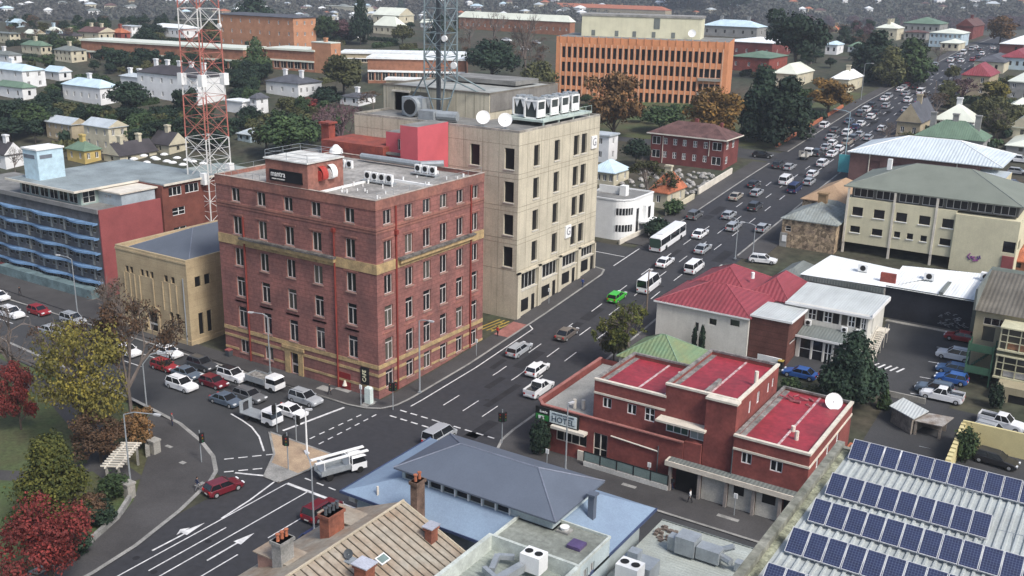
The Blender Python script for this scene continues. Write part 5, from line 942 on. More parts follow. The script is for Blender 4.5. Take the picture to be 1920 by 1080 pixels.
# --- left hillside suburb
for a in (
 ('white_house', 'large white two storey house with an ice blue roof at the left edge', 'house', -30, 45, 88, 168, 34, 'white', 'bluetin', 'hip', 1.8, 3, 2, 2, 1),
 ('white_cottage', 'small white twin gabled cottage right of the large blue roofed house', 'cottage', 86, 112, 128, 152, 16, 'white', 'bluetin', 'gableX', 1.8, 1, 1, 1, 0),
 ('grey_roof_bungalow', 'low bungalow with a grey green roof below the blue roofed white house', 'house', -10, 44, 66, 188, 22, 'white', 'green', 'hip', 1.6, 3, 1, 1, 0),
 ('veranda_house', 'white house with a broad pale blue pyramid roof and one tall white chimney', 'house', 121, 190, 226, 198, 32, 'white', 'bluetin', 'hip', 2.2, 5, 3, 1, 1),
 ('white_terrace', 'long white two storey terrace with a dark roof and many chimneys behind the lattice mast', 'terrace', 262, 372, 424, 198, 52, 'white', 'dark', 'hip', 2.4, 6, 0, 2, 5),
 ('white_annex', 'small white lean to wing at the left end of the long white terrace', 'annex', 228, 262, 280, 172, 26, 'white', 'tin', 'hip', 1.0, 1, 1, 1, 2),
 ('townhouse', 'left of the two beige townhouses with blue grey roofs', 'townhouse', 90, 137, 163, 268, 33, 'tan', 'tin', 'gableX', 1.6, 4, 0, 2, 0),
 ('townhouse', 'right of the two beige townhouses, with gable windows facing right', 'townhouse', 162, 207, 242, 286, 45, 'cream', 'tin', 'gableX', 1.8, 3, 2, 2, 0),
 ('green_roof_house', 'cream house with a moss green hipped roof above the large blue roofed house', 'house', 42, 78, 95, 103, 16, 'cream', 'green', 'hip', 1.8, 3, 2, 1, 1),
 ('flat_roof_house', 'pale two storey house with rows of dark windows at the far left edge', 'house', -20, 20, 36, 82, 18, 'cream', 'grey', 'flat', 0, 4, 2, 2, 0),
 ('low_white_house', 'low white house with porch at the left edge below the green roofed house', 'house', -20, 18, 42, 120, 16, 'white', 'grey', 'hip', 1.2, 3, 1, 1, 1),
 ('porch_house', 'cream house with grey roof and wide glazed porch left of the long brick school', 'house', 104, 135, 164, 118, 22, 'cream', 'grey', 'hip', 1.6, 4, 2, 2, 1),
 ('gabled_house', 'cream gabled house with a brown roof above the long brick school', 'house', 148, 186, 220, 78, 16, 'cream', 'brown', 'gableX', 2.2, 2, 3, 1, 2),
 ('red_roof_house', 'small red brick house with orange red roof above the long brick school', 'house', 210, 228, 244, 76, 14, 'red', 'terra', 'hip', 2.0, 1, 1, 1, 1),
 ('white_flats', 'white block of flats beside the small orange roofed house', 'flats', 228, 248, 266, 74, 24, 'white', 'tin', 'flat', 0, 2, 2, 2, 0),
 ('long_white_house', 'long low white building left of the orange brick block on the hill', 'building', 278, 345, 376, 72, 18, 'white', 'white', 'hip', 1.5, 8, 2, 1, 0),
 ('grey_roof_house', 'white single house with grey roof and two tall chimneys in the gardens, centre left', 'house', 500, 560, 604, 184, 26, 'white', 'slate', 'hip', 2.2, 3, 4, 1, 2),
 ('white_lean_to', 'white gabled wall house at the left foot of the grey roofed house', 'house', 470, 482, 498, 216, 30, 'white', 'slate', 'hip', 1.5, 1, 1, 2, 0),
 ('chimney_cottage', 'small grey roofed cottage with one tall white chimney behind the concrete office block', 'cottage', 638, 672, 704, 200, 16, 'white', 'slate', 'hip', 1.2, 2, 1, 1, 1),
 ('garden_wall_house', 'long white garden building with curved top right of the lattice mast', 'building', 424, 455, 492, 214, 22, 'white', 'white', 'flat', 0, 0, 0, 1, 0),
 ('green_yellow_house', 'orange yellow house with green tin roof behind the pale blue lift tower', 'house', 128, 160, 182, 308, 24, 'yellow', 'green', 'hip', 2.0, 2, 2, 1, 1),
 ('grey_cottage', 'steep grey roofed cottage with white chimney behind the rooftop skylights', 'cottage', 196, 226, 296, 308, 14, 'cream', 'dark', 'gableX', 3.0, 1, 2, 1, 2),
 ('far_grey_cottage', 'long cottage with a dark slate roof and white gable left of the lattice mast', 'cottage', 284, 318, 352, 290, 16, 'cream', 'dark', 'gableX', 3.2, 1, 1, 1, 1),
 ('white_gable_house', 'white gabled cottage at the left edge behind the balcony offices', 'cottage', -10, 12, 38, 318, 26, 'white', 'dark', 'gableX', 3.0, 1, 1, 1, 1),
 ('blue_shed_house', 'pale blue grey roofed house right of the lattice mast', 'house', 446, 470, 508, 268, 14, 'blue', 'tin', 'hip', 1.4, 2, 1, 1, 0),
 # --- hill top, centre
 ('pavilion', 'long pale pavilion with a blue window band on the hill top', 'pavilion', 545, 690, 700, 34, 20, 'cream', 'lime', 'flat', 0, 14, 1, 1, 0),
 ('school_hall', 'cream school hall with a steep pale lime roof among dark pines', 'hall', 700, 744, 762, 66, 16, 'cream', 'lime', 'hip', 4.5, 4, 1, 1, 0),
 ('gabled_school', 'cream gabled school building with pale lime roofs right of the dark pine', 'school', 700, 748, 776, 44, 14, 'cream', 'lime', 'gableX', 4, 3, 1, 1, 0),
 ('long_barracks', 'very long yellow brick building with white roof on the ridge behind bare trees', 'building', 860, 1068, 1076, 68, 26, 'brick', 'lime', 'hip', 3.0, 18, 0, 1, 0),
 ('red_roof_school', 'long old school with a red tiled roof on the skyline above the orange office block', 'school', 1022, 1246, 1258, 42, 22, 'tan', 'terra', 'hip', 4.5, 12, 2, 1, 4),
 ('ice_blue_hall', 'hall with a bright ice blue hipped roof behind the orange office block', 'hall', 1316, 1418, 1436, 72, 20, 'grey', 'bluetin', 'hip', 3.0, 6, 1, 1, 2),
 ('white_roof_brick_hall', 'maroon brick hall with a long white roof right of the orange office block', 'hall', 1352, 1446, 1484, 112, 30, 'maroon', 'white', 'hip', 1.6, 5, 2, 1, 0),
 ('green_canopy_building', 'small brick building with grey green roof behind the dark pine, right of the orange office', 'building', 1366, 1440, 1474, 136, 26, 'red', 'green', 'hip', 1.8, 3, 1, 1, 0),
 # --- right side, up the main road
 ('church_house', 'cream building with a curved white roof half hidden by pines beside the main road', 'house', 1448, 1490, 1522, 166, 26, 'cream', 'lime', 'hip', 3.2, 3, 1, 1, 0),
 ('white_roof_cottage', 'cottage with a bright white roof behind the golden tree beside the road', 'cottage', 1556, 1588, 1614, 176, 26, 'cream', 'white', 'hip', 2.4, 1, 2, 1, 1),
 ('small_white_house', 'small white house among trees above the golden tree', 'house', 1546, 1568, 1580, 103, 18, 'white', 'bluetin', 'hip', 1.4, 2, 1, 1, 0),
 ('villa', 'cream villa with a pale lime roof and two chimneys above the roadside trees', 'villa', 1640, 1680, 1692, 76, 22, 'cream', 'lime', 'hip', 2.6, 2, 1, 1, 2),
 ('long_grey_roof_building', 'long building with a grey green roof right of the cream villa', 'building', 1692, 1760, 1775, 64, 18, 'grey', 'green', 'hip', 3.2, 6, 1, 1, 0),
 ('veranda_row', 'low building with a pink roof and dark veranda right of the cream villa', 'building', 1694, 1735, 1741, 76, 14, 'grey', 'maroon', 'hip', 1.0, 4, 0, 1, 0),
 ('pale_row_house', 'two storey pale row houses with lime white roofs where the road reaches the crest', 'row houses', 1740, 1800, 1814, 90, 26, 'blue', 'lime', 'hip', 1.8, 7, 2, 2, 0),
 ('front_veranda_house', 'house with a pale lime veranda roof in front of the pale row houses', 'house', 1762, 1796, 1808, 96, 14, 'cream', 'lime', 'hip', 1.4, 3, 1, 1, 0),
 ('red_church', 'red brick church with pale gable trim near the top of the road', 'church', 1790, 1822, 1842, 74, 24, 'maroon', 'maroon', 'gableX', 3.5, 2, 2, 1, 1),
 ('tan_mansard_house', 'tan box house with a red mansard roof and two pale dormers right of the road', 'house', 1798, 1850, 1866, 182, 38, 'tan', 'red', 'hip', 3.6, 2, 0, 2, 0),
 ('grey_roof_villa', 'villa with a grey hipped roof behind the red mansard house', 'villa', 1824, 1880, 1900, 138, 20, 'cream', 'slate', 'hip', 2.2, 2, 1, 1, 0),
 ('red_roof_villa', 'blue grey bay windowed house with a dull red roof at the right edge', 'villa', 1872, 1925, 1960, 132, 22, 'blue', 'red', 'hip', 2.8, 4, 1, 1, 1),
 ('white_roof_hall', 'brick hall with a bright white roof beside the crest of the road', 'hall', 1872, 1935, 1960, 103, 18, 'maroon', 'white', 'hip', 3.0, 1, 0, 1, 0),
 ('grey_box_house', 'grey box house with a pale lime roof at the right edge', 'house', 1886, 1930, 1960, 190, 34, 'grey', 'lime', 'flat', 0, 2, 0, 2, 0),
 ('gable_end_house', 'cream gable ended house with two dark attic windows beside the queue of cars', 'house', 1678, 1722, 1748, 262, 30, 'tan', 'slate', 'gableX', 5.0, 2, 2, 1, 1),
 ('dormer_house', 'house with a cream white roof and two dark dormers behind the tin warehouse', 'house', 1748, 1822, 1834, 246, 16, 'white', 'lime', 'hip', 4.2, 4, 1, 1, 1),
 ('grey_shed_building', 'long dull green grey shed roof building with brick chimneys behind the tin warehouse', 'building', 1712, 1840, 1852, 292, 26, 'grey', 'green', 'hip', 4.0, 0, 0, 1, 3),
 ('pale_green_house', 'house with a pale mint roof at the right edge above the parked cars', 'house', 1888, 1940, 1960, 262, 20, 'cream', 'lime', 'gableX', 3.0, 1, 0, 1, 0),
 ('mint_porch_house', 'low porch house with a mint roof at the right edge', 'house', 1884, 1940, 1955, 292, 14, 'grey', 'lime', 'hip', 1.2, 1, 0, 1, 0),
 ('red_roof_block', 'small building with a dull red roof at the right edge below the yellow office', 'building', 1882, 1930, 1950, 512, 18, 'brick', 'terra', 'hip', 1.6, 1, 0, 1, 0),
 # --- behind the concrete block
 ('blue_white_house', 'tall pale blue white house with parapet peeping past the concrete office', 'house', 1108, 1140, 1156, 306, 50, 'white', 'tin', 'flat', 0, 1, 1, 2, 0),
 ('veranda_cottage', 'cottage with a pale tin veranda roof behind the white art deco house', 'cottage', 1104, 1150, 1178, 350, 24, 'cream', 'bluetin', 'hip', 2.4, 4, 2, 1, 0),
 ('brick_cottage', 'small cottage with a bright terracotta roof and cream front gable beside the road', 'cottage', 1216, 1250, 1282, 392, 28, 'cream', 'terra', 'hip', 3.6, 1, 2, 1, 1),
): house(*a)
# long brick school across the hill
def long_block(name, label, xl, xr, yl, yr, wp, dep, wall_, roof, cols, cat='building'):
    A = Vector(R(xl, yl)); C = Vector(R(xr, yr)); d = C-A; L = d.length; ang = math.atan2(d.y, d.x); z0 = min(gz(*A), gz(*C)); z1 = hgt(A.x, A.y, yl-wp); t = Bd(name, label, cat, A.x, A.y, z0, ang); x, y = A
    rows = z1-z0; F_ = grid([x+L*(k+.5)/cols for k in range(cols)], [z0+rows*.12], L/cols*.8, rows*.34)
    t.walls(x, x+L, y, y+dep, z0-2, z1, WC[wall_], F_, [], style='multi', mf=m_trim, frames=True); mb = MB(); mb.box(x-.4, x+L+.4, y-.5, y+dep, z1, z1+.7); mb.box(x, x+L, y-.35, y, z0+rows*.47, z0+rows*.55); t.put('roof', mb, RC[roof]); return t
long_block('brick_school', 'very long low brown brick school with a flat pale roof edge across the hillside', 155, 458, 108, 136, 32, 14, 'brick', 'lime', 22, 'school')
long_block('brick_school_wing', 'right wing of the low brick school, between the mast and the square brick tower', 500, 590, 128, 136, 36, 14, 'brick', 'lime', 7, 'school')
house('brick_tower', 'square orange brick tower block at the end of the low school', 'tower', 586, 622, 640, 140, 58, 'orange', 'lime', 'flat', 0, 0, 1, 2, 1, 0.1, 'orange')
house('orange_brick_block', 'four storey orange brick block with small dark windows on the left hill', 'building', 412, 552, 594, 96, 62, 'orange', 'slate', 'hip', 1.0, 8, 3, 3, 0, .5)
long_block('white_roof_ward', 'pink brick two storey building with a long white roof behind the steel mast', 690, 872, 156, 158, 46, 16, 'brick', 'white', 14)
long_block('white_roof_wing', 'narrow low wing with a white roof in front of the long white roofed building', 724, 824, 164, 166, 14, 6, 'tan', 'white', 8)
long_block('upper_white_roof', 'second long white roof behind the first, left of the dark round trees', 640, 890, 118, 120, 18, 14, 'tan', 'white', 14)
# orange office block
A = R(1040, 187); C_ = R(1358, 196); dx, dy = C_[0]-A[0], C_[1]-A[1]; L = math.hypot(dx, dy); B = Bd('orange_office_block', 'big five storey bright orange brick office block with rows of narrow dark windows', 'office', A[0], A[1], gz(*A), math.atan2(dy, dx)); x, y = A; z = B.o[2]; hh = 21.0
F_ = []; n = 28; ctr = [x+1.6+(L-3.2)*(k+.5)/n for k in range(n)]
for r, (zz, h_) in enumerate(((14.2, 3.6), (9.6, 3.2), (5.0, 3.2), (.6, 3.2))):
    for k in range(n):
        if r == 1 and k >= 24 or r == 2 and k >= 24 or r == 3 and k < 13 and k > 3: continue
        F_.append((ctr[k]-.55, ctr[k]+.55, z+zz, z+zz+h_))
F_ += [(ctr[24]-.5, ctr[27]+.5, z+9.6, z+12.4), (ctr[24]-.5, ctr[27]+.5, z+5.0, z+7.6)]
m_og = mat('orange_brick_office', (.56, .245, .12), .9, .1, .3, (.47, .20, .095)); B.walls(x, x+L, y, y+26, z-3, z+hh, m_og, F_[:99]+[], [], style='plain', mg=m_dglass, dep=.5, mt=m_grey)
mb = MB()
for q in F_[99:]: mb.face([(q[0], y-.02, q[2]), (q[1], y-.02, q[2]), (q[1], y-.02, q[3]), (q[0], y-.02, q[3])])
if mb.f: o_ = B.put('window_row', mb, m_dglass); o_['kind'] = 'stuff'
mb = MB()
for k in range(n//1+1): xx = x+1.6+(L-3.2)*k/n; mb.box(xx-.2, xx+.2, y-.16, y, z+.5, z+hh-2.2)
B.put('fin', mb, mat('pale_orange_fin', (.60, .36, .24), .9)); mb = MB()
for k in range(22): xx = x+L*(k+.5)/22; mb.box(xx-.12, xx+.12, y-.2, y+.1, z+hh-1.6, z+hh+.3)
B.put('parapet_rib', mb, m_og); mb = MB(); mb.box(ctr[24]-.7, ctr[27]+.7, y-1.2, y-.01, z+8.6, z+9.5); mb.box(ctr[24]-.7, ctr[27]+.7, y-1.2, y-.01, z+4.0, z+4.9); B.put('balcony', mb, m_conc)
mb = MB(); mb.box(x+6.5, x+46.5, y+9, y+22, z+hh, z+hh+6.6); B.put('penthouse', mb, mat('penthouse_cream', (.62, .60, .44), .8, .05, .3, kind='streak', p=.4)); mb = MB(); mb.box(x+6.2, x+46.8, y+8.8, y+22.2, z+hh+6.6, z+hh+7.3); B.put('penthouse_roof', mb, m_kerb)
mb = MB()
for a in (10, 18, 24, 30.5, 37): mb.box(x+a, x+a+1.2, y+8.9, y+9, z+hh+.2, z+hh+2)
mb.box(x+31, x+33, y+8.9, y+9, z+hh+3, z+hh+6.4); B.put('louvre', mb, m_gtin)
dish('satellite_dish', 'white satellite dish against the cream penthouse of the orange office block', *(lambda p: (p[0], p[1]))((x+44*math.cos(B.rz)-7*math.sin(B.rz), y+44*math.sin(B.rz)+7*math.cos(B.rz))), z+hh, 1.3, 160, 2.0, 20)
# maroon brick building, art deco house, roofs behind the sandstone building
B = Bd('maroon_brick_house', 'two storey maroon brick building with white framed windows and a purple brown hipped roof', 'building', -98, 242, gz(-98, 240)); z = B.o[2]
Fm = [(-108.9, -106.6, z+4.6, z+6.6, 'multi'), (-108.9, -106.6, z+1.2, z+3.2, 'multi'), (-92.6, -90.2, z+4.6, z+6.6, 'multi'), (-92.6, -90.2, z+1.0, z+3.0, 'multi')]+[q+('grid',) for q in grid([-105.2, -102.6, -100, -97.2, -94.4], [z+4.8, z+1.4], 1.0, 1.6)]
B.walls(-109.3, -89.6, 238, 248, z-2.5, z+7.3, WC['maroon'], Fm, [(239.5, 241, z+4.8, z+6.6, 'grid'), (243.5, 245, z+4.8, z+6.6, 'grid'), (239.5, 241, z+1.2, z+3, 'grid')], mf=m_white, dep=.12); B.put('roof', MB().hip(-109.3, -89.6, 238, 248, z+7.3, 2.9, .8), m_maroonr); B.put('gutter', MB().box(-110.2, -88.7, 237.1, 237.2, z+7.2, z+7.5).box(-88.8, -88.7, 237.2, 249, z+7.2, z+7.5), m_trim); B.put('chimney', MB().box(-99.8, -99, 243, 244, z+9, z+11.2).box(-93.4, -92.8, 244, 245, z+9, z+10.6), WC['maroon']); B.put('downpipe', MB().tube((-105.9, 237.9, z), (-105.9, 237.9, z+6.8), .1).tube((-93.4, 237.9, z+3), (-93.4, 237.9, z+6.8), .1), m_trim)
x0, x1, y0, y1 = -96.5, -86.2, 178.6, 190.5; z = gz(-88, 180); B = Bd('art_deco_house', 'white art deco house with a rounded corner and flat parapet roof at the side street', 'house', -91, 185, z); r = 3.2; P = [(x0, y0)]+[(x1-r+r*math.sin(a), y0+r-r*math.cos(a)) for a in [math.pi/2*k/8 for k in range(9)]]+[(x1, y1), (x0, y1)]
mb = MB(); mb.prism(P, z-1.5, z+7.9, 0); B.put('wall', mb, m_white)
mb = MB(); mb.prism([(x0+.3, y0+.3)]+[(a-.3*math.sin(t), b_+.3*math.cos(t)) for (a, b_), t in zip(P[1:10], [math.pi/2*k/8 for k in range(9)])]+[(x1-.3, y1-.3), (x0+.3, y1-.3)], z+7.9, z+7.95); 
B.put('roof', mb, m_grey); mb = MB()
for (a, c), (d, e) in zip(P, P[1:]+P[:1]): mb.tube((a, c, z+8.1), (d, e, z+8.1), .2, 4)
B.put('parapet', mb, m_white)
for zz in (1.6, 5.0):
    w_ = MB(); ts = [math.pi/2*k/8 for k in range(1, 8)]
    for a, c in zip(ts, ts[1:]):
        p = lambda t, q=.03: (x1-r+(r+q)*math.sin(t), y0+r-(r+q)*math.cos(t)); w_.face([(*p(a), z+zz), (*p(c), z+zz), (*p(c), z+zz+1.4), (*p(a), z+zz+1.4)])
    W = B.put('curved_window', w_, m_glass); fr = MB()
    for t in ts: q = (x1-r+(r+.06)*math.sin(t), y0+r-(r+.06)*math.cos(t)); fr.box(q[0]-.05, q[0]+.05, q[1]-.05, q[1]+.05, z+zz, z+zz+1.4)
    B.put('frame', fr, m_white, parent=None)
    g_, f_ = window_mesh(1.2, 1.4, 'grid', m_white, m_glass); ww_ = ob('window', g_, B.root, (-95.2+91, y0-.03-185, zz)); ob('frame', f_, ww_)
B.put('porch', MB().box(x1, x1+2.6, y0+5.5, y1-.8, z+2.7, z+3.1).box(x1, x1+.8, y0+7, y1-1, z+3.1, z+6.2).box(x1+2.3, x1+2.6, y0+5.5, y0+5.8, z-.5, z+2.7).box(x1+2.3, x1+2.6, y1-1.1, y1-.8, z-.5, z+2.7), m_white); B.put('chimney', MB().box(-90.6, -89.2, 183.6, 185, z+7.9, z+10).box(-95.8, -90.7, 184.6, 184.9, z+7.9, z+9.5), m_white); B.put('dark_opening', MB().box(x1+.0, x1+.03, y0+4.2, y0+5.3, z+.3, z+5.9).box(x1+.8, x1+.83, y0+8, y0+9.2, z+3.4, z+5.8), m_dglass)
B = Bd('skylight_roof_building', 'wide flat grey roofed building dotted with round white skylights behind the sandstone building', 'building', -172, 168, 4); B.walls(-196, -163, 140, 172, 1, 11.0, m_grey, mt=mat('sage_flat_roof', (.27, .31, .29), .85, .1, .12, (.22, .26, .25)))
B.walls(-163, -148, 150, 176, 1, 10.4, WC['tan'], name='right_wall', mt=MATS['sage_flat_roof'])
k_ = 0
for r in range(3):
    for q in range(5):
        if (r, q) in ((0, 4), (2, 0)): continue
        px, py = 251+q*19+r*24+(r == 2)*6, 299-(q % 2)*5-q*1.2+r*6.5; X, Y = PZp(px, py, 11.0); k_ += 1
        t = thing('round_skylight', 'round white dome skylight, number %s along the %s line of skylights on the sage grey roof' % (ORD[q], ['rear', 'middle', 'front'][r]), 'skylight', (X, Y, 11.02), 0, 'round skylights on the sage grey roof')
        t['label'] = '%s round white skylight in the %s row on the flat sage roof' % (ORD[q], ['rear', 'middle', 'front'][r]); ob('dome', FANM.setdefault('dome', MB().tube((0, 0, 0), (0, 0, .2), 1.0, 12).tube((0, 0, .2), (0, 0, .45), .95, 12, 0, .5).mesh('dome', [m_white])), t)
B = Bd('terracotta_roof_house', 'white two storey house with a bright orange terracotta roof behind the lattice mast base', 'house', -150, 143, 3); B.walls(-158.5, -146, 137.5, 145.5, 1, 9.0, m_white, F=[(-155.6, -153.6, 5.6, 7.4, 'multi'), (-151.4, -149.6, 5.6, 7.4, 'multi')], style='multi', mf=m_white); B.put('roof', MB().hip(-158.5, -140, 137.5, 149, 9.0, 2.8, .5), m_terra); B.put('chimney', MB().box(-151.5, -150.2, 140, 141, 10, 13.2), m_white)
B = Bd('grey_back_building', 'low dark roofed brick building between the sandstone building and the mast', 'building', -146, 130, 1); B.walls(-152.6, -134, 127.5, 136, 0, 6.6, MATS['brown_brick'], F=[(-152, -148, 4.6, 5.8)], style='multi', mt=MATS['grey_roof_sheet'])
def hipcaps(root_name, x0, x1, y0, y1, z, h, o, m, r=.09, t=.18):
    root = bpy.data.objects[root_name]; x0 -= o; x1 += o; y0 -= o; y1 += o; z += t; w = x1-x0; d = y1-y0; i = min(w, d)/2
    p, q = (((x0+i, (y0+y1)/2, z+h), (x1-i, (y0+y1)/2, z+h)) if w >= d else (((x0+x1)/2, y0+i, z+h), ((x0+x1)/2, y1-i, z+h)))
    ends = [((x0, y0, z), p), ((x0, y1, z), p if w >= d else q), ((x1, y0, z), q if w >= d else p), ((x1, y1, z), q), (p, q)]; L0 = root.location; mb = MB()
    for a, c in ends: mb.tube(Vector(a)-L0, Vector(c)-L0, r, 5)
    mb.obj('ridge_cap', m, root)
m_cb = mat('ridge_cap_blue', (.17, .19, .24), .6); m_cr = mat('ridge_cap_red', (.30, .07, .085), .6); m_cg2 = mat('ridge_cap_grey', (.22, .24, .22), .6)
hipcaps('blue_roof_building', -57.0, -39.6, 70.4, 78.8, 10.5, 2.0, .5, m_cb); hipcaps('red_roof_building', -61.3, -46.4, 139.4, 151.5, 9.0, 2.6, .35, m_cr); hipcaps('red_roof_building', -60.9, -49.5, 148.0, 161.2, 9.02, 3.1, .33, m_cr); hipcaps('red_roof_building', -50.6, -44, 150.2, 161.5, 9.04, 2.7, .3, m_cr)
hipcaps('yellow_office_building', -47.5, -18.2, 193.0, 212.6, 20.3, 3.9, .7, m_cg2); hipcaps('sandstone_building', -138.6, -123.3, 101.0, 125.8, 13.25, 3.0, 0, m_cb, .07, .1); hipcaps('green_roof_cottage', -60.2, -50.6, 124.6, 133.6, 4.6, 2.9, .3, mat('ridge_cap_green', (.20, .30, .20), .6)); hipcaps('tin_roof_warehouse', -59.2, -27.5, 238.6, 259.2, 19.6, 3.4, .6, m_white, .12)
# loose roofing felt, cables and litter on the pub roofs
random.seed(14); pub = bpy.data.objects['pub_building']; mb = MB()
for k in range(9): x = random.uniform(-32.5, -28.5); y = random.uniform(113.6, 116.6); mb.tube(Vector((x, y, 8.42))-pub.location, Vector((x+random.uniform(-1.6, 1.6), y+random.uniform(-.5, .5), 8.5+random.uniform(0, .3)))-pub.location, random.uniform(.08, .2), 5)
mb.obj('torn_roofing', mat('torn_felt', (.28, .10, .11), .9, .3, 2), pub)
# ================================================================ trees
def quads_mesh(name, V, m):
    n = len(V)//4; me = bpy.data.meshes.new(name); me.vertices.add(len(V)); me.vertices.foreach_set('co', np.asarray(V, np.float32).ravel()); me.loops.add(4*n); me.loops.foreach_set('vertex_index', np.arange(4*n, dtype=np.int32)); me.polygons.add(n); me.polygons.foreach_set('loop_start', np.arange(0, 4*n, 4, dtype=np.int32)); me.polygons.foreach_set('loop_total', np.full(n, 4, np.int32)); me.materials.append(m); me.update(calc_edges=True); return me
def leafcloud(rs, lobes, n, size, hollow=.55, flat=.5):
    c = np.array([l[:3] for l in lobes]); r = np.array([l[3:6] if len(l) > 4 else (l[3],)*3 for l in lobes]); wgt = r.prod(1)**.66; k = rs.choice(len(lobes), n, p=wgt/wgt.sum())
    d = rs.normal(size=(n, 3)); d /= np.linalg.norm(d, axis=1)[:, None]; lump = 1+.16*np.sin(d[:, 0]*7+k)+.14*np.sin(d[:, 1]*9+2*k)+.1*np.sin(d[:, 2]*11); rad = (hollow+(1-hollow)*rs.random(n)**.5)*lump
    p = c[k]+d*r[k]*rad[:, None]; nn = d+rs.normal(size=(n, 3))*flat; nn[:, 2] += .35; nn /= np.linalg.norm(nn, axis=1)[:, None]
    t = np.cross(nn, rs.normal(size=(n, 3))); t /= np.linalg.norm(t, axis=1)[:, None]; b = np.cross(nn, t); s = size*(.6+.8*rs.random(n))[:, None]
    V = np.empty((n*4, 3)); V[0::4] = p-t*s-b*s*.6; V[1::4] = p+t*s-b*s*.6; V[2::4] = p+t*s*.8+b*s*.6; V[3::4] = p-t*s*.8+b*s*.6; return V, p
LOB = {
 'dome': lambda R_: [(.42*math.cos(a*2.4)*R_.random()**.5*(1.1-u), .42*math.sin(a*2.4)*R_.random()**.5*(1.1-u), .12+.78*u, .13, .13, .10) for a in range(44) for u in (R_.random(),)]+[(0, 0, .4, .34, .34, .32)],
 'round': lambda R_: [(0, 0, .62, .30, .30, .30)]+[(.28*math.cos(a), .28*math.sin(a), .5+.16*R_.random(), .2, .2, .17) for a in np.arange(0, 6.2, .9)]+[(.14*math.cos(a), .14*math.sin(a), .8, .17, .17, .15) for a in (0, 2, 4)],
 'broad': lambda R_: [(0, 0, .45, .36, .36, .30), (0, 0, .72, .24, .24, .22), (.0, .0, .88, .13, .13, .14)]+[(.34*math.cos(a), .34*math.sin(a), .3+.1*R_.random(), .17, .17, .15) for a in np.arange(0, 6.2, .8)],
 'cone': lambda R_: [(0, 0, .1+.12*k, (.5-.058*k), (.5-.058*k), .09) for k in range(8)],
 'column': lambda R_: [(0, 0, .25, .4, .4, .22), (0, 0, .55, .42, .42, .25), (0, 0, .82, .25, .25, .18)],
 'gum': lambda R_: [(.30*math.cos(a)*(.5+.6*R_.random()), .30*math.sin(a)*(.5+.6*R_.random()), .45+.45*R_.random(), .17, .17, .13) for a in np.arange(0, 12, .75)]+[(0, 0, .75, .2, .2, .17)],
 'pine': lambda R_: [(.3*math.cos(a*2.4)*(1-k*.07), .3*math.sin(a*2.4)*(1-k*.07), .22+.075*k, .22-.012*k, .22-.012*k, .085) for k, a in enumerate(range(11))]+[(0, 0, .6, .25, .25, .3)],
 'aut': lambda R_: [(.40*math.cos(a*2.4)*R_.random()**.5, .40*math.sin(a*2.4)*R_.random()**.5, .28+.6*R_.random(), .10+.06*R_.random(), .10+.06*R_.random(), .07+.05*R_.random()) for a in range(34)]+[(0, 0, .88, .12, .12, .11), (0, 0, .5, .2, .2, .2)],
 'shrub': lambda R_: [(.25*math.cos(a), .25*math.sin(a), .35+.2*R_.random(), .26, .26, .35) for a in np.arange(0, 6.2, 1.1)]+[(0, 0, .6, .25, .25, .38)],
}
def branches(mb, rs, p, d, l, r, depth, top, nb=3, sides=3):
    q = p+d*l; mb.tube(p, q, r, sides if depth < 3 else 5, 0, r*.62)
    if depth <= 0: top.append(q); return
    for k in range(nb if depth < 4 else nb+1):
        nd = (d+Vector(rs.normal(size=3))*.48+Vector((0, 0, .12))).normalized(); branches(mb, rs, q if k else p+d*l*.8, nd, l*(.62+.2*rs.random()), r*.6, depth-1, top, nb, sides)
TM = {}
def tree_meshes(kind, var, lm, bark, n, size):
    key = (kind, var, lm.name if lm else '', n)
    if key in TM: return TM[key]
    rs = np.random.RandomState(var*31+len(kind)*7); mb = MB(); crown = None
    if kind in ('bare', 'sparse'):
        tips = []; branches(mb, rs, Vector((0, 0, 0)), Vector((.03, .02, 1)), .27, .024, 5, tips, 3)
        tips = [t for t in tips]; mx = max(max(abs(t.x), abs(t.y)) for t in tips)*1.0; mz = max(t.z for t in tips); sx, sz = .5/mx, 1/mz; mb.v = [(x*sx, y*sx, z*sz) for x, y, z in mb.v]
        if kind == 'sparse': T = [(t.x*sx, t.y*sx, t.z*sz, .05) for t in tips]; idx = rs.choice(len(T), min(len(T), 130), replace=False); V, _ = leafcloud(rs, [T[i] for i in idx if T[i][2] < .9], n, size, .2, 1.2); crown = quads_mesh('crown', V, lm)
    else:
        L_ = LOB[kind](rs); V, _ = leafcloud(rs, L_, n, size, .5 if kind in ('aut', 'gum', 'round') else .6); zlow = min(l[2] for l in L_); mb.tube((0, 0, 0), (0, 0, max(.15, zlow)), .028, 6, 0, .02); mb.tube((0, 0, max(.15, zlow)), (.0, .0, .72), .02, 5, 0, .006)
        if kind in ('aut', 'gum', 'round', 'pine'):
            for l in L_[:10]: mb.tube((0, 0, max(.12, l[2]-.28)), (l[0], l[1], l[2]), .011, 4, 0, .004)
        crown = quads_mesh('crown', V, lm)
    TM[key] = (mb.mesh('trunk', [bark]), crown); return TM[key]
LC = {}
def leaf(name, a, c): return mat('leaves_'+name, a, .8, .3, 2.2, c, kind='leaf', spec=.2, fine=9)
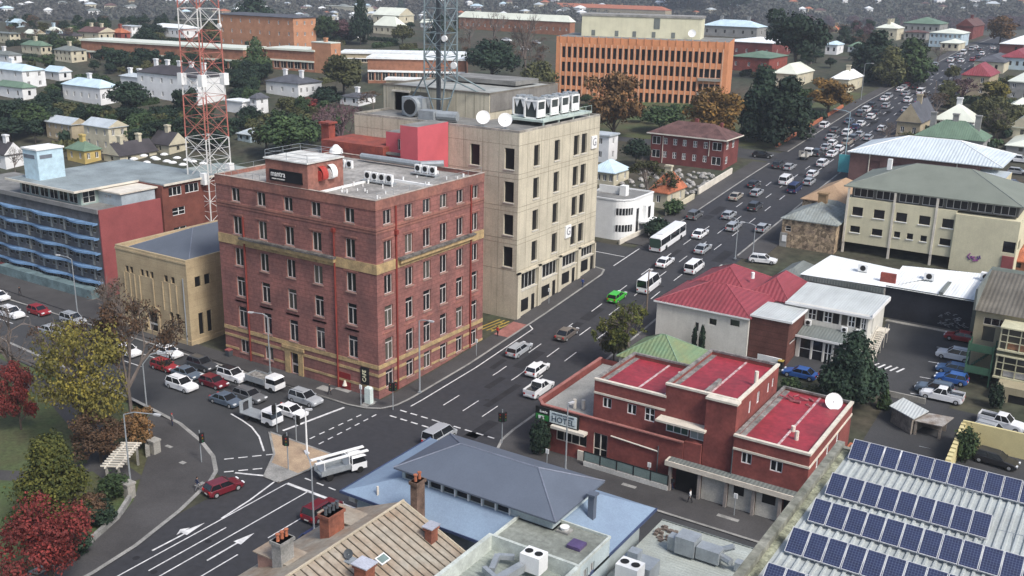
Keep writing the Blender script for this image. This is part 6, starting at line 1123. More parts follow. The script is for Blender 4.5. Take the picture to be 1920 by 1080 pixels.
for nme, a, c in (('dark', (.028, .048, .026), (.012, .024, .016)), ('green', (.055, .085, .03), (.025, .045, .02)), ('olive', (.095, .095, .035), (.05, .055, .025)), ('yellow', (.21, .17, .03), (.065, .065, .022)), ('gold', (.27, .15, .035), (.11, .07, .025)), ('orange', (.22, .11, .04), (.09, .06, .03)), ('red', (.22, .035, .03), (.08, .022, .02)), ('rust', (.14, .075, .04), (.055, .038, .025)), ('purple', (.10, .055, .06), (.06, .035, .04)), ('ygreen', (.13, .125, .025), (.035, .048, .015))): LC[nme] = leaf(nme, a, c)
BARK = {'bare': mat('bark_bare', (.15, .125, .11), .95, .2, 2), 'purple': mat('bark_purple', (.16, .10, .11), .95, .2, 2)}
TN = {'dome': 'broadleaf_tree', 'round': 'broadleaf_tree', 'broad': 'evergreen_tree', 'cone': 'conifer_tree', 'column': 'cypress_tree', 'gum': 'gum_tree', 'pine': 'pine_tree', 'aut': 'autumn_tree', 'sparse': 'sparse_tree', 'bare': 'bare_tree', 'shrub': 'shrub'}
def tree(px, yb, yt, wp, kind, col, label, var=0, n=2200, size=.03, group=None, xy=None, hh=None, ww=None):
    x, y = xy or R(px, yb); z = gz(x, y)
    h = hh or max(1.0, hgt(x, y, yt)-z); wm = ww or wp*(Vector((x, y, z-H)).dot(FW))/FOC; bark = BARK['purple'] if col == 'purple' else (BARK['bare'] if kind in ('bare', 'sparse') else m_bark)
    tr, cr = tree_meshes(kind, var, LC.get(col) or LC['rust'], bark, n, size); t = thing(TN[kind], label, 'shrub' if kind == 'shrub' else 'tree', (x, y, z), random.random()*6.28, group)
    a = ob('trunk', tr, t); 
    if cr: ob('crown', cr, t)
    k = wm if kind in ('bare', 'sparse', 'cone', 'column') else wm/1.02; t.scale = (k, k, h); return t
random.seed(21)
for a in (
 (168, 845, 598, 190, 'aut', 'yellow', 'large golden yellow maple thinning at the top beside the park path', 3, 7500, .0105),
 (250, 806, 545, 215, 'sparse', 'rust', 'nearly leafless brown tree with a few gold leaves right of the yellow maple', 4, 3400, .0085),
 (40, 806, 678, 82, 'aut', 'red', 'small crimson maple at the left edge of the park', 5, 7000, .015),
 (106, 985, 806, 190, 'dome', 'ygreen', 'dense rounded yellow green tree on the lawn behind the red bush', 6, 15000, .012),
 (100, 1120, 925, 190, 'aut', 'red', 'big scarlet maple in the bottom left corner', 7, 8500, .0115),
 (190, 868, 775, 118, 'aut', 'rust', 'brown orange bushy tree beside the pergola', 8, 7000, .015),
 (262, 842, 765, 66, 'aut', 'orange', 'small orange leaved tree between the two lamp posts by the pergola', 9, 5000, .02),
 (172, 985, 925, 70, 'aut', 'rust', 'rust coloured bush between the yellow green tree and the low park wall', 10, 2500, .03),
 (30, 735, 560, 170, 'bare', '', 'wide grey leafless tree at the left edge above the red maple', 1),
 (130, 735, 590, 130, 'sparse', 'rust', 'grey twiggy tree with a few rust leaves above the yellow maple', 2, 500, .012),
 (205, 655, 520, 120, 'sparse', 'rust', 'bare street tree in front of the balcony offices', 3, 300, .012),
 (215, 930, 884, 62, 'shrub', 'green', 'bright green shrub beside the stone gate pillar', 1, 1800, .04),
 (190, 985, 935, 60, 'shrub', 'dark', 'dark hedge shrub just inside the curved park wall', 2, 1800, .04),
 (140, 1040, 990, 70, 'shrub', 'dark', 'dark shrub along the park wall beneath the scarlet maple', 3, 1800, .04),
 (1176, 690, 568, 130, 'sparse', 'ygreen', 'half bare yellow green street tree behind the pub', 6, 4200, .013),
 (1150, 684, 612, 62, 'round', 'olive', 'low olive leafy tree at the foot of the half bare street tree', 2, 2600, .03),
 (1592, 762, 620, 128, 'broad', 'dark', 'big dark green conical evergreen in the car park', 1, 7000, .022),
 (1657, 766, 716, 26, 'cone', 'green', 'tiny cone shaped shrub at the bottom of the car park', 1, 1500, .05),
 (1012, 852, 778, 42, 'shrub', 'dark', 'tall dark green bush under the pub sign corner', 4, 3000, .035),
 (1300, 660, 612, 12, 'column', 'dark', 'left of the two slim cypresses against the cream wall', 1, 900, .06),
 (1314, 664, 610, 14, 'column', 'dark', 'right of the two slim cypresses against the cream wall', 2, 900, .06),
 (1482, 740, 706, 40, 'shrub', 'green', 'green shrub behind the satellite dish roof of the pub', 5, 1500, .05),
 (1520, 752, 722, 44, 'shrub', 'olive', 'olive shrub between the blue sedan and the pub roof', 6, 1500, .05),
 (1806, 862, 796, 46, 'shrub', 'green', 'climbing green bush against the stepped yellow wall', 7, 2500, .04),
 (1865, 765, 715, 30, 'shrub', 'dark', 'dark shrub growing under the green apartment stair', 8, 1500, .05),
 (1212, 388, 296, 120, 'sparse', 'olive', 'tall thin leaved tree between the white art deco house and the terracotta roofed cottage', 7, 2600, .014),
 (1192, 312, 258, 62, 'round', 'dark', 'dark round tree left of the maroon brick building', 3),
 (1262, 402, 372, 40, 'shrub', 'green', 'green garden shrubs before the terracotta roofed cottage', 9, 1500, .05),
 (1232, 445, 405, 50, 'shrub', 'dark', 'dark shrub beside the white art deco house', 10, 1500, .05),
 (1150, 262, 130, 122, 'aut', 'orange', 'left of the two big orange brown trees before the orange office block', 11, 5000, .02),
 (1338, 268, 160, 128, 'aut', 'gold', 'right of the two big orange trees before the orange office block', 12, 5000, .02),
 (1238, 248, 196, 92, 'round', 'green', 'dark green clump between the two big orange trees', 4),
 (1424, 262, 118, 110, 'dome', 'dark', 'tall dark pine left of the pair beside the main road', 1, 5000, .022),
 (1466, 270, 140, 150, 'dome', 'dark', 'broad dark cypress with layered limbs at the roadside', 2, 6000, .022),
 (1488, 150, 18, 128, 'gum', 'dark', 'large dark gum tree rising behind the curved white roof', 1, 4500, .022),
 (1552, 214, 146, 96, 'aut', 'gold', 'golden orange tree beside the main road kerb', 13, 4500, .024),
 (1640, 152, 54, 118, 'dome', 'dark', 'very dark tree left of the roadside clump uphill', 2, 3000, .026),
 (1704, 158, 68, 112, 'dome', 'green', 'full green roadside tree uphill on the left', 5, 3500, .026),
 (1665, 162, 82, 90, 'dome', 'olive', 'olive green tree in the middle of the uphill roadside clump', 6, 3000, .026),
 (1758, 118, 82, 46, 'bare', '', 'small bare tree before the pale row houses', 2),
 (1874, 84, 28, 62, 'aut', 'orange', 'orange tree at the crest of the road', 14, 2500, .03),
 (1800, 202, 142, 70, 'sparse', 'purple', 'purple brown bare tree left of the red mansard house', 8, 500, .02),
 (1752, 225, 170, 60, 'sparse', 'rust', 'bare brown tree beside the road lamp uphill on the right', 9, 400, .02),
 (1862, 205, 150, 62, 'aut', 'yellow', 'yellow leaved tree right of the red mansard house', 15, 2500, .03),
 (1666, 282, 222, 66, 'bare', '', 'grey bare tree in front of the cream gable ended house', 3),
 (1700, 272, 246, 40, 'shrub', 'olive', 'olive shrub at the foot of the cream gable house', 11, 1200, .05),
 (1860, 262, 200, 70, 'sparse', 'olive', 'thin brown tree behind the parked cars at the right edge', 10, 800, .02),
 (1520, 120, 70, 60, 'bare', '', 'bare tree behind the dark gum and the curved white roof', 4),
 (922, 160, 70, 122, 'round', 'dark', 'broad dark evergreen left of the orange office block', 7, 4500, .022),
 (985, 150, 20, 80, 'bare', '', 'tall bare tree with thick limbs before the long barracks', 5),
 (925, 90, 14, 70, 'bare', '', 'bare poplar like tree left of the tallest bare tree', 1),
 (880, 96, 22, 60, 'bare', '', 'small bare tree behind the steel mast', 2),
 (1010, 190, 110, 80, 'round', 'olive', 'grey olive tree against the left end of the orange office block', 8, 2500, .026),
 (482, 150, 70, 62, 'broad', 'green', 'dense green tree in front of the four storey orange brick block', 2, 3500, .026),
 (645, 186, 104, 92, 'gum', 'olive', 'olive yellow tree beside the square brick tower', 3, 3500, .026),
 (676, 84, -8, 50, 'broad', 'dark', 'tall black green conical pine before the hill top hall', 3, 2500, .03),
 (822, 80, 8, 34, 'cone', 'dark', 'slim dark conifer directly behind the steel mast', 3, 1500, .045),
 (476, 46, -14, 86, 'broad', 'dark', 'big dark pine on the skyline above the orange brick block', 4, 2500, .03),
 (752, 36, -8, 26, 'cone', 'dark', 'small dark conifer on the skyline right of the hall', 4, 1200, .05),
 (610, 88, 26, 60, 'round', 'green', 'dark green tree behind the brick tower', 9),
 (640, 84, 34, 50, 'round', 'purple', 'purplish brown tree left of the black green pine', 10),
 (755, 86, 44, 50, 'round', 'olive', 'olive tree right of the pale lime hall roof', 11),
 (245, 218, 150, 88, 'round', 'dark', 'large dark tree left of the long white terrace', 12, 3500, .026),
 (352, 236, 162, 56, 'gum', 'dark', 'dark tree in front of the white terrace beside the mast', 4, 2500, .028),
 (178, 270, 224, 20, 'cone', 'dark', 'narrow dark cypress between the two beige townhouses', 5, 1200, .05),
 (105, 98, 62, 36, 'cone', 'dark', 'dark conifer beside the moss green roofed house', 6, 1200, .05),
 (20, 262, 218, 90, 'round', 'dark', 'dark garden tree at the left edge below the bungalow', 13),
 (70, 252, 190, 90, 'round', 'green', 'green garden tree above the beige townhouses', 14),
 (125, 240, 192, 70, 'gum', 'olive', 'olive tree above the left beige townhouse', 5),
 (190, 232, 196, 80, 'round', 'dark', 'dark tree below the veranda house', 15),
 (30, 330, 270, 50, 'bare', '', 'bare twiggy tree behind the left end of the balcony offices', 3),
 (545, 300, 212, 130, 'round', 'green', 'big leafy green tree behind the brick hotel rooftop block', 16, 4500, .024),
 (500, 290, 228, 70, 'gum', 'olive', 'olive tree behind the left end of the brick hotel roof', 6),
 (578, 214, 182, 46, 'aut', 'red', 'small dark red bush below the grey roofed house', 16, 1500, .04),
 (470, 240, 196, 56, 'round', 'dark', 'dark bush right of the mast beside the white garden building', 17),
 (640, 292, 188, 110, 'sparse', 'purple', 'purple twigged bare tree behind the red plant chimney', 11, 400, .016),
 (612, 206, 164, 66, 'round', 'dark', 'dark tree right of the grey roofed white house', 18),
 (700, 206, 168, 60, 'sparse', 'rust', 'brown bare tree beside the chimney cottage', 12, 400, .02),
 (290, 68, 44, 60, 'round', 'dark', 'dark tree before the long low white hill building', 19),
 (275, 96, 48, 52, 'round', 'dark', 'round dark tree at the left of the mast above the school roof', 20),
 (1290, 20, -30, 130, 'gum', 'dark', 'huge dark skyline tree above the ice blue roof, left part', 7, 3000, .028),
 (1370, 50, -40, 110, 'gum', 'dark', 'huge dark skyline tree above the ice blue roof, right part', 8, 3000, .028),
): tree(*a)
# trees that nobody could tell apart, among the houses
ZN = [('dark', 'dense dark evergreen among the houses on the left slope', [(0, 95, 200, 150), (150, 120, 460, 140), (60, 165, 125, 215), (280, 195, 360, 245), (0, 190, 60, 245), (90, 205, 240, 250), (430, 225, 520, 290), (240, 215, 345, 250), (440, 150, 500, 200), (0, 100, 500, 260), (0, 150, 140, 290), (190, 270, 500, 290)], 175, (22, 46), ('round', 'gum')),
      ('olive', 'olive brown garden tree on the left slope', [(60, 120, 470, 150), (0, 150, 120, 200), (430, 200, 640, 260), (200, 205, 350, 262), (0, 60, 420, 110)], 60, (18, 34), ('round', 'gum')),
      ('green', 'mid green garden tree on the left slope', [(0, 95, 500, 260), (0, 60, 500, 110), (200, 200, 640, 290), (0, 60, 500, 200)], 110, (20, 40), ('round', 'gum')),
      ('rust', 'bare brownish tree among the distant houses', [(0, 50, 400, 80), (600, 50, 860, 95), (860, 62, 1030, 130), (860, 70, 1030, 130), (1420, 60, 1640, 110)], 50, (20, 38), ('sparse',)),
      ('dark', 'dark tree on the far side of the orange office block', [(1440, 60, 1640, 130), (1430, 90, 1620, 140), (1380, 60, 1500, 120), (1600, 80, 1700, 150), (1480, 55, 1760, 100)], 60, (20, 38), ('round', 'gum')),
      ('purple', 'purplish leafless tree on the wooded ridge beyond the main road', [(1400, 45, 1700, 66), (1600, 56, 1760, 80), (1700, 46, 1920, 52), (1760, 52, 1920, 60)], 60, (18, 30), ('round',)),
      ('olive', 'brown green garden tree on the right of the main road', [(1850, 130, 1920, 160), (1760, 190, 1920, 215), (1860, 225, 1920, 270), (1780, 205, 1900, 240), (1760, 150, 1800, 220), (1880, 120, 1920, 280)], 36, (20, 38), ('round', 'gum')),
      ('green', 'green shrub in the park shrubbery behind the maroon brick building', [(1200, 205, 1300, 240), (1380, 250, 1420, 270), (1090, 180, 1130, 215)], 9, (16, 26), ('round',)),
      ('dark', 'dark tree on the skyline ridge left of the steel mast', [(0, 44, 460, 56), (440, 38, 660, 48), (560, 60, 700, 90), (380, 90, 450, 100), (0, 44, 860, 60)], 60, (16, 30), ('round', 'broad'))]
for col, lab, boxes, cnt, (ha, hb), kinds in ZN:
    for k in range(cnt*2):
        bx = random.choice(boxes); px = random.uniform(bx[0], bx[2]); py = random.uniform(bx[1], bx[3]); hp = random.uniform(ha, hb)*(0.6+py/400); wd = hp*random.uniform(.8, 1.3)
        if any(px+wd*.35 > a and px-wd*.35 < c and py-hp < e-4 and py > e-12 for a, c, b, e in HR): continue
        tree(px, py, py-hp, wd, random.choice(kinds), col, lab, random.randint(1, 3), 1300 if kinds[0] != 'sparse' else 400, .038 if kinds[0] != 'sparse' else .02, group=lab.split(' on ')[0].split(' among ')[0].split(' in ')[0]+'s beyond' if 0 else 'repeated '+lab.split(' ', 1)[0]+' trees, '+lab.split(' ')[-1])
hb = LOB['shrub']; rs = np.random.RandomState(3); V, _ = leafcloud(rs, [(x_, 0, .5, .75, .5, .6) for x_ in np.arange(-6, 6.1, .8)], 1500, .32, .6); HM = [quads_mesh('hedge', V, LC[c]) for c in ('dark', 'green', 'olive')]
for k in range(110):
    bx = random.choice([(0, 95, 480, 290), (0, 60, 520, 120), (1380, 60, 1640, 230), (1750, 100, 1920, 280), (600, 60, 900, 200)]); px = random.uniform(bx[0], bx[2]); py = random.uniform(bx[1], bx[3]); x, y = R(px, py)
    if -90 < x < -55: continue
    j = random.randint(0, 2); o = tag(ob('garden_hedge', HM[j], None, (x, y, gz(x, y)), random.choice((0, 1.57, 0.1, 1.4))), 'clipped %s garden hedge between the suburban houses' % ('dark', 'green', 'olive')[j], 'hedge', ('dark', 'green', 'olive')[j]+' garden hedges'); o.scale = (random.uniform(.6, 1.6), 1.3, random.uniform(1.2, 2.4))
for k in range(75):
    bx = random.choice([(0, 50, 300, 100), (0, 44, 420, 66), (600, 44, 1000, 60), (1440, 50, 1640, 100), (0, 120, 130, 150), (1890, 110, 1920, 240), (560, 44, 680, 90)]); px = random.uniform(bx[0], bx[2]); py = random.uniform(bx[1], bx[3]); w_ = random.uniform(18, 34)*(py/100+.35); 
    if any(px+w_/2 > a and px-w_/2 < c and py+4 > b and py-14 < e for a, c, b, e in HR): continue
    wc = random.choice(('white', 'cream', 'white', 'tan', 'blue')); rc = random.choice(('white', 'slate', 'bluetin', 'terra', 'lime', 'green', 'dark')); house('suburban_house', 'small %s walled house with a %s roof among the trees of the outer suburb' % (wc, {'white': 'white', 'slate': 'slate', 'bluetin': 'pale blue', 'terra': 'orange', 'lime': 'pale lime', 'green': 'green', 'dark': 'charcoal'}[rc]), 'house', px-w_/2, px+w_*.18, px+w_/2, py, w_*.30, wc, rc, random.choice(('hip', 'gableX')), 1.8, 2, 1, 1, random.choice((0, 1)), group='%s houses with %s roofs in the outer suburb' % (wc, rc))
# ================================================================ far hillside: wood as one mass, tiny houses as things
rs = np.random.RandomState(5); NT = 9000; P = []
while len(P) < NT:
    px = rs.uniform(-60, 1980); py = rs.uniform(-18, 56); q = R(px, py); r = math.hypot(*q)
    if r < 640 or r > 6000: continue
    if 840 < px < 1000 and False: continue
    P.append((q[0], q[1], gz(*q), r))
P = np.array(P); k = 10; c = np.repeat(P[:, :3], k, axis=0); sz = np.repeat(P[:, 3], k)/1500; n = len(c); 
p = c+np.stack([rs.normal(size=n)*2.3*sz, rs.normal(size=n)*2.3*sz, (.5+rs.random(n)*5)*np.minimum(sz, 1.4)], 1); nn = rs.normal(size=(n, 3)); nn[:, 2] += .6; nn /= np.linalg.norm(nn, axis=1)[:, None]; t_ = np.cross(nn, rs.normal(size=(n, 3))); t_ /= np.linalg.norm(t_, axis=1)[:, None]; b_ = np.cross(nn, t_); s = (.9+1.1*rs.random(n))[:, None]*sz[:, None]
V = np.empty((n*4, 3)); V[0::4] = p-t_*s-b_*s; V[1::4] = p+t_*s-b_*s*.7; V[2::4] = p+t_*s*.8+b_*s; V[3::4] = p-t_*s+b_*s*.8
wm = mat('hillside_foliage', (.045, .06, .045), .95, .3, .006, (.065, .06, .05), kind='leaf', fine=.02); wo = ob('distant_woodland', quads_mesh('woodland', V, wm)); wo['kind'] = 'stuff'
hm = []
for i, (wc, rc) in enumerate((('white', 'white'), ('cream', 'tin'), ('white', 'grey'), ('tan', 'terra'), ('white', 'bluetin'), ('cream', 'maroon'))):
    mb = MB(); mb.box(-6, 6, -4, 4, -3, 3.6, 0); mb.hip(-6, 6, -4, 4, 3.6, 2.2, .5, m=1); mb.box(-3.5, -2.2, -4.05, -4, .6, 2.2, 2); mb.box(1.5, 2.8, -4.05, -4, .6, 2.2, 2); hm.append(mb.mesh('far_house', [WC[wc], RC[rc], m_dglass]))
CN_ = ['white walled white roofed', 'cream walled grey roofed', 'white walled dark roofed', 'tan walled orange roofed', 'white walled blue roofed', 'cream walled maroon roofed']
for i in range(200):
    px = rs.uniform(-20, 1940); py = rs.uniform(-2, 44) if px < 1300 else rs.uniform(-2, 30); q = R(px, py); r = math.hypot(*q)
    if r < 700 or (px > 1250 and rs.random() < .55): continue
    j = int(rs.choice(6, p=[.3, .15, .15, .12, .18, .10])); o = ob('distant_house', hm[j], None, (q[0], q[1], gz(*q)+1.5), rs.uniform(0, 3.1)); s = max(.7, r/1700)*rs.uniform(.75, 1.4); o.scale = (s*1.1, s, s*1.1)
    tag(o, 'tiny %s house on the hazy far hillside' % CN_[j], 'house', 'distant %s houses' % CN_[j])
# ================================================================ vehicles
PAINT = {}
def paint(n):
    C = {'white': (.74, .75, .76), 'silver': (.34, .36, .38), 'grey': (.12, .125, .13), 'dark grey': (.05, .054, .06), 'black': (.018, .018, .02), 'red': (.26, .02, .025), 'dark red': (.13, .012, .02), 'blue': (.03, .10, .32), 'light blue': (.10, .20, .38), 'green': (.05, .42, .03), 'beige': (.33, .30, .25), 'brown': (.12, .10, .085), 'slate blue': (.09, .12, .16), 'navy': (.02, .03, .09)}
    if n not in PAINT: PAINT[n] = mat('car_paint_'+n.replace(' ', '_'), C[n], .3, .03, .5, spec=.5, coat=.4)
    return PAINT[n]
m_cg = mat('car_glass', (.012, .014, .017), .12, .05, spec=.7); m_tyre = mat('tyre_rubber', (.012, .012, .012), .85); m_rim = mat('wheel_rim', (.32, .33, .34), .4); m_lamp = mat('headlamp', (.75, .78, .8), .2); m_tail = mat('tail_lamp', (.42, .01, .01), .4); m_plate = mat('number_plate', (.6, .6, .55), .5)
# type: length, width, belt z, roof z, cabin base x0..x1, roof x0..x1, hood z, tail z
CT = {'sedan': (4.6, 1.8, .92, 1.43, -1.75, 1.05, -1.05, .35, .80, .90), 'hatch': (4.1, 1.75, .95, 1.48, -1.95, .95, -1.6, .25, .84, .95), 'wagon': (4.75, 1.82, .95, 1.5, -2.25, 1.0, -1.95, .3, .84, .95), 'suv': (4.6, 1.88, 1.05, 1.7, -2.2, .95, -1.95, .25, .98, 1.05), 'van': (4.9, 1.9, 1.15, 1.98, -2.38, 1.75, -2.3, 1.0, 1.05, 1.15), 'minibus': (5.6, 2.0, 1.25, 2.5, -2.75, 2.3, -2.7, 1.6, 1.15, 1.25), 'ute': (5.2, 1.86, 1.08, 1.76, -.75, 1.15, -.55, .5, 1.0, 1.05)}
CMC = {}
def car_meshes(t):
    if t in CMC: return CMC[t]
    L, W, zb, zr, c0, c1, r0, r1, zh, zt = CT[t]; a, w = L/2, W/2; b = MB()
    prof = [(-a, .38), (-a-.02, .62), (-a+.06, zt-.06), (-a+.2, zt), (c0, zt if t != 'ute' else zt), (c0+.02, zb), (c1, zb), (c1+.25, zb-.03), (a-.45, zh), (a-.1, zh-.14), (a, .62), (a-.02, .36), (a-.2, .22), (-a+.2, .22)]
    st = [(-w, .90, .08), (-w+.1, 1, .0), (w-.1, 1, .0), (w, .90, .08)]; rows = []
    for y, sx, dz in st: rows.append([(x*(sx if abs(x) > a*.7 else 1), y, z-(dz if z > .7 else -dz*.6)) for x, z in prof])
    for r, s in zip(rows, rows[1:]):
        n = len(r)
        for k in range(n): j = (k+1) % n; b.face([r[k], r[j], s[j], s[k]])
    b.face(rows[0][::-1]); b.face(rows[-1]); u = .13
    b.frus((r0-.02, r1+.02, -w+.17, w-.17), (r0+.1, r1-.1, -w+.24, w-.24), zr-.05, zr)      # roof skin
    for s in (-1, 1):       # pillars
        for (xb, xt) in ((c1, r1), (c0, r0), ((c0+c1)/2-.1, (r0+r1)/2-.1)): b.tube((xb, s*(w-.06), zb-.02), (xt, s*(w-.18), zr-.03), .045, 4)
        b.box(c1-.25, c1-.08, s*(w+.02), s*(w+.17), zb, zb+.13)
    if t == 'ute': b.box(-a+.05, c0, -w+.02, -w+.08, zt, zt+.28); b.box(-a+.05, c0, w-.08, w-.02, zt, zt+.28); b.box(-a, -a+.05, -w+.02, w-.02, zt-.2, zt+.28)
    body = b; g = MB(); g.frus((c0, c1, -w+.05, w-.05), (r0, r1, -w+.18, w-.18), zb-.01, zr-.04); 
    if t == 'ute': g.box(-a+.12, c0-.05, -w+.1, w-.1, zt+.01, zt+.04)
    wl = MB(); wl.tube((0, -.1, 0), (0, .1, 0), .33, 14, 0); rim = MB().tube((0, -.115, 0), (0, .115, 0), .2, 10, 0)
    hl = MB().box(a-.16, a+.01, -.22, .22, .60, .76); tl = MB().box(-a-.03, -a+.1, -.12, .12, .66, .9); pl = MB().box(-a-.04, -a-.02, -.26, .26, .45, .57)
    CMC[t] = (body, g, wl.mesh('wheel', [m_tyre]), rim.mesh('rim', [m_rim]), hl.mesh('headlight', [m_lamp]), tl.mesh('tail_light', [m_tail]), pl.mesh('number_plate', [m_plate]), {}); return CMC[t]
def car(t, col, x, y, deg, label, group=None, z=None, full=True, cat=None, brake=False, roofcol=None):
    body, g, wl, rim, hl, tl, pl, cache = car_meshes(t); L, W = CT[t][:2]; z = gz(x, y)+.02 if z is None else z
    if col not in cache:
        cache[col] = body.mesh('body', [paint(col)])
        s = MB(); s.v = list(body.v)+list(g.v); k = len(body.v); s.f = list(body.f)+[tuple(i+k for i in f) for f in g.f]; s.m = [0]*len(body.f)+[1]*len(g.f); a = L/2
        for q in ((-a+.75, -1), (-a+.75, 1), (a-.8, -1), (a-.8, 1)): s.tube((q[0], q[1]*(W/2-.16), .33), (q[0], q[1]*(W/2+.01), .33), .33, 8, 2)
        for q in (-1, 1): s.box(-a-.04, -a+.1, q*W*.36-.14, q*W*.36+.14, .64, .9, 3); s.box(a-.14, a+.02, q*W*.34-.2, q*W*.34+.2, .58, .76, 4)
        cache[col+'_far'] = s.mesh('parked_car', [paint(col), m_cg, m_tyre, m_tail, m_lamp]); 
    if 'g' not in cache: cache['g'] = g.mesh('windows', [m_cg])
    dn = math.radians(deg); slope = math.atan2(gz(x+math.cos(dn)*2, y+math.sin(dn)*2)-gz(x-math.cos(dn)*2, y-math.sin(dn)*2), 4)
    cat = cat or {'ute': 'utility truck', 'suv': 'SUV', 'minibus': 'van', 'hatch': 'car', 'sedan': 'car', 'wagon': 'car'}.get(t, t)
    nm = {'ute': 'utility_truck', 'suv': 'sport_utility_vehicle', 'van': 'delivery_van', 'minibus': 'minibus', 'hatch': 'hatchback_car', 'sedan': 'sedan_car', 'wagon': 'station_wagon'}[t]
    if not full: r = tag(ob(nm, cache[col+'_far'], None, (x, y, z)), label, cat, group); r.rotation_euler = (0, -slope, dn); r.scale = (1.07,)*3; return r
    r = thing(nm, label, cat, (x, y, z), 0, group); r.scale = (1.07,)*3; r.rotation_euler = (0, -slope, dn); ob('body', cache[col], r); ob('windows', cache['g'], r); a = L/2
    for q in ((-a+.75, -1), (-a+.75, 1), (a-.8, -1), (a-.8, 1)): w_ = ob('wheel', wl, r, (q[0], q[1]*(W/2-.09), .33)); ob('rim', rim, w_)
    for q in (-1, 1): ob('headlight', hl, r, (0, q*W*.34, 0)); ob('tail_light', tl, r, (0, q*W*.37, 0))
    ob('number_plate', pl, r)
    if t in ('suv', 'wagon'): 
        if 'rails' not in cache: cache['rails'] = MB().tube((CT[t][6]+.1, 0, CT[t][3]+.06), (CT[t][7]-.1, 0, CT[t][3]+.06), .025, 4).mesh('roof_rail', [m_dsteel])
        ob('roof_rail', cache['rails'], r, (0, .62, 0)); ob('roof_rail', cache['rails'], r, (0, -.62, 0))
    if roofcol: ob('roof_panel', MB().frus((-1.9, .2, -.72, .72), (-1.85, .15, -.7, .7), 1.705, 1.72).mesh('roof_panel', [paint(roofcol)]), r)
    return r
def carp(t, col, px, py, deg, label, **k): x, y = R(px, py, .6); return car(t, col, x, y, deg, label, **k)
# the queue on the side street
for a in (
 ('suv', 'white', 341, 722, 0, 'white SUV at the kerb side of the side street queue, nearest the park'),
 ('sedan', 'slate blue', 424, 750, 0, 'slate grey sedan behind the white tray utility in the near lane'),
 ('sedan', 'white', 545, 771, 0, 'white sedan first at the stop line in the middle lane'),
 ('suv', 'silver', 573, 748, 0, 'silver blue SUV first at the stop line beside the footpath'),
 ('suv', 'dark grey', 379, 684, 0, 'dark grey SUV in the footpath lane behind the black roofed white one'),
 ('sedan', 'slate blue', 350, 700, 0, 'dark green grey sedan behind the dark red hatchback'),
 ('hatch', 'dark red', 401, 717, 0, 'dark red hatchback in the middle lane of the queue'),
 ('wagon', 'white', 315, 661, 0, 'white station wagon last in the footpath lane of the queue'),
 ('wagon', 'grey', 468, 742, 0, 'grey green station wagon beside the white tipper truck'),
 ('hatch', 'red', 308, 686, 0, 'small bright red car at the back of the middle lane'),
 ('wagon', 'white', 238, 658, 0, 'white wagon seen through the bare branches by the sandstone building'),
 ('suv', 'silver', 137, 600, 0, 'pale silver SUV behind the twigs of the street tree'),
 ('sedan', 'silver', 97, 620, 0, 'silver blue sedan above the yellow maple'),
 ('hatch', 'red', 73, 583, 0, 'small red car farthest up the side street'),
 ('suv', 'white', 22, 588, 0, 'white SUV near the left edge of the side street'),
 ('hatch', 'white', -2, 556, 0, 'white car cut by the left edge of the picture'),
 ('hatch', 'dark red', 419, 913, 78, 'dark red hatchback turning through the slip lane'),
 ('suv', 'dark red', 604, 957, 90, 'dark red SUV waiting at the bottom stop line'),
 ('sedan', 'navy', 592, 1010, 90, 'dark sedan half hidden by the orange brick chimney'),
 ('van', 'silver', 824, 819, 90, 'silver van whose roof shows just beyond the blue roofs'),
): carp(*a[:5], a[5])
carp('suv', 'white', 437, 705, 0, 'white SUV with a black roof directly behind the tipper truck', roofcol='black')
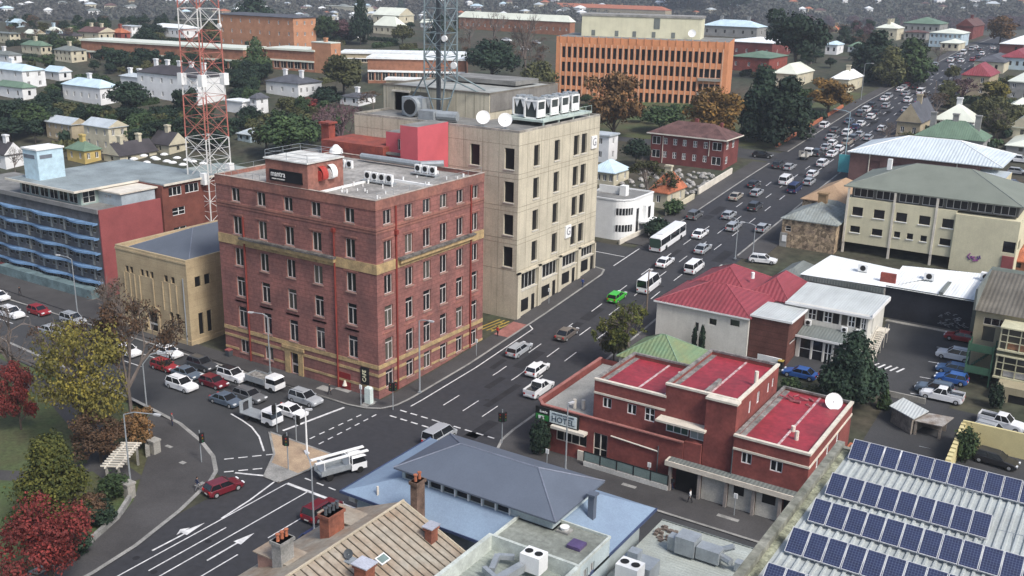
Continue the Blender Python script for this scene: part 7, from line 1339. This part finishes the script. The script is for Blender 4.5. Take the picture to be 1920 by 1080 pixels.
# main road, near
for a in (
 ('wagon', 'silver', 974, 655, 90, 'silver wagon in the left lane just past the junction'),
 ('hatch', 'white', 1008, 692, 90, 'shiny white hatchback in the second lane just past the junction'),
 ('ute', 'white', 1011, 729, 90, 'white tray backed utility nearest the pub terrace'),
 ('sedan', 'brown', 1063, 625, 90, 'dark brown sedan alone in the second lane'),
 ('hatch', 'green', 1157, 556, 90, 'bright green hatchback in the main road'),
 ('minibus', 'white', 1217, 536, 90, 'tall white minibus right of the green hatchback'),
 ('sedan', 'white', 1247, 491, 90, 'white sedan directly behind the bus'),
 ('van', 'white', 1302, 502, 90, 'white van beside the red roofed building'),
 ('sedan', 'white', 1313, 438, 90, 'white sedan just right of the front of the bus'),
 ('sedan', 'silver', 1318, 466, 90, 'silver sedan right of the bus in the third lane'),
 ('suv', 'grey', 1303, 403, 90, 'dark grey SUV at the left kerb ahead of the bus'),
 ('hatch', 'silver', 1367, 403, 90, 'silver hatchback left of the pale wagon'),
 ('wagon', 'silver', 1376, 424, 90, 'pale silver wagon beside the tall roadside pole'),
 ('sedan', 'beige', 1380, 368, 90, 'beige sedan in the left lane beside the rock garden'),
 ('suv', 'dark grey', 1416, 387, 90, 'dark grey SUV behind the silver hatchback in the third lane'),
 ('hatch', 'silver', 1419, 361, 90, 'silver hatchback following the beige sedan in the second lane'),
 ('hatch', 'silver', 1431, 427, 90, 'silver car parked at the right kerb by the stone cottage'),
 ('wagon', 'white', 1431, 487, 10, 'white wagon parked behind the red roofed building'),
 ('hatch', 'dark grey', 1414, 345, 90, 'small dark car left of the silver hatchback, uphill of the beige sedan'),
 ('van', 'white', 1474, 339, 90, 'white van in the middle of the jam near the stone cottage'),
 ('van', 'navy', 1490, 354, 90, 'blue van right of the white van by the stone cottage'),
 ('suv', 'dark grey', 1460, 309, 90, 'dark SUV left of the flatbed truck'),
 ('hatch', 'silver', 1480, 313, 90, 'silver hatchback directly behind the flatbed truck'),
 ('hatch', 'white', 1524, 326, 90, 'white hatchback beside the brown roofed shed'),
 ('suv', 'white', 1543, 306, 90, 'white SUV behind the turquoise hoarding on the pole'),
 ('suv', 'white', 1546, 235, 90, 'white SUV at the left kerb just past the pine hedge'),
 ('wagon', 'black', 1430, 291, 5, 'black wagon waiting in the side street by the park'),
 ('sedan', 'silver', 1558, 257, 90, 'silver sedan left of the white one behind the lamp post'),
): carp(*a[:5], a[5])
# the jam further up: lanes counted from the left kerb
FARC = [('hatch', 'white', 1568, 271), ('suv', 'white', 1591, 249), ('sedan', 'silver', 1612, 254), ('hatch', 'silver', 1629, 258), ('suv', 'beige', 1596, 267), ('hatch', 'white', 1581, 279), ('sedan', 'white', 1567, 289), ('sedan', 'white', 1616, 234), ('suv', 'white', 1631, 206), ('hatch', 'white', 1638, 219), ('suv', 'grey', 1606, 212), ('suv', 'dark grey', 1622, 197), ('sedan', 'slate blue', 1583, 226), ('sedan', 'silver', 1665, 163), ('sedan', 'white', 1678, 167), ('sedan', 'white', 1647, 184), ('suv', 'silver', 1668, 184), ('hatch', 'dark red', 1706, 164), ('van', 'black', 1729, 164), ('sedan', 'silver', 1704, 176), ('van', 'white', 1725, 173), ('suv', 'white', 1707, 188), ('sedan', 'light blue', 1724, 190), ('suv', 'white', 1778, 113), ('sedan', 'dark grey', 1790, 110), ('van', 'white', 1799, 99), ('sedan', 'silver', 1806, 105), ('hatch', 'white', 1781, 124), ('sedan', 'white', 1800, 114), ('suv', 'silver', 1819, 92), ('sedan', 'white', 1830, 89), ('hatch', 'grey', 1838, 93), ('sedan', 'white', 1856, 90), ('hatch', 'red', 1822, 112), ('sedan', 'dark grey', 1834, 106), ('hatch', 'white', 1846, 101), ('hatch', 'navy', 1600, 238), ('suv', 'grey', 1588, 262), ('hatch', 'white', 1642, 240), ('sedan', 'dark grey', 1652, 212), ('hatch', 'silver', 1659, 198), ('sedan', 'silver', 1551, 276), ('suv', 'dark grey', 1540, 287), ('hatch', 'silver', 1512, 340), ('sedan', 'silver', 1690, 205), ('hatch', 'grey', 1580, 245)]
PK = [('suv', 'white', 1690, 151), ('hatch', 'white', 1699, 146), ('sedan', 'white', 1711, 141), ('suv', 'black', 1727, 134), ('sedan', 'dark grey', 1739, 129), ('hatch', 'black', 1747, 125), ('hatch', 'silver', 1756, 121)]
OO = ['first', 'second', 'third', 'fourth', 'fifth', 'sixth', 'seventh', 'eighth', 'ninth', 'tenth', 'eleventh', 'twelfth', 'thirteenth', 'fourteenth', 'fifteenth', 'sixteenth', 'seventeenth', 'eighteenth']
lanes = [[] for _ in range(4)]; TW = {'hatch': 'hatchback', 'sedan': 'sedan', 'suv': 'SUV', 'van': 'van'}
for t_, c_, px, py in FARC:
    x, y = R(px, py, .6); x = max(-80, min(-65.5, x)); ln = 0 if x < -75.6 else (1 if x < -72 else (2 if x < -69 else 3)); lanes[ln].append((y, t_, c_))
for ln, q in enumerate(lanes):
    q.sort(); ly = -99
    for i, (y, t_, c_) in enumerate(q):
        y = max(y, ly+5.4); ly = y; car(t_, c_, (-77.8, -73.9, -70.5, -66.9)[ln]+random.uniform(-.2, .2), y, 90+random.uniform(-1.5, 1.5), '%s %s, %s uphill in the %s lane of the distant jam' % (c_, TW[t_], OO[i], ('left', 'second', 'third', 'right')[ln]), 'cars in the traffic jam up the main road', full=y < 330)
for i, (t_, c_, px, py) in enumerate(PK): x, y = R(px, py, .6); car(t_, c_, -80.6, y, 90, '%s %s, %s in the row parked at the left kerb uphill' % (c_, TW[t_], OO[i]), 'cars parked at the left kerb uphill', full=False)
# car park, yards and distant parked cars
for a in (
 ('sedan', 'red', 1803, 632, 180, 'dark cherry red sedan in the top bay of the car park'), ('suv', 'white', 1789, 666, 180, 'white SUV with a sunroof below the red sedan in the car park'),
 ('hatch', 'light blue', 1786, 692, 180, 'upper of the two blue hatchbacks in the car park'), ('hatch', 'blue', 1784, 710, 180, 'lower of the two blue hatchbacks in the car park'),
 ('suv', 'slate blue', 1752, 730, 180, 'grey green SUV mostly hidden behind the white utility'), ('ute', 'white', 1766, 742, 180, 'white dual cab utility next to the crooked shed'),
 ('sedan', 'blue', 1500, 700, 180, 'deep blue sedan parked alone beside the white office'), ('wagon', 'black', 1868, 862, -6, 'black estate car in front of the pale yellow wall'),
 ('ute', 'white', 1878, 793, -6, 'white dual cab utility parked above the yellow wall'), ('suv', 'silver', 1862, 812, -6, 'silver off road vehicle against the top of the yellow wall'),
 ('wagon', 'dark grey', 275, 233, 0, 'dark grey wagon parked among the gardens below the white terrace'), ('hatch', 'white', 308, 246, 0, 'white car parked below the dark wagon in the gardens'),
 ('ute', 'white', 1864, 226, 0, 'white utility parked alone on the red ground right of the dormer house'), ('hatch', 'silver', 1908, 322, 0, 'silver hatchback parked right of the tin roofed warehouse'), ('hatch', 'navy', 1900, 345, 0, 'dark blue hatchback parked right of the grey green roof'), ('suv', 'white', 1912, 300, 0, 'white SUV parked highest at the right edge of the picture'),
 ('sedan', 'dark grey', 1412, 246, 90, 'dark sedan parked under the tall pines'), ('sedan', 'white', 1428, 250, 90, 'white sedan parked under the tall pines'),
 ('sedan', 'white', 950, 75, 0, 'white sedan parked on the ridge below the long barracks'), ('hatch', 'silver', 1005, 80, 0, 'silver car parked beside the orange office block end'), ('hatch', 'white', 985, 92, 0, 'white hatchback parked among the bare trees'),
): carp(*a[:5], a[5], full=a[3] > 400)
# bus
def bus(x, y, deg, label):
    t = thing('city_bus', label, 'bus', (x, y, gz(x, y)+.02)); dn = math.radians(deg); s = math.atan2(gz(x, y+3)-gz(x, y-3), 6); t.rotation_euler = (0, -s, dn); L, W, Hh = 12, 2.5, 3.05
    b = MB(); b.box(-L/2, L/2, -W/2, W/2, .35, 1.35); b.frus((-L/2+.02, L/2-.02, -W/2+.02, W/2-.02), (-L/2+.25, L/2-.25, -W/2+.18, W/2-.18), 2.7, Hh); 
    for k in (0, 3, 6, 8): xx = -L/2+.1+k*(L-.3)/8; b.box(xx, xx+.1, -W/2+.0, W/2-.0, 1.35, 2.7)
    b.box(-4, -1.5, -.8, .8, Hh, Hh+.2); ob('body', b.mesh('body', [paint('white')]), t); ob('windows', MB().box(-L/2+.04, L/2-.04, -W/2+.04, W/2-.04, 1.35, 2.7).mesh('windows', [m_cg]), t); ob('rear_panel', MB().box(-L/2-.02, -L/2, -1.1, 1.1, 1.0, 2.9).mesh('rear_panel', [mat('bus_rear', (.05, .09, .07), .4)]), t)
    wm_ = MB().tube((0, -.14, 0), (0, .14, 0), .48, 14).mesh('wheel', [m_tyre])
    for q in ((-3.4, -1), (-3.4, 1), (3.6, -1), (3.6, 1)): ob('wheel', wm_, t, (q[0], q[1]*(W/2-.12), .48))
    for q in (-1, 1): ob('tail_light', MB().box(-L/2-.04, -L/2, q*1.0-.12, q*1.0+.12, .6, .95).mesh('tail_light', [m_tail]), t)
x, y = R(1222, 474); bus(-78.3, y+6.2, 90, 'white single deck city bus in the left lane')
def truck(px, py, deg, label, kind):
    x, y = R(px, py, .6); t = thing('flatbed_truck' if kind != 'tip' else 'tipper_truck', label, 'truck', (x, y, gz(x, y)+.02)); t.rotation_euler = (0, -math.atan2(gz(x, y+2)-gz(x, y-2), 4)*(1 if deg > 45 else 0), math.radians(deg)); cab = MB(); cab.box(.9, 2.9, -1.0, 1.0, .5, 1.3); cab.frus((.95, 2.85, -.98, .98), (1.0, 2.4, -.85, .85), 2.05, 2.3)
    for q in ((1.0, -.95), (1.0, .95)): cab.tube((q[0], q[1], 1.3), (q[0], q[1]*.95, 2.1), .06, 4)
    ob('cab', cab.mesh('cab', [paint('white')]), t); ob('windows', MB().frus((1.0, 2.85, -.95, .95), (1.02, 2.45, -.88, .88), 1.28, 2.08).mesh('windows', [m_cg]), t); ob('chassis', MB().box(-2.9, 2.7, -.5, .5, .45, .65).mesh('chassis', [m_dsteel]), t)
    tr = MB(); tr.box(-3.0, .75, -1.05, 1.05, .85, .95)
    if kind == 'tip':
        for q in ((-3.0, .75, -1.05, -.98), (-3, .75, .98, 1.05), (-3, -2.93, -.98, .98), (.68, .75, -.98, .98)): tr.box(*q, .95, 1.75)
        ob('load', MB().box(-2.9, .6, -.95, .95, .96, 1.6).mesh('load', [mat('rubble_load', (.25, .24, .22), .95, .3, 2)]), t)
    elif kind == 'ladder':
        tr.box(-3, .75, -1.05, -.98, .95, 1.5); tr.box(-3, .75, .98, 1.05, .95, 1.5); r = MB()
        for s in (-.7, .5): r.box(-3.6, 3.2, s-.2, s+.2, 2.45, 2.6)
        for s in (-2.6, .6): r.box(s, s+.08, -1.0, 1.0, .95, 2.45)
        ob('ladder_rack', r.mesh('ladder_rack', [m_white]), t)
    else: tr.box(-3.0, -2.9, -1.1, -.5, .95, 2.5); tr.box(-3.0, -2.9, .5, 1.1, .95, 2.5); tr.box(-3.0, -2.9, -.5, .5, 2.2, 2.5)
    ob('tray', tr.mesh('tray', [m_steel if kind != 'flat' else mat('tray_pale', (.4, .38, .33), .7)]), t); wm_ = MB().tube((0, -.14, 0), (0, .14, 0), .42, 12).mesh('wheel', [m_tyre])
    for q in ((-1.9, -1), (-1.9, 1), (2.0, -1), (2.0, 1)): ob('wheel', wm_, t, (q[0], q[1]*.88, .42))
    for q in (-1, 1): ob('headlight', MB().box(2.88, 2.94, q*.75-.15, q*.75+.15, .7, .95).mesh('headlight', [m_lamp]), t)
    return t
truck(498, 720, 0, 'white tipper truck with a rubble load in the footpath lane of the queue', 'tip'); truck(491, 783, 0, 'white tray utility with an empty steel tray first in the near lane', 'plain')
truck(640, 880, 68, 'white work truck with two long ladders crossing the junction', 'ladder'); truck(1512, 292, 90, 'white flatbed truck with an upright tail ramp in the jam', 'flat')
# ================================================================ street furniture
def lamp(px, py, ytop, dirx, label, arm=2.6, armh=.9, m=m_steel, thick=.11):
    x, y = R(px, py); z = gz(x, y)+.12; h = max(4, hgt(x, y, ytop)-z); t = thing('street_lamp', label, 'street lamp', (x, y, z)); p = MB(); p.tube((0, 0, 0), (0, 0, h-armh), thick, 8, 0, thick*.65); p.box(-.2, .2, -.2, .2, 0, .25); ob('pole', p.mesh('pole', [m]), t)
    a = MB(); d = Vector((dirx[0], dirx[1], 0)).normalized(); P_ = [Vector((0, 0, h-armh)), Vector((0, 0, h-armh))+d*arm*.35+Vector((0, 0, armh*.8)), Vector((0, 0, h))+d*arm]
    for q, r in zip(P_, P_[1:]): a.tube(q, r, thick*.6, 6)
    ob('arm', a.mesh('arm', [m]), t); hd = ob('lamp_head', MB().box(-.1, .75, -.16, .16, -.08, .08).box(.1, .65, -.12, .12, -.14, -.08, 1).mesh('lamp_head', [mat('lamp_grey', (.45, .46, .47), .5), m_white]), t, tuple(P_[2])); hd.rotation_euler = (0, 0, math.atan2(d.y, d.x))
lamp(281, 826, 660, (.75, .6), 'tall pale street lamp on a stone pier with its arm reaching right', 3.0, 1.6); lamp(246, 918, 768, (1, .3), 'pale curved street lamp in front of the pergola', 4.0, .6)
lamp(507, 702, 588, (-1, -.4), 'slim street lamp before the brick hotel doorway', 2.2, .4); lamp(787, 738, 598, (1, .1), 'street lamp with a small banner at the brick hotel corner', 1.6, .3, thick=.14); lamp(590, 1020, 868, (-1, .7), 'grey street lamp beside the dark red SUV', 2.2, .6)
lamp(1060, 885, 757, (.1, .3), 'bare grey pole in front of the pub sign', .2, .2, thick=.12); lamp(576, 853, 768, (.1, .1), 'short white pole on the traffic island', .1, .1, m=m_white, thick=.13); lamp(147, 600, 482, (-1, -.2), 'thin street lamp in front of the balcony offices', 2.5, .4)
lamp(1378, 487, 410, (-.8, .2), 'tall pole with a lamp arm by the pale silver wagon', 2.0, .4); lamp(1411, 482, 420, (-1, 0), 'twin armed grey pole beside the stone cottage corner', 2.2, .3); lamp(1614, 188, 118, (1, .1), 'street lamp on the grass verge by the white cottage', 2.0, .3); lamp(1748, 212, 150, (-1, 0), 'brown roadside pole left of the red mansard house', 1.2, .3, m=mat('wood_pole', (.18, .14, .11), .9)); lamp(1584, 300, 208, (-1, .3), 'pale blue painted pole in front of the tin warehouse', 4.0, .4, m=mat('pole_blue', (.35, .5, .55), .6)); lamp(1238, 250, 205, (.5, .5), 'thin lamp pole between the two big orange trees', 1.0, .2)
lamp(1212, 590, 508, (0, 1), 'wooden power pole left of the red metal roof', .5, .2, m=MATS['wood_pole'], thick=.16)
def signal(px, py, label, h=3.6, face=-90, heads=1, lit=None, extra=None):
    x, y = R(px, py); t = thing('traffic_light', label, 'traffic light', (x, y, gz(x, y)+.13), math.radians(face+90)); ob('pole', MB().tube((0, 0, 0), (0, 0, h+.6), .07, 6).mesh('pole', [m_steel]), t)
    for k in range(heads):
        hd = ob('signal_head', MB().box(-.3, .3, -.5, -.22, 0, 1.2).box(-.1, .1, -.22, 0, .5, .7).mesh('signal_head', [m_black]), t, (0, 0, h-.9)); hd.rotation_euler = (0, 0, math.pi/2*k)
        for j, c in enumerate(('green', 'amber', 'red')): lm_ = mat('lens_'+c, {'red': (.3, .02, .02), 'amber': (.2, .12, .01), 'green': (.01, .12, .05)}[c], .3); ob('lens', MB().tube((0, -.52, 0), (0, -.5, 0), .11, 8).mesh('lens', [lm_]), hd, (0, 0, .2+.38*j))
signal(541, 882, 'traffic light with two black heads standing in the middle of the sand coloured island', 4.2, -150, 2); signal(520, 812, 'traffic light at the top corner of the island', 3.4, 180); signal(737, 770, 'traffic light at the brick hotel corner beside the road', 3.8, -90, 2); signal(378, 868, 'traffic light on the park side kerb by the slip lane', 3.6, 0, 1); signal(941, 832, 'traffic light on the pub side corner', 4.0, -90, 2); signal(556, 828, 'small signal post inside the island', 3.0, 90)
m_skin = mat('skin', (.45, .27, .19), .6); HAIR = mat('hair_dark', (.03, .022, .018), .8)
CLO = {'black': (.02, .02, .025), 'white': (.65, .65, .65), 'blue': (.03, .06, .2), 'navy': (.02, .03, .07), 'red': (.4, .03, .03), 'grey': (.15, .15, .16), 'maroon': (.12, .02, .03)}
def person(px, py, deg, top, leg, label, stride=.25, pack=None, hat=None, z=None, lean=0):
    x, y = R(px, py); t = thing('person', label, 'person', (x, y, (gz(x, y)+.13) if z is None else z), math.radians(deg)); s = stride
    J = [(0, 0, .93, .13), (0, 0, 1.15, .125), (0, 0, 1.38, .15), (0, 0, 1.5, .06), (.02, 0, 1.58, .085), (.03, 0, 1.68, .095), (.01, 0, 1.75, .06)]; E = [(0, 1), (1, 2), (2, 3), (3, 4), (4, 5), (5, 6)]
    def add(p, a): J.append(p); E.append((a, len(J)-1)); return len(J)-1
    for sd in (-1, 1):
        f = sd*s; h = add((0, sd*.1, .88, .1), 0); k = add((f*.55+.03, sd*.1, .5, .07), h); an = add((f*1.0-.03, sd*.1, .09, .045), k); add((f*1.0+.14, sd*.1, .045, .035), an)
        sh = add((0, sd*.19, 1.42, .065), 2); el = add((-f*.5-.03, sd*.25, 1.14, .047), sh); wr = add((-f*.7+.08, sd*.24, .9, .034), el); pm = add((-f*.75+.1, sd*.24, .83, .03), wr)
        for q in range(4): add((-f*.8+.09+.016*q, sd*(.235), .755-.006*(q % 3), .010), pm)
        add((-f*.75+.14, sd*.215, .80, .011), pm)
    me = bpy.data.meshes.new('body'); me.from_pydata([j[:3] for j in J], E, []); o = ob('body', me, None); md = o.modifiers.new('s', 'SKIN'); o.modifiers.new('u', 'SUBSURF').levels = 1
    for i, v in enumerate(me.skin_vertices[0].data): v.radius = (J[i][3], J[i][3]); v.use_root = i == 0
    dg = bpy.context.evaluated_depsgraph_get(); m2 = bpy.data.meshes.new_from_object(o.evaluated_get(dg)); bpy.data.objects.remove(o)
    tm = mat('cloth_'+top, CLO[top], .9); lm = mat('trousers_'+leg, CLO[leg], .9); m2.materials.clear(); [m2.materials.append(q) for q in (m_skin, tm, lm, m_black)]
    for p in m2.polygons: c = p.center; p.material_index = 0 if (c.z > 1.5 or (abs(c.y) > .2 and c.z < .9)) else (3 if c.z < .1 else (2 if c.z < .95 and abs(c.y) < .2 else 1)); p.use_smooth = True
    b = ob('body', m2, t); ob('hair', MB().sphere((.0, 0, 1.70), .105, 10, 6).mesh('hair', [mat('beanie', (.4, .03, .03), .9) if hat else HAIR]), t)
    fc = MB(); fc.box(.115, .135, -.045, -.02, 1.655, 1.67); fc.box(.115, .135, .02, .045, 1.655, 1.67); fc.box(.12, .132, -.025, .025, 1.585, 1.595); ob('face', fc.mesh('face', [HAIR]), t); ob('nose', MB().box(.115, .15, -.012, .012, 1.61, 1.645).mesh('nose', [m_skin]), t)
    if pack: ob('backpack', MB().frus((-.34, -.13, -.16, .16), (-.30, -.13, -.14, .14), 1.05, 1.45).mesh('backpack', [mat('backpack_'+pack, CLO[pack], .8)]), t)
for a in ((1293, 945, 180, 'white', 'black', 'person in a white shirt walking on the footpath below the pub awning', .25), (1258, 920, 175, 'black', 'navy', 'person in dark clothes with a backpack by the glass screens', .2, 'black'), (618, 742, 20, 'black', 'black', 'person in black walking past the brick hotel side door', .2), (324, 800, -100, 'grey', 'navy', 'person in a red beanie standing at the slip lane kerb', .05, None, 1), (371, 922, 60, 'navy', 'grey', 'person in dark blue walking beside the curved kerb', .3),
          (933, 632, 80, 'red', 'black', 'person in a red top standing at the red driveway', .1), (1092, 540, 85, 'blue', 'navy', 'person in blue walking below the concrete office', .25), (297, 620, 150, 'white', 'black', 'person in white at the sandstone building doorway', .1), (38, 556, 10, 'black', 'black', 'person in black on the footpath at the far left', .25), (1478, 250, 30, 'black', 'navy', 'person in black standing at the park entrance by the pines', .1), (846, 0, 0, 'black', 'black', '', 0)):
    if a[5]: person(*a)
# pergola, walls, signs, bins
def pobj(mb, name, m, label, cat, group=None): return tag(mb.obj(name, m), label, cat, group)
x, y = R(228, 852, 2.8); t = thing('pergola', 'small white slatted pergola over the park gate path', 'pergola', (x, y, gz(x, y)), math.radians(122)); s = MB()
for k in range(11): s.box(-3.1+k*.6, -2.95+k*.6, -1.25, 1.25, 2.75, 2.9)
ob('slats', s.mesh('slats', [m_trim]), t); r = MB(); r.box(-3.3, 3.2, -.75, -.6, 2.6, 2.75); r.box(-3.3, 3.2, .6, .75, 2.6, 2.75); ob('beams', r.mesh('beams', [m_trim]), t)
for q in ((-2.8, -.68), (-2.8, .68), (2.8, -.68), (2.8, .68)): ob('post', MB().box(q[0]-.12, q[0]+.12, q[1]-.12, q[1]+.12, 0, 2.6).mesh('post', [m_conc]), t)
def wallline(pts, h, w_, m, name, label): 
    mb = MB()
    for a, c in zip(pts, pts[1:]):
        d = Vector((c[0]-a[0], c[1]-a[1])); l = d.length; d /= l; n = Vector((-d.y, d.x))*w_/2; mb.prism([(a[0]-n.x, a[1]-n.y), (c[0]-n.x, c[1]-n.y), (c[0]+n.x, c[1]+n.y), (a[0]+n.x, a[1]+n.y)], -.3, h, zf=gz)
    return pobj(mb, name, m, label, 'wall')
wallline([(-84.9, 42), (-84.9, 50), (-85.5, 54.6), (-87.4, 59.6), (-89.8, 63.0)], .7, .4, m_kerb, 'park_wall', 'low curved stone wall along the park in front of the scarlet maple'); wallline([(-96.8, 71.0), (-99.6, 73.2)], 1.2, .5, m_conc, 'garden_wall', 'short grey stone wall behind the pergola')
for (x, y), l in (((-90.4, 63.4), 'square stone gate pillar at the foot of the curved lamp'), ((-97.0, 72.2), 'square stone gate pillar at the foot of the tall lamp')): pobj(MB().box(x-.5, x+.5, y-.5, y+.5, 0, 1.7).box(x-.6, x+.6, y-.6, y+.6, 1.7, 1.9), 'gate_pillar', m_conc, l, 'pillar')
wallline([(-86.4, 198), (-86.0, 212)], 1.3, .4, WC['cream'], 'garden_fence', 'cream garden wall in front of the terracotta roofed cottage'); wallline([(-86.6, 216), (-86.4, 236)], 1.5, .35, m_trim, 'white_fence', 'pale fence along the rock garden before the maroon brick building'); wallline([(-86.2, 268), (-86.0, 300), (-86, 330)], .9, .5, m_terra, 'brick_fence', 'low orange brick fence below the dark pines'); wallline([(-86.6, 176.5), (-84.6, 190)], 1.0, .3, m_trim, 'white_fence', 'white fence beside the art deco house'); wallline([(-46, 140), (-41, 139.6)], 1.2, .2, m_white, 'pipe_fence', 'white pipe railing below the brown brick wing')
random.seed(77); mb = MB()
for k in range(150): x = random.uniform(-106, -88); y = random.uniform(214, 233); r = random.uniform(.3, .8); mb.sphere((x, y, gz(x, y)+r*.3), r, 6, 4, 0, .7)
o = mb.obj('rock_garden', mat('pale_rocks', (.33, .32, .30), .9, .25, 1)); o['kind'] = 'stuff'
x, y = R(430, 669); pobj(MB().frus((x-.35, x+.35, y-.35, y+.35), (x-.42, x+.42, y-.42, y+.42), .13, 1.1).box(x-.45, x+.45, y-.45, y+.45, 1.1, 1.25, 1), 'litter_bin', [m_dsteel, m_rw], 'dark bin with a red lid at the left foot of the brick hotel', 'bin')
x, y = R(692, 758); t = thing('signal_cabinet', 'tall pale green signal cabinet standing at the brick hotel corner', 'cabinet', (x, y, .13)); ob('cabinet_body', MB().box(-.5, .5, -.35, .35, .1, 2.3).frus((-.5, .5, -.35, .35), (-.3, .3, -.2, .2), 2.3, 2.5).mesh('body', [mat('mint_white', (.60, .68, .64), .6)]), t); ob('plinth', MB().box(-.7, .7, -.5, .5, 0, .1).mesh('plinth', [m_kerb]), t)
x, y = R(677, 760); t = thing('parking_pole', 'short white topped post left of the pale green cabinet', 'post', (x, y, .13)); ob('post', MB().tube((0, 0, 0), (0, 0, 2.6), .08, 6).mesh('post', [m_steel]), t); ob('sign', MB().box(-.2, .2, -.05, .05, 2.3, 2.9).mesh('sign', [m_white]), t)
for px, py, l in ((716, 890, ''), (1215, 908, 'parking sign post in front of the glass screens of the pub'), (1376, 968, 'parking sign post before the white painted panels of the pub'), (608, 560, ''), (1029, 570, 'bus stop post in front of the concrete office'), (893, 668, 'parking sign post beside the brick hotel footpath'), (1025, 882, 'parking sign post by the pub corner')):
    if l: x, y = R(px, py); t = thing('sign_post', l, 'sign post', (x, y, gz(x, y)+.13)); ob('post', MB().tube((0, 0, 0), (0, 0, 2.6), .05, 5).mesh('post', [m_steel]), t); ob('sign', MB().box(-.22, .22, -.03, .03, 2.1, 2.7).mesh('sign', [m_white]), t)
x, y = -64.6, 244; t = thing('hoarding_board', 'turquoise board fixed to the foot of the pale blue pole', 'board', (x+2.6, y+2, gz(x, y))); ob('board', MB().box(-1.6, 1.6, -.1, .1, 1.2, 5.4).mesh('board', [mat('turquoise', (.10, .42, .45), .6)]), t); ob('post', MB().box(-1.5, -1.3, -.1, .1, -.2, 1.2).mesh('post', [m_dsteel]), t)
x, y = R(1366, 660); t = thing('wheelie_bin', 'green wheelie bin with pale lid against the cream wall', 'bin', (x, y, gz(x, y))); ob('bin_body', MB().frus((-.7, .7, -.5, .5), (-.85, .85, -.65, .65), 0, 1.3).mesh('body', [mat('bin_green', (.04, .14, .05), .7)]), t); ob('lid', MB().box(-.9, .9, -.7, .7, 1.3, 1.42).mesh('lid', [m_kerb]), t)
x, y = R(1463, 690); t = thing('yellow_lid_bin', 'black bin with a yellow lid behind the brick pub tower', 'bin', (x, y, gz(x, y))); ob('bin_body', MB().box(-.35, .35, -.35, .35, 0, 1.1).mesh('body', [m_black]), t); ob('lid', MB().box(-.4, .4, -.4, .4, 1.1, 1.2).mesh('lid', [m_yel]), t)
m_hz = bpy.data.materials.new('haze_air'); m_hz.use_nodes = True; nn_ = m_hz.node_tree.nodes; [nn_.remove(q) for q in list(nn_) if q.type != 'OUTPUT_MATERIAL']; pv = nn_.new('ShaderNodeVolumePrincipled')
pv.inputs['Color'].default_value = (.80, .87, .97, 1); pv.inputs['Density'].default_value = .0002; pv.inputs['Anisotropy'].default_value = .2; m_hz.node_tree.links.new(pv.outputs[0], nn_['Material Output'].inputs['Volume'])
hz = MB().box(-9950, 6900, -950, 9950, -40, 125).obj('haze', m_hz); hz['kind'] = 'stuff'
